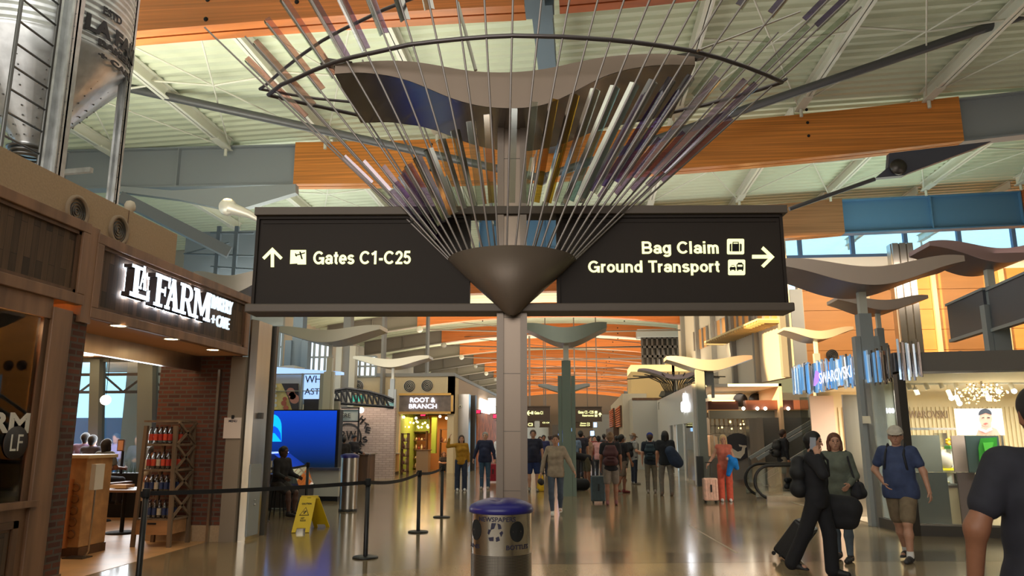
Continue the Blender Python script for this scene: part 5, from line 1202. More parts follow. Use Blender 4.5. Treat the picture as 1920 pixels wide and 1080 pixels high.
# queue posts and belts
M_belt=mat('belt_black',(16,15,18),.7)
def stanchion(px,py,label,h=1.0,r=.033,base=True):
    t=thing('queue_post',(px,py,0),label,'queue post','black queue posts')
    MB().lathe([(.001,.0),(.175,.0),(.18,.01),(.17,.022),(.06,.03),(.001,.03)],(px,py,0),32).build('base',M_black,t)
    MB().lathe([(r,.02),(r,h-.06),(.001,h-.06)],(px,py,0),18).build('pole',M_black,t)
    MB().lathe([(.001,h-.1),(.04,h-.1),(.042,h-.09),(.042,h-.005),(.035,h),(.001,h)],(px,py,0),18).build('belt_head',M_blackm,t)
    MB().box(px-.05,px-.03,py-.03,py+.03,h-.09,h-.03).build('clip',M_blackm,t)
    return (px,py,h)
H1=1.0
def hfor(u,vb,vt):
    p=P(u,vb,z=0); return p,P(u,vt,y=p.y).z
q=[]
p=P(257,1100,z=0)
for u,vb,vt,l in ((258,1098,916,'nearest queue post at lower left in front of the bottle rack, base out of view'),(685,1046,897,'queue post with its full round base in the middle foreground left'),(784,998,882,'third queue post along the belt, left of the bin'),(828,970,873,'farthest queue post of the line leading to the bin'),(488,978,872,'queue post beside the glass display case'),(573,957,867,'queue post behind the yellow caution sign')):
    p,h=hfor(u,vb,vt); q.append(stanchion(p.x,p.y,l,h))
def belt(a,b_,sag,label,w=.05):
    n=14; vs=[]; m=MB()
    A=Vector((a[0],a[1],a[2]-.03)); B=Vector((b_[0],b_[1],b_[2]-.03)); d=(B-A); d.z=0; nn=Vector((-d.y,d.x,0)).normalized()*.002
    A=A+d.normalized()*.045; B=B-d.normalized()*.045
    for i in range(n+1):
        t=i/n; p=A.lerp(B,t)-Z_*(sag*4*t*(1-t)); vs+=[p-nn,p-nn-Z_*w,p+nn-Z_*w,p+nn]
    fs=[(i*4+k,i*4+(k+1)%4,(i+1)*4+(k+1)%4,(i+1)*4+k) for i in range(n) for k in range(4)]+[(3,2,1,0),(n*4,n*4+1,n*4+2,n*4+3)]
    m.add(vs,fs); tag(m.build('queue_belt',M_belt),label,'belt','retractable queue belts')
belt(q[0],q[1],.02,'long black belt from the nearest post across to the middle foreground post'); belt(q[1],q[2],.06,'black belt between the middle foreground post and the third post'); belt(q[2],q[3],.04,'short black belt between the two farthest posts of the line'); belt(q[4],q[5],.05,'black belt beside the display case behind the caution sign')
# caution sign
y=13.3; r=thing('caution_sign',P(582,1000,z=0),'yellow folding wet floor caution sign standing on the floor','caution sign')
M_y=mat('caution_yellow',(224,190,20),.45)
fr=[(549,998),(563,938),(566,932),(597,933),(598,938),(576,1000),(566,1000),(569,992),(560,991),(557,998)]
p0=P(563,999,z=0); p1=P(605,990,z=0); tp_=P(581,933,y=(p0.y+p1.y)/2)
uxc=Vector((1,0.25,0)).normalized()
def leafpanel(c,top,w0,w1,nm):
    c=Vector(c);top=Vector(top); d=(top-c); n=(uxc.cross(d)).normalized()
    pts=[c-uxc*w0,c-uxc*(w0*.55),c-uxc*(w0*.5)+d*.12,c+uxc*(w0*.5)+d*.12,c+uxc*(w0*.55),c+uxc*w0,top+uxc*w1,top-uxc*w1]
    o=MB().prism(pts,n*.02).build(nm,M_y,r); return c,d,n
mid=(p0+p1)/2; H=tp_.z
topc=Vector((tp_.x,tp_.y,H)); c1,d1,n1=leafpanel(P(563,999,z=0),topc+Vector((-.02,-.02,0)),.15,.14,'front_leaf')
leafpanel(P(604,988,z=0),topc+Vector((.03,.03,0)),.14,.13,'rear_leaf')
MB().obox(topc+Z_*.01,uxc,Vector((-uxc.y,uxc.x,0)),Z_,.15,.03,.025).build('hinge_top',M_y,r); MB().obox(topc+Z_*.0-Vector((0,.035,.015)),uxc,Vector((-uxc.y,uxc.x,0)),Z_,.035,.006,.018).build('grip_slot',M_blackm,r)
du=d1.normalized(); L1=d1.length; nf_=uxc.cross(du).normalized(); 
if nf_.y>0: nf_=-nf_
off=c1+nf_*.004 if (n1.dot(nf_)<0) else c1+nf_*.024
w_=.17
text('lettering','CAUTION',off+du*(L1*.78)-uxc*.085,uxc,du,w_,.035,.003,M_ink2,r,bold=.03)
text('lettering','WET\nFLOOR',off+du*(L1*.3)-uxc*.05,uxc,du,.1,.075,.003,M_ink2,r,bold=.02)
o_=off+du*(L1*.56)
tri=MB(); R2=.085
def t2(x,y_): return o_+uxc*x+du*y_
tri.prism([t2(-R2,-.06),t2(R2,-.06),t2(0,.1)],nf_*.003); tri.build('warning_triangle',M_ink2,r)
MB().prism([t2(-R2*.8,-.05),t2(R2*.8,-.05),t2(0,.082)],nf_*.005).build('triangle_field',M_y,r)
MB().prism([t2(-.02,-.03),t2(.0,-.035),t2(.03,.02),t2(.01,.03)],nf_*.007).prism([t2(-.035,.0),t2(-.01,.03),t2(0,.02),t2(-.03,-.01)],nf_*.007).build('falling_figure',M_ink2,r)
# far hanging signs in the concourse
def hsign(u0,u1,v0,v1,y,label,lines,post=None,txt=M_glow):
    r=thing('hanging_sign',P((u0+u1)/2,v1,y=y),label,'sign')
    p=facing(r,'sign_panel',u0,u1,v0,v1,y,mat('far_sign',(84,70,64),.6),.15); facing(p,'top_rail',u0-1,u1+1,v0-2,v0,y-.05,M_bronze,.25); facing(p,'bottom_rail',u0-1,u1+1,v1,v1+1.5,y-.05,M_bronze,.25)
    for s,a,b_,c,d in lines: ftext(s,a,b_,c,d,y-.03,txt,p,.03)
    a=P(u0+8,v0,y=y)
    for u in (u0+8,u1-8): a=P(u,v0-2,y=y); MB().box(a.x-.03,a.x+.03,y,y+.06,a.z,8.6).build('drop_rod',M_rod,r)
    return r
r=hsign(930,1031,763,788,44,'far brown hanging sign with a left arrow reading Gate C1',[('Gate C1',1002,1018,771,777)])
spoly2=lambda nm,pl,par,y,m: [pix(y,x,.02,nm,m,par) for x in pl]
spoly2('arrow',[[(988,773.5),(997,773.5),(997,775.5),(988,775.5)],[(987,774.5),(991,770),(993,770),(990,774.5),(993,779),(991,779)]],r,43.96,M_glow); spoly2('icon',[[(996.5,771),(1000,771),(1000,777),(996.5,777)]],r,43.96,M_glow)
r=hsign(1070,1128,764,789,44,'far brown hanging sign with up arrow reading Gates C2 - C25 and Restrooms',[('Gates C2 - C25',1084,1113,770,775.5),('Restrooms',1092,1113,777,781)])
spoly2('arrow',[[(1124,775),(1126,775),(1126,781),(1124,781)],[(1125,773),(1128.5,777),(1127,778),(1125,775.5),(1123,778),(1121.5,777)]],r,43.96,M_glow); spoly2('icon',[[(1115,770.5),(1120,770.5),(1120,775.5),(1115,775.5)],[(1115,777),(1120,777),(1120,781.5),(1115,781.5)]],r,43.96,M_glow)
hsign(984,1002,790,800,52,'tiny far sign reading C3 under the gate sign',[('C3',990,999,793,799)]); hsign(1012,1031,790,800,54,'tiny far gate sign left of the green post, under the first',[('C2 C4',1017,1030,791,794)])
hsign(1071,1110,791,801,56,'tiny far sign with two lines below the restrooms sign',[('Gates C6',1088,1106,792,795),('Gates C9',1087,1106,796,799)])
r=thing('info_totem',P(1055,862,y=38),'bright blue-white digital information totem far down the hall','screen')
a=P(1047,885,y=36);c=P(1065,807,y=36); MB().box(a.x,c.x,36,36.2,.1,c.z).build('housing',M_black,r); facing(r,'display',1047.5,1064.5,813,870,35.97,mat('totem',(150,190,255),.4,em=((130,175,255),2.2)),.02); facing(r,'display_header',1047.5,1064.5,807,813,35.97,mat('totem2',(10,60,220),.4,em=((10,60,230),2.5)),.02); MB().box(a.x-.1,c.x+.1,35.9,36.3,0,.1).build('base',M_black,r)
for i,(u,v) in enumerate(((1067,790),(1113,792),(1107,808),(1068,800))):
    o=facing(None,'flight_screen',u,u+5+i,v,v+9,58+i,mat('tiny_screen',(150,200,255),.4,em=((150,200,255),2)),.05); tag(o,['tiny lit blue screen far down the hall, right beside the green post','tiny lit blue screen far off, below the right end of the restrooms sign','tiny lit blue screen far off, lowest and farthest right','tiny lit blue screen far off, just above the totem'][i],'screen')
# far end wall and mid concourse masses
struct(MB().box(-17,12,139,139.5,0,10).build('wall_end_far',mat('far_end',(120,96,76),.8),origin=(0,139,0)))
struct(MB().box(-3.8,-1.2,100,100.4,0,3.2).build('wall_mid_far',mat('far_mid',(96,84,76),.8)))
# ---------- right side
M_fasc=mat('fascia_grey',(128,124,118),.55)
# block chain right of the concourse
py=26.9; pxa=P(1315,911,z=0); 
r=thing('grey_post',P(1323,912,z=0),'tall square grey-green post at the corner of the white glass shop','post')
a=P(1315,912,z=0); c=P(1331,912,z=0); hp=P(1322,690,y=a.y).z; MB().box(a.x,c.x,a.y,a.y+.3,0,hp).build('shaft',mat('post_greygreen',(130,136,130),.5),r); MB().box(a.x-.03,c.x+.03,a.y-.03,a.y+.33,0,.12).build('base',M_steel_d,r)
wpx(1247,1405,675,698,27.05,'wavy wing light in front of the cream upper wall, right of centre',1326,.38,base=hp,m=mat('wing_mauve',(180,160,150),.4,.3),pr=.1)
# white glass shop: runs from the post back along the concourse
xs0=a.x-.05; y0s=27.3; y1s=35.6; Ht=3.5
M_wg=mat('white_panel_gloss',(214,212,206),.25)
sh=thing('white_shop',(xs0,31,0),'white-panelled corner shopfront with a glowing abstract logo and open doorway','shopfront')
def side(par,nm,y0,y1,z0,z1,m,x=None,d=.1): x=xs0 if x is None else x; return MB().box(x,x+d,y0,y1,z0,z1).build(nm,m,par)
side(sh,'fascia',y0s,y1s,2.15,Ht,M_wg)
side(sh,'pier',y0s,y0s+.35,0,2.15,M_wg); side(sh,'pier',y1s-.8,y1s,0,2.15,M_wg); side(sh,'pier',30.0,30.3,0,2.15,M_wg); side(sh,'pier',33.2,33.6,0,2.15,M_wg)
side(sh,'glass',27.65,30.0,.1,2.15,M_glass2,xs0+.04,.02); side(sh,'glass',33.6,34.8,.1,2.15,M_glass2,xs0+.04,.02)
yl=lambda u,v,x=xs0-.05:(P(u,v,x=x).y,P(u,v,x=x).z)
p1=yl(1283,755)
b=MB()
for du,dv,rr in ((0,-10,.16),(0,-2,.13),(-4,8,.2),(4,8,.2),(0,6,.2)):
    yy,z=yl(1283+du*.8,755+dv); n=14
    b.prism([(xs0-.05,yy+rr*1.6*math.cos(2*math.pi*k/n),z+rr*math.sin(2*math.pi*k/n)) for k in range(n)],(-.03,0,0))
b.build('logo',mat('logo_glow',(255,255,255),.4,em=((245,248,255),2.2)),sh)
struct(MB().box(xs0+3,xs0+3.1,27.3,35.6,0,3.5).build('wall_boutique_back',mat('boutique_back',(226,190,150),.7)))
struct(MB().box(xs0+.1,xs0+3.1,27.3,35.6,3.4,3.5).build('ceiling_boutique',M_white))
for k in range(5):
    o=thing('garment',(xs0+1.2,30.6+k*.3,.9),'pale garment hanging on the rail in the white shop doorway','garment','garments on the boutique rail')
    MB().prism([(xs0+1.0,30.6+k*.3,.9),(xs0+1.4,30.6+k*.3,.9),(xs0+1.35,30.6+k*.3,1.65),(xs0+1.2,30.6+k*.3,1.72),(xs0+1.05,30.6+k*.3,1.65)],(0,.06,0)).build('cloth',mat('cloth_beige',(214,180,150),.9),o)
o=thing('clothes_rail',(xs0+1.2,31.2,0),'thin clothes rail in the white shop doorway','rail'); MB().tube([(xs0+1.2,30.4,0),(xs0+1.2,30.4,1.75),(xs0+1.2,32.1,1.75),(xs0+1.2,32.1,0)],.015,6).build('frame',M_steel_d,o)
# grey-white blocks beyond with lantern column
x0=P(1190,885,y=40).x; x1=P(1243,885,y=40).x
struct(MB().box(x0,x1+2.2,40,44,0,P(1200,746,y=40).z).build('wall_block',mat('block_grey',(176,176,170),.6),origin=(x0,40,0)))
struct(MB().box(x0-.02,x1+.1,39.98,40,P(1200,749,y=40).z-.04,P(1200,746,y=40).z).build('trim_10',M_oakd))
struct(MB().box(P(1171,880,y=43).x,x0+1,43,60,0,P(1180,738,y=43).z).build('wall_block_rear',mat('block_pale',(190,184,170),.6),origin=(3,43,0)))
struct(MB().box(xs0,xs0+.3,35.6,40,0,Ht).build('wall_white_side',M_wg))
r=thing('lantern_tower',P(1255,885,y=38.6),'white column topped by a black lighthouse-style lantern','lantern')
c=P(1256,800,y=38.9); rad=.32
MB().lathe([(rad*1.15,0),(rad,P(1255,768,y=38.9).z)],(c.x,38.9,0),20).build('tower',M_white,r)
z1=P(1255,768,y=38.9).z; z2=P(1255,752,y=38.9).z; z3=P(1255,743,y=38.9).z; z4=P(1255,733,y=38.9).z
MB().lathe([(rad+.05,z1-.05),(.45,z1),(.45,z1+.05),(.001,z1+.05)],(c.x,38.9,0),12).build('gallery',M_black,r)
MB().lathe([(.3,z1+.05),(.3,z3)],(c.x,38.9,0),6,False).build('lantern_glass',M_glass2,r)
b=MB()
for k in range(6): aa=math.pi*k/3; b.box(c.x+.3*math.cos(aa)-.025,c.x+.3*math.cos(aa)+.025,38.9+.3*math.sin(aa)-.025,38.9+.3*math.sin(aa)+.025,z1,z3)
b.box(c.x-.3,c.x+.3,38.6,38.64,z2,z2+.05); b.build('mullion',M_black,r)
MB().lathe([(.3,z3-.1),(.5,z3),(.36,z4),(.001,z4)],(c.x,38.9,0),6,False).build('roof',M_black,r)
b=MB(); 
for k in range(8): aa=2*math.pi*k/8; b.tube([(c.x+.52*math.cos(aa),38.9+.52*math.sin(aa),z1),(c.x+.52*math.cos(aa),38.9+.52*math.sin(aa),z1+.35)],.012,4)
b.lathe([(.51,z1+.34),(.53,z1+.34),(.53,z1+.37),(.51,z1+.37)],(c.x,38.9,0),16); b.build('railing',M_black,r)
# orange slatted fronts
for i,(u0,u1,y0,y1) in enumerate(((1147,1157,50,56),(1159,1171,44,49.4))):
    x=3.3 if i else 3.1
    r=thing('slat_screen',(x,y0,P(1165,800,y=y0).z),['orange-red slatted screen panel on the far right side, farther one','orange-red slatted screen panel on the far right side, nearer one'][i],'screen panel')
    x=P(u1,780,y=y0).x-.25; za,zb=P(u1,800,y=y0).z,P(u1,765 if i==0 else 760,y=y0).z
    MB().box(x,x+.1,y0,y1,za,zb).build('backing',M_oakd,r); b=MB()
    for k in range(9): z=za+(zb-za)*k/9; b.box(x-.05,x,y0,y1,z+.02,z+(zb-za)/9-.04)
    b.build('slats',mat('slat_orange',(206,104,48),.5),r)
struct(MB().box(P(1150,850,y=49).x,P(1150,850,y=49).x+1.5,48,62,0,P(1150,801,y=49).z).build('wall_dark_fronts',mat('dark_front',(84,64,54),.6)))
struct(facing(None,'wall_far_grey',1113,1148,777,868,66,mat('grey_far',(150,140,130),.7),.4))
# cream upper mass with rod flower sculpture
za=P(1250,742,y=44.5).z; 
struct(MB().box(P(1183,700,y=44.5).x,P(1265,700,y=44.5).x,44.5,48,za-.5,P(1200,684,y=44.5).z).box(P(1260,700,y=44.5).x,16,44.5,48,za-.5,P(1200,672,y=44.5).z).build('wall_cream_upper',mat('cream_lit',(222,196,146),.7),origin=(4,44.5,za)))
r=thing('rod_sculpture',P(1270,736,y=36),'distant fan of dark curved rods around a pale wing above the lantern tower','sculpture')
cb=P(1268,735,y=36.2); 
for k in range(18):
    t=-1+2*k/17; s=1 if k%2 else -1
    e=P(1268+t*92,698+14*abs(t)**1.5*(.6 if k%2 else .9),y=36.2+s*.6); m_=cb.lerp(e,.55)+Z_*(.35*abs(t)); MB().tube([cb+X_*(t*.5),cb.lerp(e,.28)+Z_*.28*abs(t)+X_*t*.1,m_,e-Z_*.0],.028,5).build('rod',M_steel_d,r)
wing('wave_light',(cb.x,36.3,cb.z+.72),1.75,.16,0,1.2,.22,0,mat('wing_mauve2',(150,140,150),.45,.3),'pale wing inside the distant fan of dark rods',pole=True,pole_z0=3.3,pole_r=.1)
# lattice lift tower
r=thing('lift_shaft',P(1240,685,y=50),'dark steel lattice shaft with glass beside the far arches','lift shaft')
a=P(1205,686,y=50);c=P(1270,632,y=50); b=MB()
for k in range(8): x=a.x+(c.x-a.x)*k/7; b.box(x-.06,x+.06,50,50.15,a.z,c.z+.3)
for k in range(4): z=a.z+(c.z-a.z)*k/3; b.box(a.x,c.x,50,50.15,z-.08,z+.08)
b.build('lattice',M_steel_d,r); MB().box(a.x,c.x,50.6,50.7,a.z,c.z).build('glass',mat('dark_glass',(70,66,60),.1),r); MB().box(a.x-.3,c.x+1.5,49.6,51,c.z,c.z+.5).build('cap',M_steelg,r)
# receding upper right wall with windows and lit soffit shelf
A=P(1470,600,y=31); B=P(1272,640,y=47.5)
M_uw=mat('upper_wall',(206,194,176),.7)
def wallrun(A,B,z0,z1,nm,m,t=.3):
    A=Vector((A.x,A.y,0));B=Vector((B.x,B.y,0)); n=(B-A).cross(Z_).normalized()*-t; b=MB(); b.prism([A+Z_*z0,B+Z_*z0,B+Z_*z1,A+Z_*z1],-n); return b.build(nm,m)
struct(wallrun(A,B,4.0,10.2,'wall_upper_right',M_uw))
d=(B-A); d.z=0; nrm=Vector((-d.y,d.x,0)).normalized(); 
if nrm.x>0: nrm=-nrm
for k in range(6):
    p=A+d*(k/5.5); o=MB().obox((p.x+nrm.x*.1,p.y+nrm.y*.1,7.1),d,nrm,Z_,.12,.12,3.1).build('wall_fin',M_greyp); tag(o,'grey vertical fin dividing the cream upper right wall','wall fin','fins on the cream upper right wall')
for k in range(4):
    t0,t1=.02+k*.2,.17+k*.2; a=A+d*t0;c=A+d*t1; z0,z1=6.5,7.6
    o=wallrun(a+nrm*.05,c+nrm*.05,z0,z1,'window_%d'%(6+k),mat('warm_window',(180,130,80),.2,em=((200,130,60),.25)),.02); struct(o)
    b=MB()
    for j in range(4): q=a.lerp(c,j/3); b.obox((q.x+nrm.x*.08,q.y+nrm.y*.08,(z0+z1)/2),d,nrm,Z_,.05,.05,(z1-z0)/2)
    b.build('mullion',M_greyp,o)
r=thing('light_shelf',(A.x,A.y,6.2),'lit louvred soffit shelf projecting from the cream upper right wall','light shelf')
a=A+d*.0;c=A+d*.45
MB().prism([a+nrm*.1+Z_*(6.3-a.z),c+nrm*.1+Z_*(6.3-c.z),c+nrm*1.1+Z_*(6.3-c.z),a+nrm*1.1+Z_*(6.3-a.z)],Z_*.08).build('panel',mat('shelf_cream',(236,214,160),.6),r)
b=MB()
for k in range(24): q=a.lerp(c,k/23); b.obox((q.x+nrm.x*.6,q.y+nrm.y*.6,6.25),d,nrm,Z_,.04,.5,.06)
b.build('louvres',mat('louvre_tan',(190,160,110),.6),r)
# bulkhead below the cream wall, canopy and whale window shop
struct(facing(None,'wall_bulkhead',1330,1512,736,752,30.5,mat('bulkhead',(206,196,172),.7),.4))
for i,u in enumerate((1388,1417)):
    c=P(u,750,y=30.4); b=MB(); b.lathe([(.001,0),(.27,0),(.27,.05),(.001,.05)],(0,0,0),18); b.v=[(c.x+p[0],c.y-p[2],c.z+p[1]) for p in b.v]; tag(b.build('air_diffuser',M_black),['round black diffuser low on the bulkhead above the brown canopy, left one','round black diffuser low on the bulkhead above the brown canopy, right one'][i],'air vent')
r=thing('shop_canopy',P(1420,770,y=28.5),'red-brown canopy board with warm underlighting over the whale window shop','canopy')
facing(r,'board',1328,1384,752,768,28.2,mat('canopy_brown',(104,62,50),.5),.5); facing(r,'board',1400,1515,750,768,27.6,MATS['canopy_brown'],.5); facing(r,'light_strip',1335,1378,750,752.5,28.15,mat('strip_warm',(255,220,170),.4,em=((255,210,150),2)),.05)
facing(r,'soffit',1330,1515,768,773,28.3,mat('soffit_warm',(190,140,90),.5,em=((255,190,110),.25)),.8)  # soffit itself glows faintly to imitate the warm underlight
for i,u in enumerate((1394,1420,1435,1478)):
    c=P(u,766,y=27.5); o=MB().ball(c,.06,6).build('spot_lamp',MATS['spot_glow']); tag(o,['bright spot lamp under the brown canopy, far left','bright spot lamp under the brown canopy, second from left','bright spot lamp under the brown canopy, third from left','bright spot lamp under the brown canopy, far right'][i],'lamp')
xw0,xw1=P(1331,900,y=28.8).x,P(1412,900,y=28.8).x
struct(MB().box(P(1331,900,y=28.8).x,P(1412,900,y=28.8).x,28.8,29,0,P(1360,858,y=28.8).z).box(xw0,xw1,28.8,29,P(1360,783,y=28.8).z,P(1360,769,y=28.8).z).box(P(1408,900,y=28.8).x,xw1,28.8,29,0,2.6).build('wall_whale_shop',M_greyp))
r=thing('grid_window',P(1370,812,y=28.8),'white small-paned transom window over the round whale emblem','shop window')
a=P(1333,813,y=28.8);c=P(1408,784,y=28.8); MB().box(a.x,c.x,28.85,28.87,a.z,c.z).build('glass',M_glass2,r); b=MB()
for k in range(10): x=a.x+(c.x-a.x)*k/9; b.box(x-.025,x+.025,28.78,28.85,a.z,c.z)
for k in range(3): z=a.z+(c.z-a.z)*k/2; b.box(a.x,c.x,28.78,28.85,z-.025,z+.025)
b.build('muntin',M_offw,r)
facing(r,'lower_glass',1333,1408,814,858,28.86,M_glass2,.02)
r2=thing('whale_emblem',P(1382,858,y=28.7),'round dark emblem with a pale whale tail on the shop window','emblem')
pix(28.75,[(1382+28*math.cos(2*math.pi*k/30),838+26*math.sin(2*math.pi*k/30)) for k in range(30)],.02,'disc',mat('emblem_navy',(56,58,66),.5),r2)
pix(28.72,[(1364,835),(1372,840),(1383,847),(1390,845),(1392,838),(1386,837),(1385,833),(1392,835),(1399,835),(1400,838),(1397,840),(1396,850),(1388,860),(1375,857),(1366,846)],.02,'whale_tail',mat('emblem_cream',(236,230,212),.5),r2)
struct(MB().box(xw0-.1,9.2,32,32.2,0,3.2).build('wall_whale_back',mat('whale_back',(120,112,100),.6)))
for i in range(12):
    c=P(1345+rnd.random()*60,788+rnd.random()*16,y=30+rnd.random()); o=MB().ball(c,.035,5).build('pendant_bulb',M_bulb); tag(o,'tiny glowing bulb inside the whale window shop','lamp','bulbs in the whale window shop')
o=facing(None,'steel_pillar',1411,1430,784,905,27.2,M_steel,.5); tag(o,'brushed steel pillar between the whale window and the escalator','pillar')
struct(MB().box(P(1431,900,y=27.6).x,P(1530,900,y=27.6).x,27.6,27.9,0,P(1470,783,y=27.6).z).build('wall_dark_escalator',mat('dark_grey_wall',(86,86,84),.7),origin=(7,27.6,0)))
struct(facing(None,'trim_11',1331,1515,769,785,28.1,mat('header_grey',(158,156,142),.6),.3))
# escalator
E0=P(1445,941,z=0); ex,ey=E0.x,E0.y
es=thing('escalator',(ex,ey,0),'escalator with glass balustrades and looping black handrails, rising to the right','escalator')
rise=math.radians(30)
def esc_side(dy,lab=None):
    xL,yy=ex,ey+dy; pts=[]; R2=.42
    xr0=xL+.55; 
    # handrail loop
    cz=.5
    for k in range(13):
        a=math.pi*1.42-(math.pi*.92)*k/12; pts.append((xL+.05+R2*math.cos(a),yy,cz+R2*math.sin(a)))
    pts+= [(xL+1.2,yy,.93),(xL+2.0,yy,1.0),(xL+2.4,yy,1.12)]
    for k in range(1,5): pts.append((xL+2.4+k*.7,yy,1.12+k*.7*math.tan(rise)))
    MB().tube(pts,.04,8).build('handrail',M_black,es)
    g=[(p[0],p[1]-.01,p[2]-.05) for p in pts[3:]]; lo=[(p[0],p[1]-.01,max(.12,(p[2]-.9) if p[0]>xL+1.2 else .12)) for p in g]
    b=MB(); n=len(g)
    for i in range(n-1): b.add([lo[i],lo[i+1],g[i+1],g[i]]+[(q[0],q[1]+.02,q[2]) for q in (lo[i],lo[i+1],g[i+1],g[i])],[(0,1,2,3),(7,6,5,4),(0,4,5,1),(3,2,6,7)])
    b.build('glass_balustrade',M_glass,es)
    b=MB()
    b.box(xL-.1,xL+2.2,yy-.06,yy+.06,0,.14); b.beam((xL+2.1,yy,.08),(xL+5.2,yy,.08+3.1*math.tan(rise)),.12,.22); b.build('skirt',M_steel,es)
esc_side(0); esc_side(1.15)
b=MB()
for k in range(14): x=ex+.9+k*.3; z=max(0,(k-3)*.3*math.tan(rise)); b.box(x,x+.3,ey+.08,ey+1.07,max(0,z-.25),z+.03)
b.build('steps',M_steel_d,es)
o=MB(); 
for dy in (2.6,3.6): o.beam((ex+.3,ey+dy,1.0),(ex+4,ey+dy,1.0+3.7*math.tan(rise)),.06,.1); o.beam((ex+.6,ey+dy,.3),(ex+4,ey+dy,.3+3.4*math.tan(rise)),.08,.3)
tag(o.build('stair_stringer',M_steelg),'grey sloping stair rails and stringers rising behind the escalator','stairs')
e2=thing('escalator',(P(1345,905,z=0)),'second escalator end with black handrail loop behind the woman in coral','escalator')
q=P(1352,905,z=0)
for dy in (0,.9):
    pts=[]
    for k in range(13): a=math.pi*1.42-(math.pi*.92)*k/12; pts.append((q.x+.4+.42*math.cos(a),q.y+dy,.5+.42*math.sin(a)))
    pts.append((q.x+2.2,q.y+dy,.95)); MB().tube(pts,.035,7).build('handrail',M_black,e2)
    MB().box(q.x+.2,q.x+2.2,q.y+dy-.01,q.y+dy+.01,.12,.9).build('glass_balustrade',M_glass,e2); MB().box(q.x+.2,q.x+2.2,q.y+dy-.05,q.y+dy+.05,0,.12).build('skirt',M_steel,e2)
r=thing('barrier_post',P(1315,911,z=0),'dark waist-high post at the foot of the grey post','post')
q=P(1312,911,z=0); MB().box(q.x-.12,q.x+.1,q.y-.4,q.y-.2,0,P(1312,855,y=q.y).z).build('body',mat('dark_slate',(60,64,66),.5),r)
# jewellery shop -------------------------------------------------------
C0=P(1718,1004,z=0); Cr=P(1915,1010,z=0); dd=(Cr-C0).normalized(); C1=C0+dd*6
CL=P(1652,987,z=0); BK=Vector((CL.x-.25,20.6,0))
HG=2.74
M_gs=glassmat('clear_glass_side',(236,240,238),.0); M_gs.node_tree.nodes['Fresnel'].inputs[0].default_value=1.08
jf=thing('jewellery_shopfront',C0,'glass jewellery shopfront with dark sill and slim steel frames at right','shopfront')
def run(par,nm,a,b_,z0,z1,m,t=.04,off=0):
    a=Vector(a);b_=Vector(b_); d=(b_-a).normalized(); n=Vector((-d.y,d.x,0)); return MB().obox(((a+b_)/2+n*off)+Z_*((z0+z1)/2),d,n,Z_,(b_-a).length/2,t/2,(z1-z0)/2).build(nm,m,par)
run(jf,'sill',C0,C1,0,.17,M_steel_d,.12); run(jf,'sill',CL,C0,0,.17,M_steel_d,.12)
run(jf,'glass',C0,C1,.17,HG,M_glass2,.015); run(jf,'glass',CL,C0,.17,HG,M_gs,.015)
run(jf,'frame_rail',C0,C1,.17,.2,M_steel,.05); run(jf,'frame_rail',C0,C1,HG,HG+.04,M_steel,.06); 
for k,(a,w) in enumerate(((C0,.09),(CL,.08))): MB().box(a.x-w,a.x+w*.5,a.y-w,a.y+w,0,HG).build('mullion',M_steel_d if k==0 else M_steel,jf)
run(jf,'roof_fascia',C0+Vector((.1,0,0)),C1,HG+.04,HG+.36,mat('shop_fascia',(104,98,92),.6),.3,.1)
MB().prism([C0+Z_*(HG+.3),C1+Z_*(HG+.3),Vector((C1.x,21,HG+.3)),Vector((BK.x+1.0,21,HG+.3)),Vector((CL.x+.7,CL.y,HG+.3))],Z_*.08).build('roof_slab',MATS['shop_fascia'],jf)
MB().prism([C0+Z_*(HG-.0),C1+Z_*(HG-.0),Vector((C1.x,19.3,HG)),Vector((C0.x+.3,19.3,HG))],Z_*.02).build('ceiling_panel',mat('shop_ceiling',(206,190,160),.7),jf)
MB().prism([C0+Z_*.0,C1+Z_*.0,Vector((C1.x,21,0)),Vector((BK.x,21,0)),CL+Z_*0],Z_*.01).build('shop_floor',mat('shop_floor_pale',(214,196,168),.2),jf)
M_rib=mat('ribbed_wall',(216,196,156),.6)
jb=thing('ribbed_wall_panel',(9,19.2,0),'cream ribbed back wall of the jewellery shop with raised brand lettering','wall panel')
MB().box(C0.x+.2,14.0,19.3,19.4,0,HG).build('panel',M_rib,jb); b=MB()
x=C0.x+.25
while x<13.9: b.box(x,x+.05,19.26,19.3,.9,P(1750,763,y=19.2).z); x+=.1
b.build('ribs',M_rib,jb)
ftext('SWAROVSKI',1698,1775,770,784,19.2,mat('letter_brown',(140,110,84),.5),jb,.0,.03)
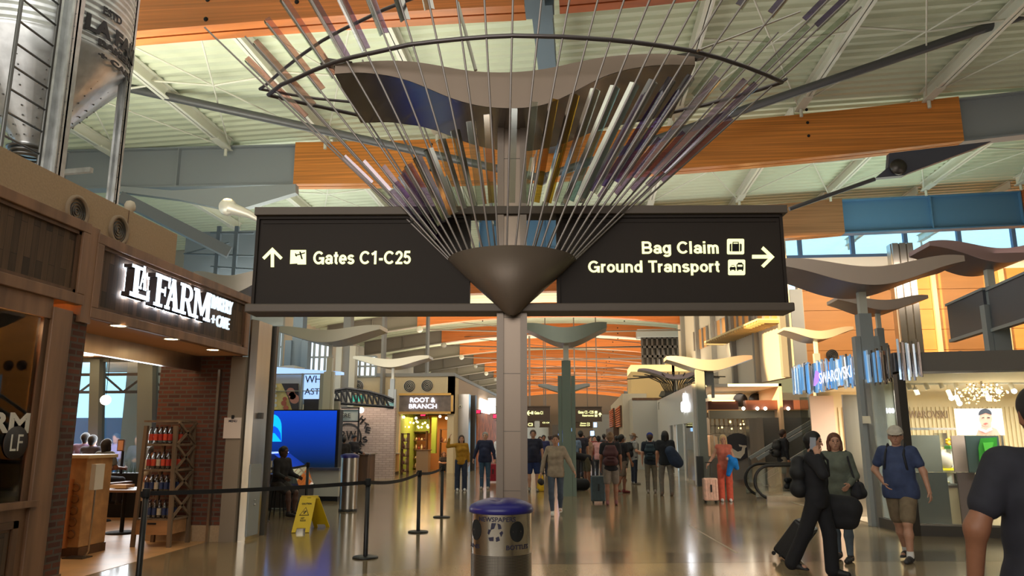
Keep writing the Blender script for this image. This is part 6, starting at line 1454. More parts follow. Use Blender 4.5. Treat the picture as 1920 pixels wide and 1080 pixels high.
# poster
po=thing('portrait_poster',P(1840,816,y=17.4),'bright white poster of a model in a dark cap and necklace','poster')
facing(po,'panel',1797,1878,766,816,17.4,mat('poster_white',(255,250,250),.4,em=((255,246,248),.9)),.06)
SK=mat('poster_skin',(206,150,134),.6,em=((206,150,134),.45)); 
pix(17.39,[(1830,816),(1834,806),(1840,800),(1840,790),(1858,790),(1858,800),(1868,804),(1876,816)],.01,'shoulders',SK,po)
pix(17.38,[(1848+12*math.cos(2*math.pi*k/20),785+15*math.sin(2*math.pi*k/20)) for k in range(20)],.01,'face',SK,po)
pix(17.36,[(1835,779)]+[(1847+12.5*math.cos(math.pi+math.pi*k/10),777+11*math.sin(math.pi+math.pi*k/10)) for k in range(11)]+[(1860,778),(1848,774)],.01,'cap',mat('poster_cap',(40,44,60),.5),po)
pix(17.35,[(1841,783),(1845,782),(1845,784),(1841,784.5)],.01,'eye',M_ink2,po); pix(17.35,[(1851,782),(1856,782.5),(1856,784),(1851,784)],.01,'eye',M_ink2,po); pix(17.35,[(1844,794),(1849,792.5),(1853,794),(1848,796)],.01,'lips',mat('poster_lips',(190,80,80),.5),po)
pix(17.34,[(1838,802),(1848,806),(1859,801),(1861,806),(1848,812),(1836,807)],.01,'necklace',mat('silver_dots',(220,225,235),.3,.6),po)
for x in (1798,1877): MB().box(P(x,816,y=17.45).x-.02,P(x,816,y=17.45).x+.02,17.42,17.46,0,P(x,816,y=17.45).z).build('leg',M_steel,po)
# window displays behind the glass
def fp(nm,u0,u1,v0,v1,y,m,label,cat,d=.04): return tag(facing(None,nm,u0,u1,v0,v1,y,m,d),label,cat)
fp('backdrop_panel',1703,1761,816,885,15.3,mat('panel_grey_green',(142,142,130),.5),'grey-green square backdrop panel in the jewellery window','panel')
fp('backdrop_panel',1791,1822,817,885,15.2,mat('panel_pink',(190,164,150),.5),'pinkish backdrop panel in the jewellery window','panel')
gp=fp('backdrop_panel',1818,1872,817,886,15.05,mat('panel_dark_teal',(60,78,74),.5),'dark teal backdrop panel with a green crystal shape','panel')
pix(15.03,[(1838,822),(1868,820),(1870,866),(1860,880),(1836,866),(1834,840)],.02,'green_crystal',mat('crystal_green',(56,130,50),.2,em=((60,140,50),.3)),gp)
pix(15.0,[(1842,830),(1862,829),(1858,850),(1846,846)],.02,'crystal_facet',mat('crystal_green2',(90,180,70),.2,em=((80,170,60),.3)),gp)
fp('dark_glass_panel',1712,1775,886,984,15.2,mat('smoked',(84,88,88),.15),'smoked glass lower panel of the jewellery window','panel'); fp('dark_glass_panel',1806,1828,886,988,15.1,mat('smoked2',(96,84,84),.15),'narrow smoked panel between the two white cabinets','panel')
def cabinet(u0,u1,v0,v1,y,label):
    r=thing('display_cabinet',P((u0+u1)/2,v1,y=y),label,'cabinet'); a=P(u0,v1,y=y);c=P(u1,v0,y=y)
    MB().box(a.x,c.x,y,y+.5,.012,c.z-.05).build('body',mat('cab_white',(222,206,176),.4),r); MB().box(a.x-.02,c.x+.02,y-.02,y+.52,c.z-.05,c.z).build('top',M_steel,r); MB().box(a.x,c.x,y+.02,y+.48,c.z,c.z+.22).build('glass_case',M_glass,r)
    for k in range(9): 
        o=MB().ball((a.x+.05+(c.x-a.x-.1)*rnd.random(),y+.1+.3*rnd.random(),c.z+.03),.022,4).build('jewel',mat('jewel_gold',(240,220,170),.15,.9)); tag(o,'small sparkling jewel in '+label,'jewel','jewels in '+label)
cabinet(1768,1808,910,986,15.35,'the white display cabinet nearer the corner'); cabinet(1828,1874,908,990,15.25,'the white display cabinet nearer the right edge'); cabinet(1880,1925,908,992,16.2,'the white display cabinet behind the dark-shirted person')
r=thing('bust_display',P(1778,878,y=16),'tiered display with pale necklace bust, yellow flower and green box','display')
q=P(1772,868,y=16); MB().lathe([(.001,0),(.1,0),(.15,.1),(.16,.2),(.12,.28),(.05,.31),(.04,.36),(.001,.36)],(q.x,16,q.z-.1),16).build('bust',mat('bust_cream',(226,212,190),.5),r)
facing(r,'shelf',1762,1798,878,882,15.9,mat('yellow_strip',(230,220,40),.4),.3); facing(r,'box_stack',1786,1798,842,876,15.9,M_white,.2); facing(r,'green_box',1782,1797,836,842,15.85,mat('green_box',(80,160,70),.5),.25); facing(r,'acrylic_riser',1761,1775,812,838,16.1,M_glass,.2)
b=MB()
for k in range(7): c=P(1780+5*math.cos(k*.9),828+5*math.sin(k*.9),y=15.9); b.ball(c,.03,5)
b.build('yellow_flower',mat('flower_yellow',(236,180,20),.6),r)
MB().box(P(1765,882,y=16.0).x,P(1797,882,y=16.0).x,16.0,16.35,.012,P(1780,882,y=16.0).z).build('plinth',M_white,r)
# rails behind
r=thing('portal_frame',P(1755,815,y=18),'slim steel portal frame standing in the jewellery shop','frame'); a=P(1700,816,y=18);c=P(1810,802,y=18); MB().box(a.x,c.x,18,18.06,c.z-.05,c.z).box(a.x,a.x+.05,18,18.06,0,c.z).box(c.x-.05,c.x,18,18.06,0,c.z).build('frame',M_steel,r)
# track spots and chandelier
for i,(u,v,lit) in enumerate(((1702,727,0),(1716,737,0),(1735,727,0),(1762,724,0),(1790,722,0),(1778,742,1),(1848,744,1),(1866,730,1),(1895,729,1),(1793,752,1))):
    c=P(u,v,y=16.2); r=thing('track_spot',c,'%s track spotlight number-free on the jewellery ceiling, %s'%(('white' if not lit else 'lit'),['far left','second along, tilted','third along','hanging near the rail','angled toward the back','brightly lit below the rail','glaring beside the chandelier','lit, left of a pair at right','lit, nearest the right edge','small, left of the chandelier'][i]),'spotlight'); r['label']=r['label'].replace(' number-free','')
    MB().tube([(c.x,c.y,c.z+.12),(c.x+.04,c.y-.02,c.z-.04)],.045,10).build('housing',M_offw,r); MB().tube([(c.x,c.y,c.z+.1),(c.x,c.y,HG)],.01,5).build('stem',M_offw,r)
    if lit: MB().ball((c.x+.04,c.y-.04,c.z-.05),.05,6).build('lens',mat('spot_white_glow',(255,255,250),.4,em=((255,248,235),16)),r)
MB().box(P(1690,720,y=16.2).x,P(1920,720,y=16.2).x,16.18,16.24,HG-.04,HG).build('track',M_white,jf)
r=thing('chandelier',P(1845,735,y=15.6),'sparkling cluster chandelier of small crystals in the jewellery shop','chandelier')
b=MB(); g=MB()
for k in range(170):
    a=rnd.random()*6.283; rr=rnd.random()**.5; c=P(1842,741,y=15.8)+Vector((.46*rr*math.cos(a),.35*rr*math.sin(a),(rnd.random()-.5)*.34+.12*(1-rr)))
    (g if k%4==0 else b).ball(c,.012+.012*rnd.random(),3)
b.build('crystals',mat('crystal_gold',(230,200,150),.1,.9),r)['kind']='stuff'; g.build('sparks',mat('crystal_spark',(255,240,210),.4,em=((255,236,200),6)),r)['kind']='stuff'; c=P(1842,735,y=15.8); MB().tube([c,(c.x,c.y,HG)],.02,6).build('stem',M_steel,r)
# crystal rod canopy with lettering
ca=Vector((C0.x-.02,C0.y+.12,0)); cb_=Vector((5.62,20.3,0)); dcv=(cb_-ca).normalized(); nc=Vector((-dcv.y,dcv.x,0)); nc=nc if nc.x<0 else -nc
cr=thing('crystal_canopy',(6,17.5,2.7),'long canopy sign of vertical mirrored crystal bars with white shop lettering','sign')
M_cr=[mat('crystal_bar_blue',(110,160,205),.08,.7,em=((110,165,215),.45)),mat('crystal_bar_clear',(220,232,240),.06,.8,em=((180,205,225),.25)),mat('crystal_bar_mirror',(176,166,160),.12,.9)]  # emission in the blue and clear bars stands in for caught light
LB=(cb_-ca).length; nb=96
for k in range(nb):
    t=k/(nb-1); p=ca+dcv*(LB*t); h1=3.17+.2*t+rnd.random()*.13; h0=2.58+.12*t+rnd.random()*.12; w=.018+.014*rnd.random(); off=nc*(.02+.06*rnd.random())
    m=M_cr[2] if (t<.08 or rnd.random()<.14) else M_cr[rnd.randrange(2)]
    b=MB(); c=p+off; aa=.35*(rnd.random()-.5); x1=Vector((math.cos(aa+.8),math.sin(aa+.8),0)); tl=dcv*(rnd.random()-.5)*.05
    b.prism([c+x1*w+Z_*h0,c+Vector((-x1.y,x1.x,0))*w+Z_*h0,c-x1*w+Z_*h0,c-Vector((-x1.y,x1.x,0))*w+Z_*h0],Z_*(h1-h0)+tl); b.build('crystal_bar',m,cr)
f0=C0+Vector((-.05,-.1,0))+dd*.02
for k in range(9):
    c=f0+dd*(k*.042)+Vector((0,-.03*(k%2),0)); h1=3.2+rnd.random()*.16; h0=2.6+rnd.random()*.1; w=.022
    MB().prism([c+X_*w+Z_*h0,c+Y_*w+Z_*h0,c-X_*w+Z_*h0,c-Y_*w+Z_*h0],Z_*(h1-h0)).build('crystal_bar',M_cr[2] if k%3 else M_cr[1],cr)
fc=Vector((ca.x+.02,ca.y,0)); 
for k in range(1): run(cr,'backing',ca+nc*-.03,cb_+nc*-.03,2.8,3.14,mat('canopy_back',(110,112,118),.3,.8),.05)
ux=-dcv
def onc(u,v):
    n=nc; p0=ca+nc*.14; d=Vector(ray(u,v)); o=Vector((0,0,CZ)); t=(p0-o).dot(n)/d.dot(n); return o+d*t
a=onc(1537,718); c=onc(1594,672); zc0=onc(1565,714).z; zc1=onc(1565,692).z
text('lettering','SWAROVSKI',Vector((a.x,a.y,zc0)),ux,Z_,(c-a).dot(ux),zc1-zc0,.006,mat('letter_white_lit',(250,248,255),.4,em=((250,248,255),.75)),cr,bold=.0)
a=onc(1528,712); b=MB(); z=zc0
b.prism([Vector((a.x,a.y,z-.02)),Vector((a.x,a.y,z-.02))+ux*.28+Z_*.08,Vector((a.x,a.y,z))+ux*.36+Z_*.25,Vector((a.x,a.y,z))+ux*.22+Z_*.32,Vector((a.x,a.y,z))+ux*.05+Z_*.12],nc*.04); b.build('bird_shape',mat('bird_purple',(150,110,220),.4,em=((150,110,230),1.2)),cr)
# door frames under canopy
for nm_,(u0,u1,v0,v1,y,m,l) in zip(('glass_screen','wall_board','steel_jamb'),((1512,1530,745,905,20.5,M_glass2,'tall glass side panel at the far end of the jewellery shop'),(1532,1562,742,930,19.2,mat('pink_panel',(214,184,164),.5),'pale pink wall panel behind the two walking women'),(1600,1617,740,985,16.9,M_steel,'polished steel door jamb behind the mast'))):
    tag(facing(None,nm_,u0,u1,v0,v1+0,y,m,.06),l,'panel')
r=thing('shop_fixture',P(1590,900,y=19.5),'steel and glass shelving inside the jewellery shop doorway','shelf'); a=P(1566,915,y=19.5);c=P(1600,752,y=19.5)
for z in (.5,.9,1.3,1.7): MB().box(a.x,c.x,19.5,19.9,z,z+.03).build('shelf',M_glass,r)
MB().box(a.x,a.x+.04,19.5,19.54,0,c.z).box(c.x-.04,c.x,19.5,19.54,0,c.z).build('upright',M_steel,r)
o=facing(None,'exit_plate',1618,1632,780,794,15.1,M_offw,.02); tag(o,'small white notice plate on the steel mast','notice')
o=ftext('100',1662,1676,765,775,15.9,M_neon,jf,.03,.02)
o=thing('card_reader',P(1668,775,y=15.95),'unlit grey board behind the glass at the shop corner','panel'); facing(o,'board',1654,1690,700,880,16.0,mat('grey_green_panel',(146,150,138),.6),.03); facing(o,'edge',1690,1692,700,880,15.98,M_steel,.04); o.name='corner_panel'
# wing lights on the right
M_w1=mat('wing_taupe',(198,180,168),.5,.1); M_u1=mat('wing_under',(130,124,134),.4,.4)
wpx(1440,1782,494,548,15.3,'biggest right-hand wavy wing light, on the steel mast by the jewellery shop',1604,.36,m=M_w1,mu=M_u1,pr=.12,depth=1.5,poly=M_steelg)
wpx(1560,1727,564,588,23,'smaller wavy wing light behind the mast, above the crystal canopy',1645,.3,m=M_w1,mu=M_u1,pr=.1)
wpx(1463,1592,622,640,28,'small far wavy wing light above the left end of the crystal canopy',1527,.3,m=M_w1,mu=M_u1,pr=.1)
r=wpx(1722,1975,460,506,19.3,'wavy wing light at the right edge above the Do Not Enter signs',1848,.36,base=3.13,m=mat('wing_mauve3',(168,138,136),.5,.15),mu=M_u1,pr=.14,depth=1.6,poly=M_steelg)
# do not enter signs
A=P(1779,572,y=21.6);B=P(1846,546,y=19.3); C=P(1856,542,y=19.1); D=P(1960,503,y=16.4)
def dsign(A,B,label,items,h=.95):
    z1=(A.z+B.z)/2; A=Vector((A.x,A.y,0));B=Vector((B.x,B.y,0)); d=(B-A).normalized(); n=d.cross(Z_); r=thing('direction_sign',(A+B)/2+Z_*(z1-h),label,'sign')
    MB().obox((A+B)/2+Z_*(z1-h/2),d,n,Z_,(B-A).length/2,.05,h/2).build('panel',mat('slate_sign',(78,80,88),.5),r); MB().obox((A+B)/2+Z_*(z1+.03),d,n,Z_,(B-A).length/2+.06,.08,.03).build('top_rail',M_steelg,r); MB().obox((A+B)/2+Z_*(z1-h-.03),d,n,Z_,(B-A).length/2+.06,.08,.04).build('bottom_rail',M_steelg,r)
    L_=(B-A).length; base=A-n*0+n*.055; f=1
    if n.y>0: base=A-n*.055; f=-1
    for s,t0,t1,z0_,z1_ in items: text('lettering',s,base+d*(L_*t0)+Z_*(z1-h*(1-z0_)),d,Z_,L_*(t1-t0),h*(z1_-z0_),.01,M_glow,r,label='SANS')
    for t in ([.17,.74] if len(items)==1 else [.17]):
        q=base+d*(L_*t)+Z_*(z1-h*.5); w=.11
        MB().obox(q,d,n,Z_,w,.006,.14).build('symbol_tile',mat('tile_pinkish',(230,196,190),.5),r); MB().obox(q+n*(.008*f),d,n,Z_,w*.7,.004,.09).build('symbol_dark',MATS['slate_sign'],r); MB().obox(q+n*(.014*f),d,n,Z_,w*.75,.004,.025).build('symbol_bar',MATS['tile_pinkish'],r)
dsign(A,B,'slate Do Not Enter sign panel left of its post',[('Do Not Enter',.28,.66,.42,.56)]); dsign(C,D,'slate Do Not Enter sign panel right of its post, cut by the edge',[('Do Not Enter',.25,.62,.42,.56)])
# ---------- people: every body is one surface grown from a distance field
def sdf_mesh(prims,h,k=.03,cuts=()):
    """prims: (a,b,ra,rb[,sign]) tapered limbs; returns verts, quads of the smooth union"""
    A=np.array([p[0] for p in prims],float);B=np.array([p[1] for p in prims],float)
    R=np.array([max(p[2],p[3]) for p in prims])
    mn=np.minimum(A,B)-R[:,None]; mx=np.maximum(A,B)+R[:,None]
    lo=mn.min(0)-3*h-.01; hi=mx.max(0)+3*h+.01
    n=np.ceil((hi-lo)/h).astype(int)+1
    f=np.full(tuple(n),.3)
    ax=[lo[i]+h*np.arange(n[i]) for i in range(3)]
    def dist(p,sl):
        X,Y,Z=np.meshgrid(ax[0][sl[0]],ax[1][sl[1]],ax[2][sl[2]],indexing='ij')
        a=np.array(p[0],float);b=np.array(p[1],float);ab=b-a;l2=max(1e-9,ab@ab)
        t=np.clip(((X-a[0])*ab[0]+(Y-a[1])*ab[1]+(Z-a[2])*ab[2])/l2,0,1)
        return np.sqrt((X-a[0]-t*ab[0])**2+(Y-a[1]-t*ab[1])**2+(Z-a[2]-t*ab[2])**2)-(p[2]+(p[3]-p[2])*t)
    for i,p in enumerate(prims):
        pad=.05+k
        s=[slice(max(0,int((mn[i][j]-pad-lo[j])/h)),min(n[j],int((mx[i][j]+pad-lo[j])/h)+2)) for j in range(3)]
        d=dist(p,s); g=f[s[0],s[1],s[2]]
        if len(p)>4 and p[4]<0:
            hh=np.clip(.5-.5*(g+d)/k,0,1); f[s[0],s[1],s[2]]=g*(1-hh)-d*hh+k*hh*(1-hh)
        else:
            hh=np.clip(.5+.5*(g-d)/k,0,1); f[s[0],s[1],s[2]]=g*(1-hh)+d*hh-k*hh*(1-hh)
    for (o,nn) in cuts:   # keep side where (x-o).n<0
        X,Y,Z=np.meshgrid(*ax,indexing='ij'); d=(X-o[0])*nn[0]+(Y-o[1])*nn[1]+(Z-o[2])*nn[2]; f=np.maximum(f,d)
    ins=f<0
    c=[ins[dx:n[0]-1+dx,dy:n[1]-1+dy,dz:n[2]-1+dz] for dx in (0,1) for dy in (0,1) for dz in (0,1)]
    s=sum(q.astype(int) for q in c); act=(s>0)&(s<8)
    idx=-np.ones(act.shape,int); cells=np.argwhere(act); idx[act]=np.arange(len(cells))
    pos=np.zeros((len(cells),3)); cnt=np.zeros(len(cells))
    I,J,K=cells.T
    for d in range(3):
        for u in (0,1):
            for w in (0,1):
                o0=[0,0,0]; o0[(d+1)%3]=u; o0[(d+2)%3]=w; o1=list(o0); o1[d]=1
                a=f[I+o0[0],J+o0[1],K+o0[2]]; b=f[I+o1[0],J+o1[1],K+o1[2]]
                m=(a<0)!=(b<0); t=np.where(m,a/np.where(m,a-b,1),0)
                p=np.tile(np.array(o0,float),(len(cells),1)); p[:,d]+=t
                pos+=p*m[:,None]; cnt+=m
    V=lo+h*(cells+pos/cnt[:,None])
    Q=[]
    for d in range(3):
        a=ins; sl0=[slice(1,-1)]*3; sl0[d]=slice(0,-1); sl1=list(sl0); sl1[d]=slice(1,None)
        x=a[tuple(sl0)]; y=a[tuple(sl1)]; e=np.argwhere(x!=y)
        if not len(e): continue
        e0=e.copy(); 
        for q in range(3):
            if q!=d: e0[:,q]+=1
        flip=x[tuple(e.T)]
        u,w=(d+1)%3,(d+2)%3
        def ci(du,dw): c=e0.copy(); c[:,u]-=du; c[:,w]-=dw; return idx[c[:,0],c[:,1],c[:,2]]
        q=np.stack([ci(0,0),ci(1,0),ci(1,1),ci(0,1)],1)
        q[~flip]=q[~flip][:,::-1]; Q.append(q)
    Q=np.concatenate(Q); Q=Q[(Q>=0).all(1)]
    return V,Q
V3=lambda *a:np.array(a,float)
def nz(v): v=np.array(v,float); return v/np.linalg.norm(v)
SKINS={'fair':(206,156,130),'tan':(176,124,96),'brown':(138,92,68),'dark':(82,54,42),'shade':(182,136,112)}  # 'shade': skin with the dim light on the faces put into its colour
HAIRS={'black':(24,20,20),'brown':(66,46,36),'blond':(196,164,116),'grey':(150,144,138),'auburn':(96,58,40),'darkblond':(120,92,66)}
def cmat(rgb,rough=.85): return mat('cloth_%d_%d_%d'%rgb,rgb,rough,noise=(14,.12))
def person(x,y,face,H,label,top=((60,60,70),'long'),bottom=((50,60,80),'long'),shoes=(40,38,38),hair=('brown','short'),skin='fair',pose=None,fat=1.0,h=.018,hat=None,sit=None,fem=False,group=None,z0=0.0,headturn=(0,0),over=None,detail=True):
    """face: direction of view in degrees, 0 = looking at the camera side (-Y), 180 = away. pose in body frame: x to the person's left, -y forward"""
    s=H/1.75; fat=fat*(.9 if fem else 1.0); P_={'lean':(0,0,1),'ua':((.16,.0,-1),(-.16,.0,-1)),'fa':((.06,-.12,-1),(-.06,-.12,-1)),'th':((.03,0,-1),(-.03,0,-1)),'sh':((0,.04,-1),(0,.04,-1)),'look':(0,-1,0)}
    if pose: P_.update(pose)
    hip=V3(0,0,.93); lean=nz(P_['lean']); 
    side=V3(1,0,0); side=nz(side-lean*(side@lean)); fw=np.cross(lean,side)*1.0
    if fw[1]>0: fw=-fw
    W_=lambda a,b,c: hip+side*a+fw*b+lean*c      # torso frame: left, forward, up
    shw=.165 if fem else .19; hpw=.095 if fem else .09
    J={}
    J['neck']=W_(0,0,.53); J['head']=J['neck']+lean*.06+nz(np.array(lean)+V3(0,-.05,.4))*.09
    hd=J['head']; lk=nz(P_['look']); upv=nz(V3(0,0,1)*.75+lean*.25); upv=nz(upv-lk*(upv@lk)); hs=np.cross(lk,upv); hs=-hs
    for i,sg in enumerate((1,-1)):
        J['s',i]=W_(sg*shw,0,.49); J['e',i]=J['s',i]+nz(P_['ua'][i])*.285; J['w',i]=J['e',i]+nz(P_['fa'][i])*.25
        J['h',i]=hip+side*sg*hpw+V3(0,0,-.02); J['k',i]=J['h',i]+nz(P_['th'][i])*.43; J['a',i]=J['k',i]+nz(P_['sh'][i])*.42
    low=min(J['a',0][2],J['a',1][2])-.075
    if sit is not None: low=hip[2]-.1-sit/s
    c,sn=math.cos(math.radians(face)),math.sin(math.radians(face))
    off=V3(0,0,-low)
    def T(v):
        v=np.asarray(v,float); q=(v+off)*s; o=np.empty_like(q); o[...,0]=q[...,0]*c-q[...,1]*sn+x; o[...,1]=q[...,0]*sn+q[...,1]*c+y; o[...,2]=q[...,2]+z0; return o
    root=thing('person',(x,y,z0),label,'person',group)
    ORG=V3(x,y,z0)
    def emit(nm,parts,m,par=root,label=None):
        vs=[];fs=[];o=0
        for V,Q in parts: vs.append(T(V)); fs.append(Q+o); o+=len(V)
        return link(nm,np.concatenate(vs),np.concatenate(fs),True,m,par,label)
    w=fat
    torso=[(W_(-.07*w,.0,.02),W_(.07*w,.0,.02),.105*w,.105*w),(W_(-.05*w,.01*w,.2),W_(.05*w,.01*w,.2),.098*w,.098*w),(W_(-.07,.0,.36),W_(.07,.0,.36),.1*(.5+.5*w),.1*(.5+.5*w)),(W_(-shw+.05,0,.47),W_(shw-.05,0,.47),.07,.07),(W_(-.05*w,0,.02),W_(-.07,0,.36),.1*w,.1),(W_(.05*w,0,.02),W_(.07,0,.36),.1*w,.1)]
    if w>1.05: torso.append((W_(0,.05*w,.1),W_(0,.05*w,.22),.1*w,.1*w))
    if fem: torso+= [(W_(-.075,.07,.33),W_(-.07,.075,.34),.055,.055),(W_(.075,.07,.33),W_(.07,.075,.34),.055,.055)]
    neck=[(W_(0,-.01,.48),hd-upv*.06,.06,.052)]
    arm=lambda i,g=0:[(J['s',i],J['e',i],.052+g,.042+g),(J['e',i],J['w',i],.041+g,.028+g)]
    leg=lambda i,g=0:[(J['h',i],J['k',i],.085*(.6+.4*w)+g,.055+g),(J['k',i]+ (J['a',i]-J['k',i])*.0,J['k',i]+(J['a',i]-J['k',i])*.35,.054+g,.056+g),(J['k',i]+(J['a',i]-J['k',i])*.35,J['a',i],.056+g,.036+g)]
    body=torso+neck+arm(0)+arm(1)+leg(0)+leg(1)
    for i in (0,1): 
        ft=nz(V3(0,-1,0)) ; toe=J['a',i]+V3(0,-.15,-.045); body.append((J['a',i]+V3(0,.02,-.03),toe,.035,.03))
    parts=[sdf_mesh(body,h,.035)]
    hh=.009 if detail else .014
    head=[(hd+upv*.035,hd-upv*.01,.088,.08),(hd-upv*.02+lk*.02,hd-upv*.075+lk*.035,.068,.045),(hd+upv*.03-lk*.03,hd+upv*.02-lk*.025,.088,.085)]
    if detail:
        head+=[(hd+lk*.088+upv*.012,hd+lk*.107-upv*.028,.009,.014),(hd+hs*.028+lk*.072+upv*.03,hd-hs*.028+lk*.072+upv*.03,.017,.017),
          (hd+hs*.034+lk*.1+upv*.012,hd+hs*.03+lk*.1+upv*.012,.012,.012,-1),(hd-hs*.034+lk*.1+upv*.012,hd-hs*.03+lk*.1+upv*.012,.012,.012,-1),
          (hd+hs*.083+upv*.01,hd+hs*.088-upv*.025-lk*.004,.012,.01),(hd-hs*.083+upv*.01,hd-hs*.088-upv*.025-lk*.004,.012,.01),(hd+lk*.078-upv*.06+hs*.016,hd+lk*.078-upv*.06-hs*.016,.012,.012)]
    head.append((hd-upv*.06,hd-upv*.12-lk*.02,.055,.052))
    parts.append(sdf_mesh(head,hh,.018))
    for i,sg in enumerate((1,-1)):
        d=nz(P_['fa'][i]) if 'hd' not in P_ or P_['hd'][i] is None else nz(P_['hd'][i]); wv=J['w',i]
        sd=nz(np.cross(d,V3(sg*1.0,0,.02))) ; 
        if sd[1]>0: sd=-sd      # towards thumb side: forward
        nr=np.cross(d,sd)       # palm normal
        if nr[0]*sg>0: nr=-nr
        pr=[(wv-d*.02,wv+d*.03,.027,.027)]
        for a in (-.024,-.008,.009,.026): pr.append((wv+d*.015+sd*a*.7,wv+d*.085+sd*a,.015,.013))
        for a,l,cu in ((-.029,.055,.5),(-.0105,.068,.42),(.0085,.074,.38),(.028,.064,.32)):
            b0=wv+d*.09+sd*a; b1=b0+(d*math.cos(cu)+nr*math.sin(cu))*l*.5; b2=b1+(d*math.cos(cu*2.3)+nr*math.sin(cu*2.3))*l*.5; pr+=[(b0,b1,.0088,.0082),(b1,b2,.0082,.0068)]
        t0=wv+d*.025+sd*.022; t1=t0+nz(d+sd*.9+nr*.3)*.042; t2=t1+nz(d+sd*.3+nr*.5)*.032; pr+=[(t0,t1,.0125,.0105),(t1,t2,.0105,.0075)]
        parts.append(sdf_mesh(pr,.0055 if detail else .008,.006))
    sk=SKINS[skin]; emit('body',parts,mat('skin_'+skin,sk,.55,noise=(20,.05)))
    # top
    tc,tk=top; g=.018; shirt=[(p[0],p[1],p[2]+g,p[3]+g) for p in torso]
    shirt.append((W_(0,-.012,.47),W_(0,-.012,.5),.075,.068))
    if tk!='dress' : shirt+=[(W_(-.075*w,0,-.06),W_(.075*w,0,-.06),.112*w+.01,.112*w+.01)]
    for i in (0,1):
        S,E,W2=J['s',i],J['e',i],J['w',i]
        if tk in('long','jacket'): shirt+=[(S,E,.066,.056),(E,E+(W2-E)*.93,.055,.042)]
        elif tk=='sleeveless': shirt+=[(S,S+(E-S)*.1,.06,.058)]
        else: shirt+=[(S,S+(E-S)*.62,.07,.066)]
    emit('shirt' if tk!='jacket' else 'jacket',[sdf_mesh(shirt,min(h,.016),.035,cuts=[(W_(0,0,-.13),tuple(-lean))])],cmat(tc))
    bc_,bk=bottom; 
    pants=[(W_(-.07*w,0,-.01),W_(.07*w,0,-.01),.118*w,.118*w)]
    if bk=='skirt':
        pants+=[(W_(-.05,0,-.05),W_(-.07,0,-.42),.12,.15),(W_(.05,0,-.05),W_(.07,0,-.42),.12,.15)]
    elif bk=='dress':
        pants+=[(W_(-.04,0,-.05),(J['k',1]),.12,.13),(W_(.04,0,-.05),J['k',0],.12,.13),(J['k',0],J['a',0]+V3(0,0,.04),.11,.10),(J['k',1],J['a',1]+V3(0,0,.04),.11,.10)]
    else:
        for i in (0,1):
            H_,K_,A_=J['h',i],J['k',i],J['a',i]
            if bk=='shorts': pants+=[(H_,H_+(K_-H_)*.85,.1*(.6+.4*w)+.012,.088*(.7+.3*w))]
            elif bk=='wide': pants+=[(H_,K_,.1*(.6+.4*w)+.01,.085),(K_,A_+(A_-K_)*.02,.085,.085)]
            elif bk=='slim': pants+=[(H_,K_,.088*(.6+.4*w)+.008,.06),(K_,K_+(A_-K_)*.35,.06,.062),(K_+(A_-K_)*.35,A_-(A_-K_)*.06,.062,.043)]
            else: pants+=[(H_,K_,.095*(.6+.4*w)+.01,.07),(K_,A_,.068,.058)]
    emit({'shorts':'shorts','skirt':'skirt','dress':'dress_skirt'}.get(bk,'trousers'),[sdf_mesh(pants,min(h,.016),.03)],cmat(bc_))
    for i in (0,1):
        A_=J['a',i]; sh=nz(P_['sh'][i]); ft=nz(V3(0,-1,0)-sh*0+V3(0,0,-.25*max(0,sh[1]*2))); upf=V3(0,0,1)
        b0=A_+V3(0,.035,-.028); b1=A_+V3(0,-.06,-.035)+ft*.03; b2=A_+V3(0,-.02,-.045)+ft*.16
        fr_=[(b0,b1,.042,.04),(b1,b2,.04,.032),(b0+V3(0,-.01,.03),A_+V3(0,-.0,.02),.042,.042),(b0+V3(0,0,-.012),b2+V3(0,0,-.0),.03,.03)]
        emit('shoe',[sdf_mesh(fr_,.011,.014,cuts=[((0,0,A_[2]-.075),(0,0,-1))])],cmat(shoes,.6))
    # hair
    hc,hk=hair
    if hk!='none':
        hp=[(hd+upv*.045-lk*.005,hd+upv*.03-lk*.03,.094,.096),(hd+upv*.0-lk*.045,hd-upv*.05-lk*.045,.082,.06)]
        if hk=='long': hp+=[(hd-lk*.05,hd-upv*.2-lk*.06,.085,.06),(hd+hs*.07-lk*.01,hd+hs*.085-upv*.2,.032,.03),(hd-hs*.07-lk*.01,hd-hs*.085-upv*.2,.032,.03)]
        if hk=='bob': hp+=[(hd+hs*.075-lk*.015,hd+hs*.08-upv*.1,.035,.03),(hd-hs*.075-lk*.015,hd-hs*.08-upv*.1,.035,.03),(hd-lk*.06,hd-upv*.11-lk*.05,.08,.06)]
        if hk=='bun': hp+=[(hd+upv*.09-lk*.08,hd+upv*.1-lk*.09,.045,.045)]
        if hk=='pony': hp+=[(hd-lk*.1+upv*.03,hd-lk*.12-upv*.12,.035,.02)]
        hp+=[(hd+lk*.085-upv*.02,hd+lk*.1+upv*.02,.062,.05,-1),(hd+lk*.06-upv*.06,hd+lk*.1-upv*.12,.075,.07,-1)]
        if hk=='bob' or hk=='long': pass
        emit('hair',[sdf_mesh(hp,.011,.02)],mat('hair_'+hc,HAIRS[hc],.6,noise=(40,.25)))
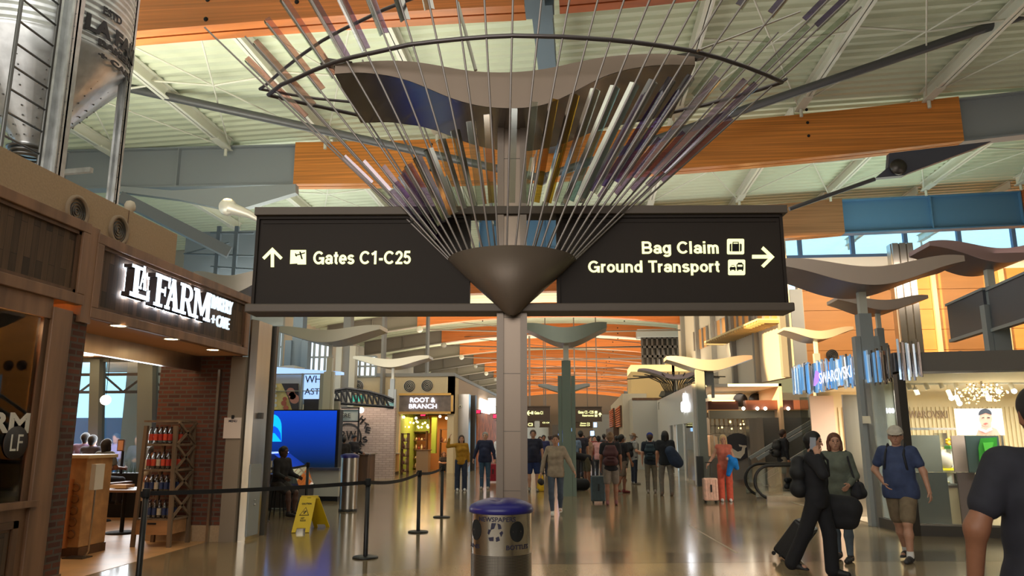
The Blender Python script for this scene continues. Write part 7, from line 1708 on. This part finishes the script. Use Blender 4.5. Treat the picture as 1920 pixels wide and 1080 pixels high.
    if detail:
        e=MB()
        for sg in (1,-1):
            q=T(hd+hs*.031*sg+lk*.088+upv*.012); MB().ball(q,.0095*s,5).build('eye',mat('eye_dark',(30,24,22),.3),root)
            a=T(hd+hs*.044*sg+lk*.086+upv*.034); b=T(hd+hs*.017*sg+lk*.093+upv*.036); MB().tube([a,b],.0035*s,5).build('eyebrow',mat('hair_'+hc,HAIRS.get(hc,(60,50,40)),.6),root)
        MB().tube([T(hd+hs*.02+lk*.088-upv*.058),T(hd+lk*.094-upv*.057),T(hd-hs*.02+lk*.088-upv*.058)],[.003*s,.006*s,.003*s],5).build('lips',mat('lips_%s'%skin,tuple(int(v*.8) for v in sk[:1])+tuple(int(v*.62) for v in sk[1:]),.5),root)
    if hat:
        hcol,kind=hat
        hp=[(hd+upv*.055-lk*.01,hd+upv*.045-lk*.01,.1,.1)]
        V,Q=sdf_mesh(hp,.011,.01,cuts=[(hd+upv*.035,tuple(-upv))]); prt=[(V,Q)]
        if kind=='cap': prt.append(sdf_mesh([(hd+upv*.045+lk*.09+hs*.045,hd+upv*.045+lk*.09-hs*.045,.045,.045),(hd+upv*.035+lk*.145+hs*.03,hd+upv*.035+lk*.145-hs*.03,.035,.035)],.007,.02,cuts=[(hd+upv*.052+lk*.08,tuple(nz(upv+lk*.22))),(hd+upv*.034+lk*.08,tuple(-nz(upv+lk*.22)))]))
        else: prt.append(sdf_mesh([(hd+upv*.04+hs*.04,hd+upv*.04-hs*.04,.13,.13),(hd+upv*.04+lk*.04,hd+upv*.04-lk*.04,.13,.13)],.009,.02,cuts=[(hd+upv*.05,tuple(upv)),(hd+upv*.036,tuple(-upv))]))
        emit('cap' if kind=='cap' else 'sun_hat',prt,cmat(hcol))
    if over: over(T,J,W_,hd,lk,upv,hs,root,s)
    return T,J,W_,hd,lk,upv,hs,root
def blob(nm,prims,h,k,m,label,cat,cuts=(),group=None,T=None,extra=None):
    V,Q=sdf_mesh(prims,h,k,cuts); V=T(V) if T else V
    o=link(nm,V,Q,True,m); tag(o,label,cat,group); return o
def backpack(R,rgb,label,big=1.0,nm='backpack'):
    T,J,W_=R[0],R[1],R[2]; b=big
    r=thing(nm,tuple(T(W_(0,-.2,.1))),label,'backpack'); 
    V,Q=sdf_mesh([(W_(-.08*b,-.19,.1),W_(.08*b,-.19,.1),.09*b,.09*b),(W_(-.09*b,-.18,.3),W_(.09*b,-.18,.3),.085*b,.085*b),(W_(-.06*b,-.18,.42),W_(.06*b,-.18,.42),.07*b,.07*b)],.014,.06)
    link('pack_body',T(V),Q,True,cmat(rgb,.7),r)
    V,Q=sdf_mesh([(W_(-.06*b,-.28*b,.12),W_(.06*b,-.28*b,.12),.035,.035),(W_(-.06*b,-.28*b,.2),W_(.06*b,-.28*b,.2),.03,.03)],.012,.03); link('pocket',T(V),Q,True,cmat(tuple(max(0,c-12) for c in rgb),.7),r)
    for sg in (1,-1): MB().tube([tuple(T(W_(sg*.1,-.12,.44))),tuple(T(W_(sg*.11,.0,.58))),tuple(T(W_(sg*.115,.128,.45))),tuple(T(W_(sg*.14,.125,.26))),tuple(T(W_(sg*.12,-.13,.12)))],.016,6).build('strap',cmat(tuple(max(0,c-10) for c in rgb),.7),r)
    return r
def suitcase(px,py,rot,rgb,label,w=.4,d=.25,hh=.6,handle=1.0,hx=None,tilt=0):
    r=thing('suitcase',(px,py,0),label,'suitcase'); c,s=math.cos(rot),math.sin(rot); ux=Vector((c,s,0));uy=Vector((-s,c,0)); o=Vector((px,py,0)); M=cmat(rgb,.45)
    up=Z_; 
    if tilt: up=(Z_*math.cos(tilt)+uy*math.sin(tilt)).normalized(); uyy=(uy*math.cos(tilt)-Z_*math.sin(tilt)).normalized()
    else: uyy=uy
    zz0=.06
    MB().obox(o+up*(zz0+hh/2),ux,uyy,up,w/2,d/2,hh/2).build('shell',M,r,bevel=.035)
    b=MB()
    for k in range(5): b.obox(o+up*(zz0+hh/2)+ux*(w*(-.36+.18*k))-uyy*(d/2+.002),ux,uyy,up,.012,.004,hh*.42)
    b.build('ribs',M,r); MB().obox(o+up*(zz0+hh/2),ux,uyy,up,w/2+.003,.012,hh/2+.003).build('zip_band',M_black,r)
    for a in (-1,1):
        for b_ in (-1,1): p=o+ux*(a*(w/2-.05))+uyy*(b_*(d/2-.04))+up*.03; MB().tube([p-ux*.012,p+ux*.012],.028,10).build('wheel',M_black,r)
    for a in (-1,1): MB().tube([o+up*(zz0+hh)+ux*(a*.07)+uyy*(d*.3),o+up*(handle)+ux*(a*.07)+uyy*(d*.3)],.008,6).build('handle_tube',M_steel_d,r)
    MB().tube([o+up*handle-ux*.085+uyy*(d*.3),o+up*handle+ux*.085+uyy*(d*.3)],.014,8).build('handle_grip',M_black,r)
    MB().obox(o+up*(zz0+hh*.55)-uyy*(d/2+.01),ux,uyy,up,.02,.01,.09).build('side_handle',M_black,r)
    return r
def at(u,v): p=P(u,v,z=0); return p.x,p.y
walkA=dict(th=((.02,-.32,-1),(-.02,.28,-1)),sh=((0,.05,-1),(0,.55,-1)),ua=((.2,.25,-1),(-.2,-.25,-1)),fa=((.12,.0,-1),(-.1,-.4,-1)))
walkB=dict(th=((.02,.25,-1),(-.02,-.32,-1)),sh=((0,.5,-1),(0,.08,-1)),ua=((.2,-.2,-1),(-.2,.25,-1)),fa=((.1,-.35,-1),(-.12,.0,-1)))
# --- foreground right group
x,y=at(1702,1052)
R=person(x,y,-38,1.80,'man in a white cap, blue T-shirt and khaki shorts walking left',top=((54,66,100),'short'),bottom=((120,104,82),'shorts'),shoes=(48,46,48),hair=('grey','short'),skin='shade',fat=1.2,h=.013,hat=((190,182,170),'cap'),
 pose=dict(th=((-.02,-.3,-1),(-.03,.24,-1)),sh=((-.02,.02,-1),(.05,.4,-1)),ua=((.42,.0,-1),(-.5,.1,-1)),fa=((.22,-.15,-1),(.62,-.45,-.75)),look=(.25,-1,0)))
T=R[0]
for i in (0,1):
    A_=R[1]['a',i]; K_=R[1]['k',i]; V,Q=sdf_mesh([(A_,A_+(K_-A_)*.12,.047,.045)],.012,.01); link('sock',T(V),Q,True,cmat((220,218,214)),R[7])
backpack(R,(40,42,52),'dark backpack worn by the man in the white cap',.8)
x,y=at(1583,1052)
R=person(x,y,-35,1.70,'woman with shoulder-length hair in a grey-green sweater and jeans',top=((92,98,88),'long'),bottom=((92,104,118),'slim'),shoes=(50,46,48),hair=('auburn','bob'),skin='shade',fat=1.12,fem=True,h=.013,
 pose=dict(th=((.02,-.12,-1),(-.02,.1,-1)),sh=((0,.0,-1),(0,.2,-1)),ua=((.25,.1,-1),(-.2,.05,-1)),fa=((-.1,-.8,-.4),(-.02,-.3,-1)),look=(.5,-1,.05)))
T,J,W_=R[:3]
r=thing('shoulder_bag',tuple(T(W_(.26,-.05,.0))),'dark shoulder bag hanging at the hip of the woman in grey-green','bag'); V,Q=sdf_mesh([(W_(.27,-.12,-.02),W_(.27,.08,-.02),.08,.08),(W_(.26,-.1,.08),W_(.26,.06,.08),.06,.06)],.013,.05); link('bag_body',T(V),Q,True,cmat((34,34,40)),r)
MB().tube([tuple(T(W_(.26,-.1,.1))),tuple(T(W_(.17,-.08,.5))),tuple(T(W_(.15,.02,.56))),tuple(T(W_(.2,.1,.42))),tuple(T(W_(.27,.08,.08)))],.013,6).build('strap',cmat((34,34,40)),r)
x,y=at(1544,1080)
R=person(x,y,58,1.72,'dark-haired person in black talking on a phone, striding right',top=((22,22,28),'long'),bottom=((20,20,26),'wide'),shoes=(24,22,24),hair=('black','short'),skin='shade',h=.013,
 pose=dict(th=((.02,-.2,-1),(-.02,.38,-1)),sh=((0,.0,-1),(0,.5,-1)),ua=((.25,.2,-1),(-.42,-.65,-.75)),fa=((.1,-.35,-1),(.2,.16,.5)),look=(0,-1,-.08)))
T,J,W_,hd,lk,upv,hs=R[:7]
o=MB().obox(tuple(T(hd-hs*.108+lk*.025-upv*.02)),tuple(T(hd+upv)-T(hd)),tuple(T(hd+lk)-T(hd)),tuple(T(hd+hs)-T(hd)),.075,.036,.005).build('mobile_phone',mat('phone_silver',(150,156,166),.3,.3)); tag(o,'silver-backed phone held to the ear of the person in black','phone')
backpack(R,(20,20,24),'bulky black backpack worn by the person on the phone',1.25)
r=thing('duffel_bag',tuple(T(W_(.3,.2,-.15))),'black soft bag carried at the side of the person in black','bag'); V,Q=sdf_mesh([(W_(.3,.0,-.12),W_(.3,.3,-.14),.15,.15),(W_(.3,.05,-.28),W_(.3,.28,-.28),.12,.12)],.015,.06); link('bag_body',T(V),Q,True,cmat((26,26,30)),r)
c=at(1466,1046); q=P(1510,960,y=c[1])
r=suitcase(c[0],c[1],math.radians(58),(22,22,24),'black ribbed suitcase pulled along, tilted, behind the person in black',w=.42,d=.26,hh=.55,handle=.98,tilt=math.radians(-38)); 
# right edge person
p=P(1962,819,y=3.55)
person(p.x,3.55,178,1.87,'broad person in a dark T-shirt seen from behind at the right edge',top=((36,36,46),'short'),bottom=((30,30,36),'long'),hair=('black','short'),skin='brown',fat=1.22,h=.012,pose=dict(ua=((.5,.05,-1),(-.5,.05,-1)),fa=((.0,-.3,-1),(.0,-.3,-1))))
# --- centre figures
x,y=at(1043,966)
R=person(x,y,2,1.70,'woman in a beige long-sleeved top and blue-grey leggings walking toward the camera',top=((156,140,122),'long'),bottom=((74,84,100),'slim'),shoes=(214,208,200),hair=('brown','short'),skin='shade',fat=1.08,fem=True,h=.014,
 pose=dict(th=((.0,.12,-1),(-.02,-.12,-1)),sh=((0,.55,-1),(.05,.05,-1)),ua=((.5,.0,-1),(-.35,.1,-1)),fa=((.5,-.2,-1),(-.25,-.1,-1))))
T,J,W_=R[:3]; r=thing('tote_bag',tuple(T(W_(-.28,0,-.1))),'dark small handbag in the right hand of the woman in beige','bag'); V,Q=sdf_mesh([(J['w',1]+V3(-.02,0,-.2),J['w',1]+V3(.0,-.1,-.22),.07,.06)],.013,.03); link('bag_body',T(V),Q,True,cmat((40,34,34)),r); MB().tube([tuple(T(W_(-.12,.0,.56))),tuple(T(W_(-.2,.08,.3))),tuple(T(W_(-.24,.02,.0)))],.01,5).build('strap',cmat((30,28,28)),r)
x,y=at(1000,921); R=person(x,y,4,1.86,'tall man in a navy polo and blue shorts facing the camera beside the post',top=((30,32,52),'short'),bottom=((30,46,90),'shorts'),shoes=(120,110,100),hair=('brown','short'),skin='shade',fat=1.2,h=.016,pose=dict(ua=((.25,0,-1),(-.25,0,-1)),th=((.06,-.05,-1),(-.06,.05,-1))))
tx,ty=at(1013,921); o=blob('yellow_bag',[((tx,ty,.06),(tx,ty,.42),.12,.1)],.016,.02,cmat((214,170,30)),'yellow bag standing between the man in navy and the woman in beige','bag',cuts=[((0,0,.0),(0,0,-1))])
x,y=at(1147,947); R=person(x,y,178,1.76,'person with hair tied up, maroon backpack, black top and grey-brown shorts, from behind',top=((28,26,30),'short'),bottom=((116,104,94),'shorts'),shoes=(120,70,70),hair=('darkblond','bun'),skin='brown',h=.015,pose=dict(th=((.02,.05,-1),(-.05,-.1,-1)),sh=((0,.05,-1),(0,.1,-1))))
backpack(R,(74,38,40),'maroon backpack on the person with hair tied up',1.1)
x,y=at(1122,944); suitcase(x,y,0.1,(60,74,80),'dark teal-grey suitcase beside the person with the maroon backpack',w=.36,d=.24,hh=.62,handle=1.05)
x,y=at(1168,925); person(x,y,120,1.74,'person in shorts with dark red shoes striding behind the maroon backpack',top=((30,26,30),'short'),bottom=((110,96,84),'shorts'),shoes=(110,36,40),hair=('black','short'),skin='brown',h=.018,pose=walkA,detail=False)
x,y=at(1101,912); R=person(x,y,-80,1.74,'person in a black top and olive shorts bending over a dark bag',top=((22,22,28),'short'),bottom=((86,80,62),'shorts'),shoes=(130,124,116),hair=('brown','short'),skin='brown',h=.017,pose=dict(lean=(0,-1,.22),ua=((.1,-.2,-1),(-.1,-.2,-1)),fa=((0,-.1,-1),(0,-.1,-1)),th=((.05,.1,-1),(-.05,-.1,-1)),look=(0,-.8,-.6)))
x,y=at(1087,920); blob('duffel_bag',[((x-.15,y,.19),(x+.15,y,.19),.18,.18)],.02,.03,cmat((24,24,28)),'round black bag on the floor below the bending person','bag')
x,y=at(1190,908); R=person(x,y,110,1.76,'man in a tan hat, grey T-shirt and dark trousers with a large black backpack',top=((150,148,144),'short'),bottom=((30,34,50),'long'),shoes=(140,134,126),hair=('grey','short'),skin='fair',h=.016,hat=((136,104,76),'hat'),pose=dict(fa=((.0,-.9,-.3),(0,-.9,-.3)),look=(0,-1,-.25)))
backpack(R,(26,26,30),'large black backpack on the man in the tan hat',1.35)
x,y=at(1222,924); R=person(x,y,172,1.76,'young man in a blue cap and dark shirt with khaki trousers, from behind',top=((32,40,52),'short'),bottom=((112,104,90),'long'),shoes=(150,140,130),hair=('brown','short'),skin='fair',hat=((30,50,130),'cap'),h=.015,pose=dict(th=((.03,.1,-1),(-.03,-.1,-1))))
backpack(R,(34,54,66),'teal backpack on the young man in the blue cap',.95)
x,y=at(1251,929); R=person(x,y,182,1.82,'tall dark-haired person in black with grey trousers standing beside the blue cap',top=((26,30,36),'short'),bottom=((112,106,98),'long'),shoes=(110,90,74),hair=('black','bob'),skin='tan',h=.015,pose=dict(th=((.1,-.12,-1),(-.08,.12,-1))))
T,J,W_=R[:3]; blob('duffel_bag',[(W_(-.22,-.22,.02),W_(-.1,-.25,.25),.17,.15),(W_(-.3,-.2,-.05),W_(-.2,-.2,.1),.15,.15)],.016,.06,cmat((34,48,72)),'large navy duffel bag slung on the tall dark-haired person','bag',T=T)
x,y=at(1362,940); R=person(x,y,-4,1.70,'blonde woman in a coral jumpsuit holding a blue jacket',top=((186,100,82),'sleeveless'),bottom=((196,84,62),'wide'),shoes=(200,190,184),hair=('blond','long'),skin='shade',fem=True,h=.014,pose=dict(ua=((.25,.0,-1),(-.45,.1,-1)),fa=((-.5,-.9,-.1),(-.45,-.2,-.6))))
T,J,W_=R[:3]; wv=J['w',0]; blob('jacket',[(wv+V3(.0,-.02,.02),wv+V3(.1,-.03,-.12),.08,.1),(wv+V3(.04,0,-.15),wv+V3(-.05,0,-.42),.09,.06),(wv+V3(.14,0,-.05),wv+V3(.18,0,-.25),.07,.06)],.014,.05,cmat((0,110,190)),'bright blue jacket draped over the arm of the woman in coral','jacket',T=T)
x,y=at(1333,943); suitcase(x,y,.05,(214,170,150),'pale pink suitcase standing left of the woman in coral',w=.36,d=.24,hh=.56,handle=1.0)
# couple on the left
x,y=at(864,920); R=person(x,y,12,1.70,'woman in a mustard jacket raising one hand, walking beside the man in navy',top=((170,124,30),'long'),bottom=((44,52,72),'wide'),shoes=(220,214,206),hair=('brown','long'),skin='fair',fem=True,fat=1.05,h=.015,pose=dict(ua=((.2,.05,-1),(-.75,-.1,-.1)),fa=((.1,-.1,-1),(.2,-.1,1)),th=((.05,-.05,-1),(-.05,.08,-1))))
x,y=at(909,917); R=person(x,y,-4,1.80,'grey-haired man in a navy jacket and jeans with backpack straps',top=((32,38,66),'long'),bottom=((56,80,104),'long'),shoes=(170,160,150),hair=('grey','short'),skin='fair',fat=1.1,h=.015,pose=dict(ua=((.3,0,-1),(-.35,0,-1)),fa=((.2,-.1,-1),(-.3,-.1,-1))))
x,y=at(925,905); suitcase(x,y,0,(150,20,40),'red suitcase partly hidden by the centre post',w=.4,d=.25,hh=.62,handle=1.0)
x,y=at(938,899); person(x,y,0,1.72,'person in white mostly hidden behind the centre post',top=((220,216,214),'long'),bottom=((60,60,70),'long'),hair=('brown','short'),detail=False,h=.02)
# seated person by the plant shop
x,y=at(832,884); person(x,y,10,1.68,'person sitting on the floor with knees up in front of the steel pillar',top=((40,34,36),'short'),bottom=((40,38,44),'long'),hair=('auburn','long'),skin='fair',fem=True,h=.018,sit=.06,pose=dict(th=((.1,-1,.55),(-.1,-1,.55)),sh=((.0,-.35,-1),(0,-.35,-1)),ua=((.2,-.6,-.7),(-.2,-.6,-.7)),fa=((-.5,-.8,0),(.5,-.8,.0))))
x,y=at(815,874); person(x,y,190,1.74,'shop visitor in black standing inside the plant shop',top=((30,26,28),'long'),bottom=((34,30,32),'long'),hair=('black','short'),skin='brown',h=.022,detail=False)
# roastery staff
p=P(661,900,y=27.5); person(p.x,27.5,60,1.72,'dark-haired barista in black at the roastery counter',top=((34,32,38),'long'),bottom=((34,32,38),'long'),hair=('black','short'),skin='tan',h=.018,detail=False,pose=dict(fa=((0,-.9,-.3),(0,-.9,-.3)),look=(0,-1,-.3)))
p=P(641,905,y=26.5); person(p.x,26.5,-150,1.66,'person in a brown-black jacket half hidden by the blue screen edge',top=((44,38,36),'long'),bottom=((40,40,44),'long'),hair=('black','short'),skin='brown',h=.02,detail=False)
# dark seated figure by the display case
x,y=at(522,972); r_=thing('stool',(x-.1,y+.15,0),'dark stool under the shadowed person by the display case','stool'); MB().lathe([(.16,.56),(.18,.58),(.18,.6),(.001,.61)],(x-.1,y+.15,0),18).build('seat',M_blackm,r_)
for k in range(4): MB().tube([(x-.1+.16*math.cos(k*1.57+.8),y+.15+.16*math.sin(k*1.57+.8),0),(x-.1+.1*math.cos(k*1.57+.8),y+.15+.1*math.sin(k*1.57+.8),.57)],.014,6).build('leg',M_blackm,r_)
person(x-.1,y+.15,70,1.66,'shadowed person in dark clothes sitting by the display case, facing right',top=((30,28,32),'long'),bottom=((52,46,44),'shorts'),shoes=(30,28,30),hair=('black','short'),skin='dark',h=.016,sit=.6,pose=dict(lean=(0,-.15,1),th=((.08,-1,-.45),(-.08,-1,-.45)),sh=((0,.05,-1),(0,-.1,-1)),ua=((.1,-.2,-1),(-.1,-.2,-1)),fa=((0,-.9,-.3),(0,-.9,-.3))))
# cafe customers
def seated(u,v,yy,face,label,top,skin='brown',hair=('black','short'),sit=.46,**k):
    p=P(u,v,y=yy); H=1.72; return person(p.x,yy,face,H,label,top=top,bottom=((36,36,42),'long'),skin=skin,hair=hair,h=.018,sit=sit,detail=False,pose=dict(lean=(0,-.12,1),th=((.08,-1,-.05),(-.08,-1,-.05)),sh=((0,.05,-1),(0,.05,-1)),ua=((.15,-.4,-1),(-.15,-.4,-1)),fa=((-.1,-1,-.1),(.1,-1,-.1))),**k)
seated(282,870,12.6,75,'customer in a cream T-shirt and black trousers seated beside the bottle rack',((190,176,152),'short'),skin='brown',sit=.62)
seated(190,880,14.6,170,'woman in a grey patterned top seated with her back to the entrance',((110,120,124),'short'),hair=('black','bob'),fem=True,sit=.72)
seated(165,870,15.9,180,'seated dark-haired customer behind the counter, facing the window, nearer one',((60,56,66),'long'),sit=.8)
seated(153,870,16.2,200,'farthest seated customer by the brick pier inside the bakery',((120,100,130),'long'),sit=.85)
seated(291,860,15.6,30,'customer in a pale blue shirt by the bakery window near the rack',((160,180,196),'long'),skin='dark',sit=.8)
# escalator rider
p=P(1470,900,y=22.6); R=person(p.x,22.6,95,1.74,'person with a black backpack on the escalator wearing pale shorts',top=((34,32,36),'long'),bottom=((150,136,116),'shorts'),shoes=(70,60,56),hair=('brown','short'),skin='tan',h=.017,z0=.12,detail=False,pose=dict(lean=(0,-.1,1)))
backpack(R,(38,36,36),'black backpack on the escalator rider',1.2)
# the crowd farther along the concourse
rnd2=random.Random(11)
crowd=[(1077,905,178,((104,124,150),'short'),'man in a light blue shirt from behind, in the crowd left of the bending person','short',1.78,'tan','brown'),(1090,903,186,((44,40,52),'short'),'tall dark-haired man in dark grey in the crowd behind the light blue shirt','short',1.88,'tan','black'),
(1124,900,172,((206,150,146),'sleeveless'),'woman with dark tied hair in pink in the crowd','bun',1.7,'brown','black'),(1064,898,175,((190,176,160),'short'),'person in cream at the left of the crowd beside the totem','short',1.66,'fair','blond'),
(1106,897,60,((150,120,96),'long'),'person in tan turned sideways in the middle of the crowd','long',1.7,'fair','brown'),(1172,902,150,((120,150,150),'short'),'older person in pale teal standing behind the tan-hatted man','short',1.7,'fair','grey'),
(1020,892,5,((36,40,80),'short'),'person in blue walking between the navy polo and the green post','short',1.72,'brown','black'),(1140,893,10,((60,44,44),'long'),'distant person in dark red-brown facing the camera, right of the pink top','short',1.74,'fair','brown'),
(1158,892,170,((40,36,40),'long'),'distant person in black right of the bun-haired traveller','short',1.7,'dark','black'),(1013,888,20,((200,190,186),'long'),'distant person in white behind the man in the navy polo','long',1.68,'fair','brown'),
(1094,889,0,((70,60,70),'long'),'far walker in grey-violet deep in the crowd, under the restrooms sign','short',1.74,'tan','brown'),(1116,887,0,((130,50,50),'long'),'far walker in dull red deep in the crowd','short',1.7,'fair','black'),(1134,886,180,((70,80,90),'long'),'far walker in slate grey near the orange screens','short',1.78,'brown','black'),(1032,886,170,((120,110,100),'long'),'far walker in taupe beside the green post','short',1.72,'tan','brown')]
for u,v,fc,tp,lb,hk,H,sk,hc in crowd:
    x,y=at(u,v); bt=rnd2.choice([((40,44,60),'long'),((60,60,66),'long'),((90,84,74),'shorts'),((36,34,38),'long')])
    person(x,y,fc,H,lb,top=tp,bottom=bt,skin=sk,hair=(hc,hk),h=.024,detail=False,pose=walkA if rnd2.random()<.4 else None)
# ---------- light
SC.view_settings.exposure=.5
w=bpy.data.worlds.new('world'); SC.world=w; w.use_nodes=True; bg=w.node_tree.nodes['Background']; bg.inputs[0].default_value=(.36,.72,1.0,1); bg.inputs[1].default_value=2.3
def area(name,loc,rot,sx,sy_,power,col=(1,1,1),spread=180):
    l=bpy.data.lights.new(name,'AREA'); l.shape='RECTANGLE'; l.size=sx; l.size_y=sy_; l.energy=power; l.color=col; l.spread=math.radians(spread)
    o=bpy.data.objects.new(name,l); COL.objects.link(o); o.location=loc; o.rotation_euler=rot; return o
def spot(name,loc,target,power,angle=60,col=(1,.8,.55),r=.3,blend=.4):
    l=bpy.data.lights.new(name,'SPOT'); l.energy=power; l.spot_size=math.radians(angle); l.color=col; l.shadow_soft_size=r; l.spot_blend=blend
    o=bpy.data.objects.new(name,l); COL.objects.link(o); o.location=loc; d=Vector(target)-Vector(loc); o.rotation_euler=d.to_track_quat('-Z','Y').to_euler(); return o
def point(name,loc,power,col=(1,.85,.6),r=.1):
    l=bpy.data.lights.new(name,'POINT'); l.energy=power; l.color=col; l.shadow_soft_size=r
    o=bpy.data.objects.new(name,l); COL.objects.link(o); o.location=loc; return o
H9=math.pi/2
area('fill_back',(-6,-9,6.5),(math.radians(68),0,0),18,7,1150,(1,.95,.88))  # added fill from behind the camera; the back wall has no window
# uplights washing the deck, as the wing posts do
for i,(x,y,p,c) in enumerate(((-10,13,300,(1,1,.84)),(-4,15,170,(1,1,.86)),(5,16,35,(1,.92,.86)),(-10,24,260,(.96,1,.9)),(2,25,150,(1,.97,.9)),(12,18,30,(1,.86,.78)),(11,26,170,(.8,1,.88)),(-4,4,120,(1,1,.9)),(6,6,35,(1,.92,.86)))):
    area('uplight_%d'%i,(x,y,6.0),(math.pi,0,0),4,4,p,c)
for i in range(6): area('far_uplight_%d'%i,(-2,46+17*i,5.4),(math.pi,0,0),22,8,1350,(1,.84,.62))
for i in range(5): area('far_down_%d'%i,(-2,38+17*i,7.9),(0,0,0),8,6,110,(1,.88,.7))
area('down_near',(-1,8,8.6),(0,0,0),14,8,120,(1,.94,.84))
area('down_mid',(-1,24,8.6),(0,0,0),14,10,190,(1,.92,.8))
area('cream_wash',(-9,29,6.5),(math.radians(70),0,0),10,2,120,(1,.9,.7))
area('cream_wash_right',(7,38,6.5),(math.radians(75),0,0),8,2,110,(1,.85,.6))
spot('sun_spot',(-12,14.5,8.5),(18.5,36,4.4),100000,17,(1,.68,.3),.1,.15)  # spot stands in for low sunlight on the orange panels; no window here
area('panel_wash',(14,31,8.6),(math.radians(68),0,0),14,1.5,420,(1,.82,.64))  # added wash hung before the wall to brighten the orange panels
# shops and cafe
area('plant_shop_lamps',(-7.4,37,2.6),(0,0,0),2.4,2,70,(1,.68,.35)); area('boutique_lamps',(5.6,31,3.3),(0,0,0),1.6,5,90,(1,.84,.66))
area('jewel_lamps',(9.3,16.4,2.6),(0,0,0),5.5,3.4,520,(1,.93,.82)); area('jewel_lamps_front',(8.6,14.6,2.6),(0,0,0),3,.6,120,(1,.95,.88))
area('cafe_daylight',(-11.5,16.5,2.2),(-H9,0,0),4.5,2.2,260,(.9,.96,1)); area('cafe_lamps',(-8.5,10.8,3.4),(0,0,0),4,3,45,(1,.78,.5))
area('window_display_lamp',(XF-.3,6.4,2.84),(0,0,0),.3,1.6,100,(1,.7,.4))
for (u,v) in ((222,611),(321,636),(399,656)):
    c=P(u,v,z=2.95); spot('soffit_lamp',c,c-Z_,14,110,(1,.75,.5),.05,.8)
area('roastery_wash',(-8.2,28.6,4.2),(math.radians(35),0,0),4,1,70,(1,.86,.74)); area('whale_shop_lamps',(6.6,30.2,2.9),(0,0,0),3,2,30,(1,.85,.65))  # first one is an added wash to brighten the brick wall, no fixture
area('canopy_lamps',(6.2,26.8,4.4),(math.radians(40),0,0),3,.6,25,(1,.8,.6))
area('display_fill',(XF-.08,6.3,1.7),(0,H9,0),1.2,1.6,22,(1,.68,.36))  # added unseen area behind the glass to brighten the back board
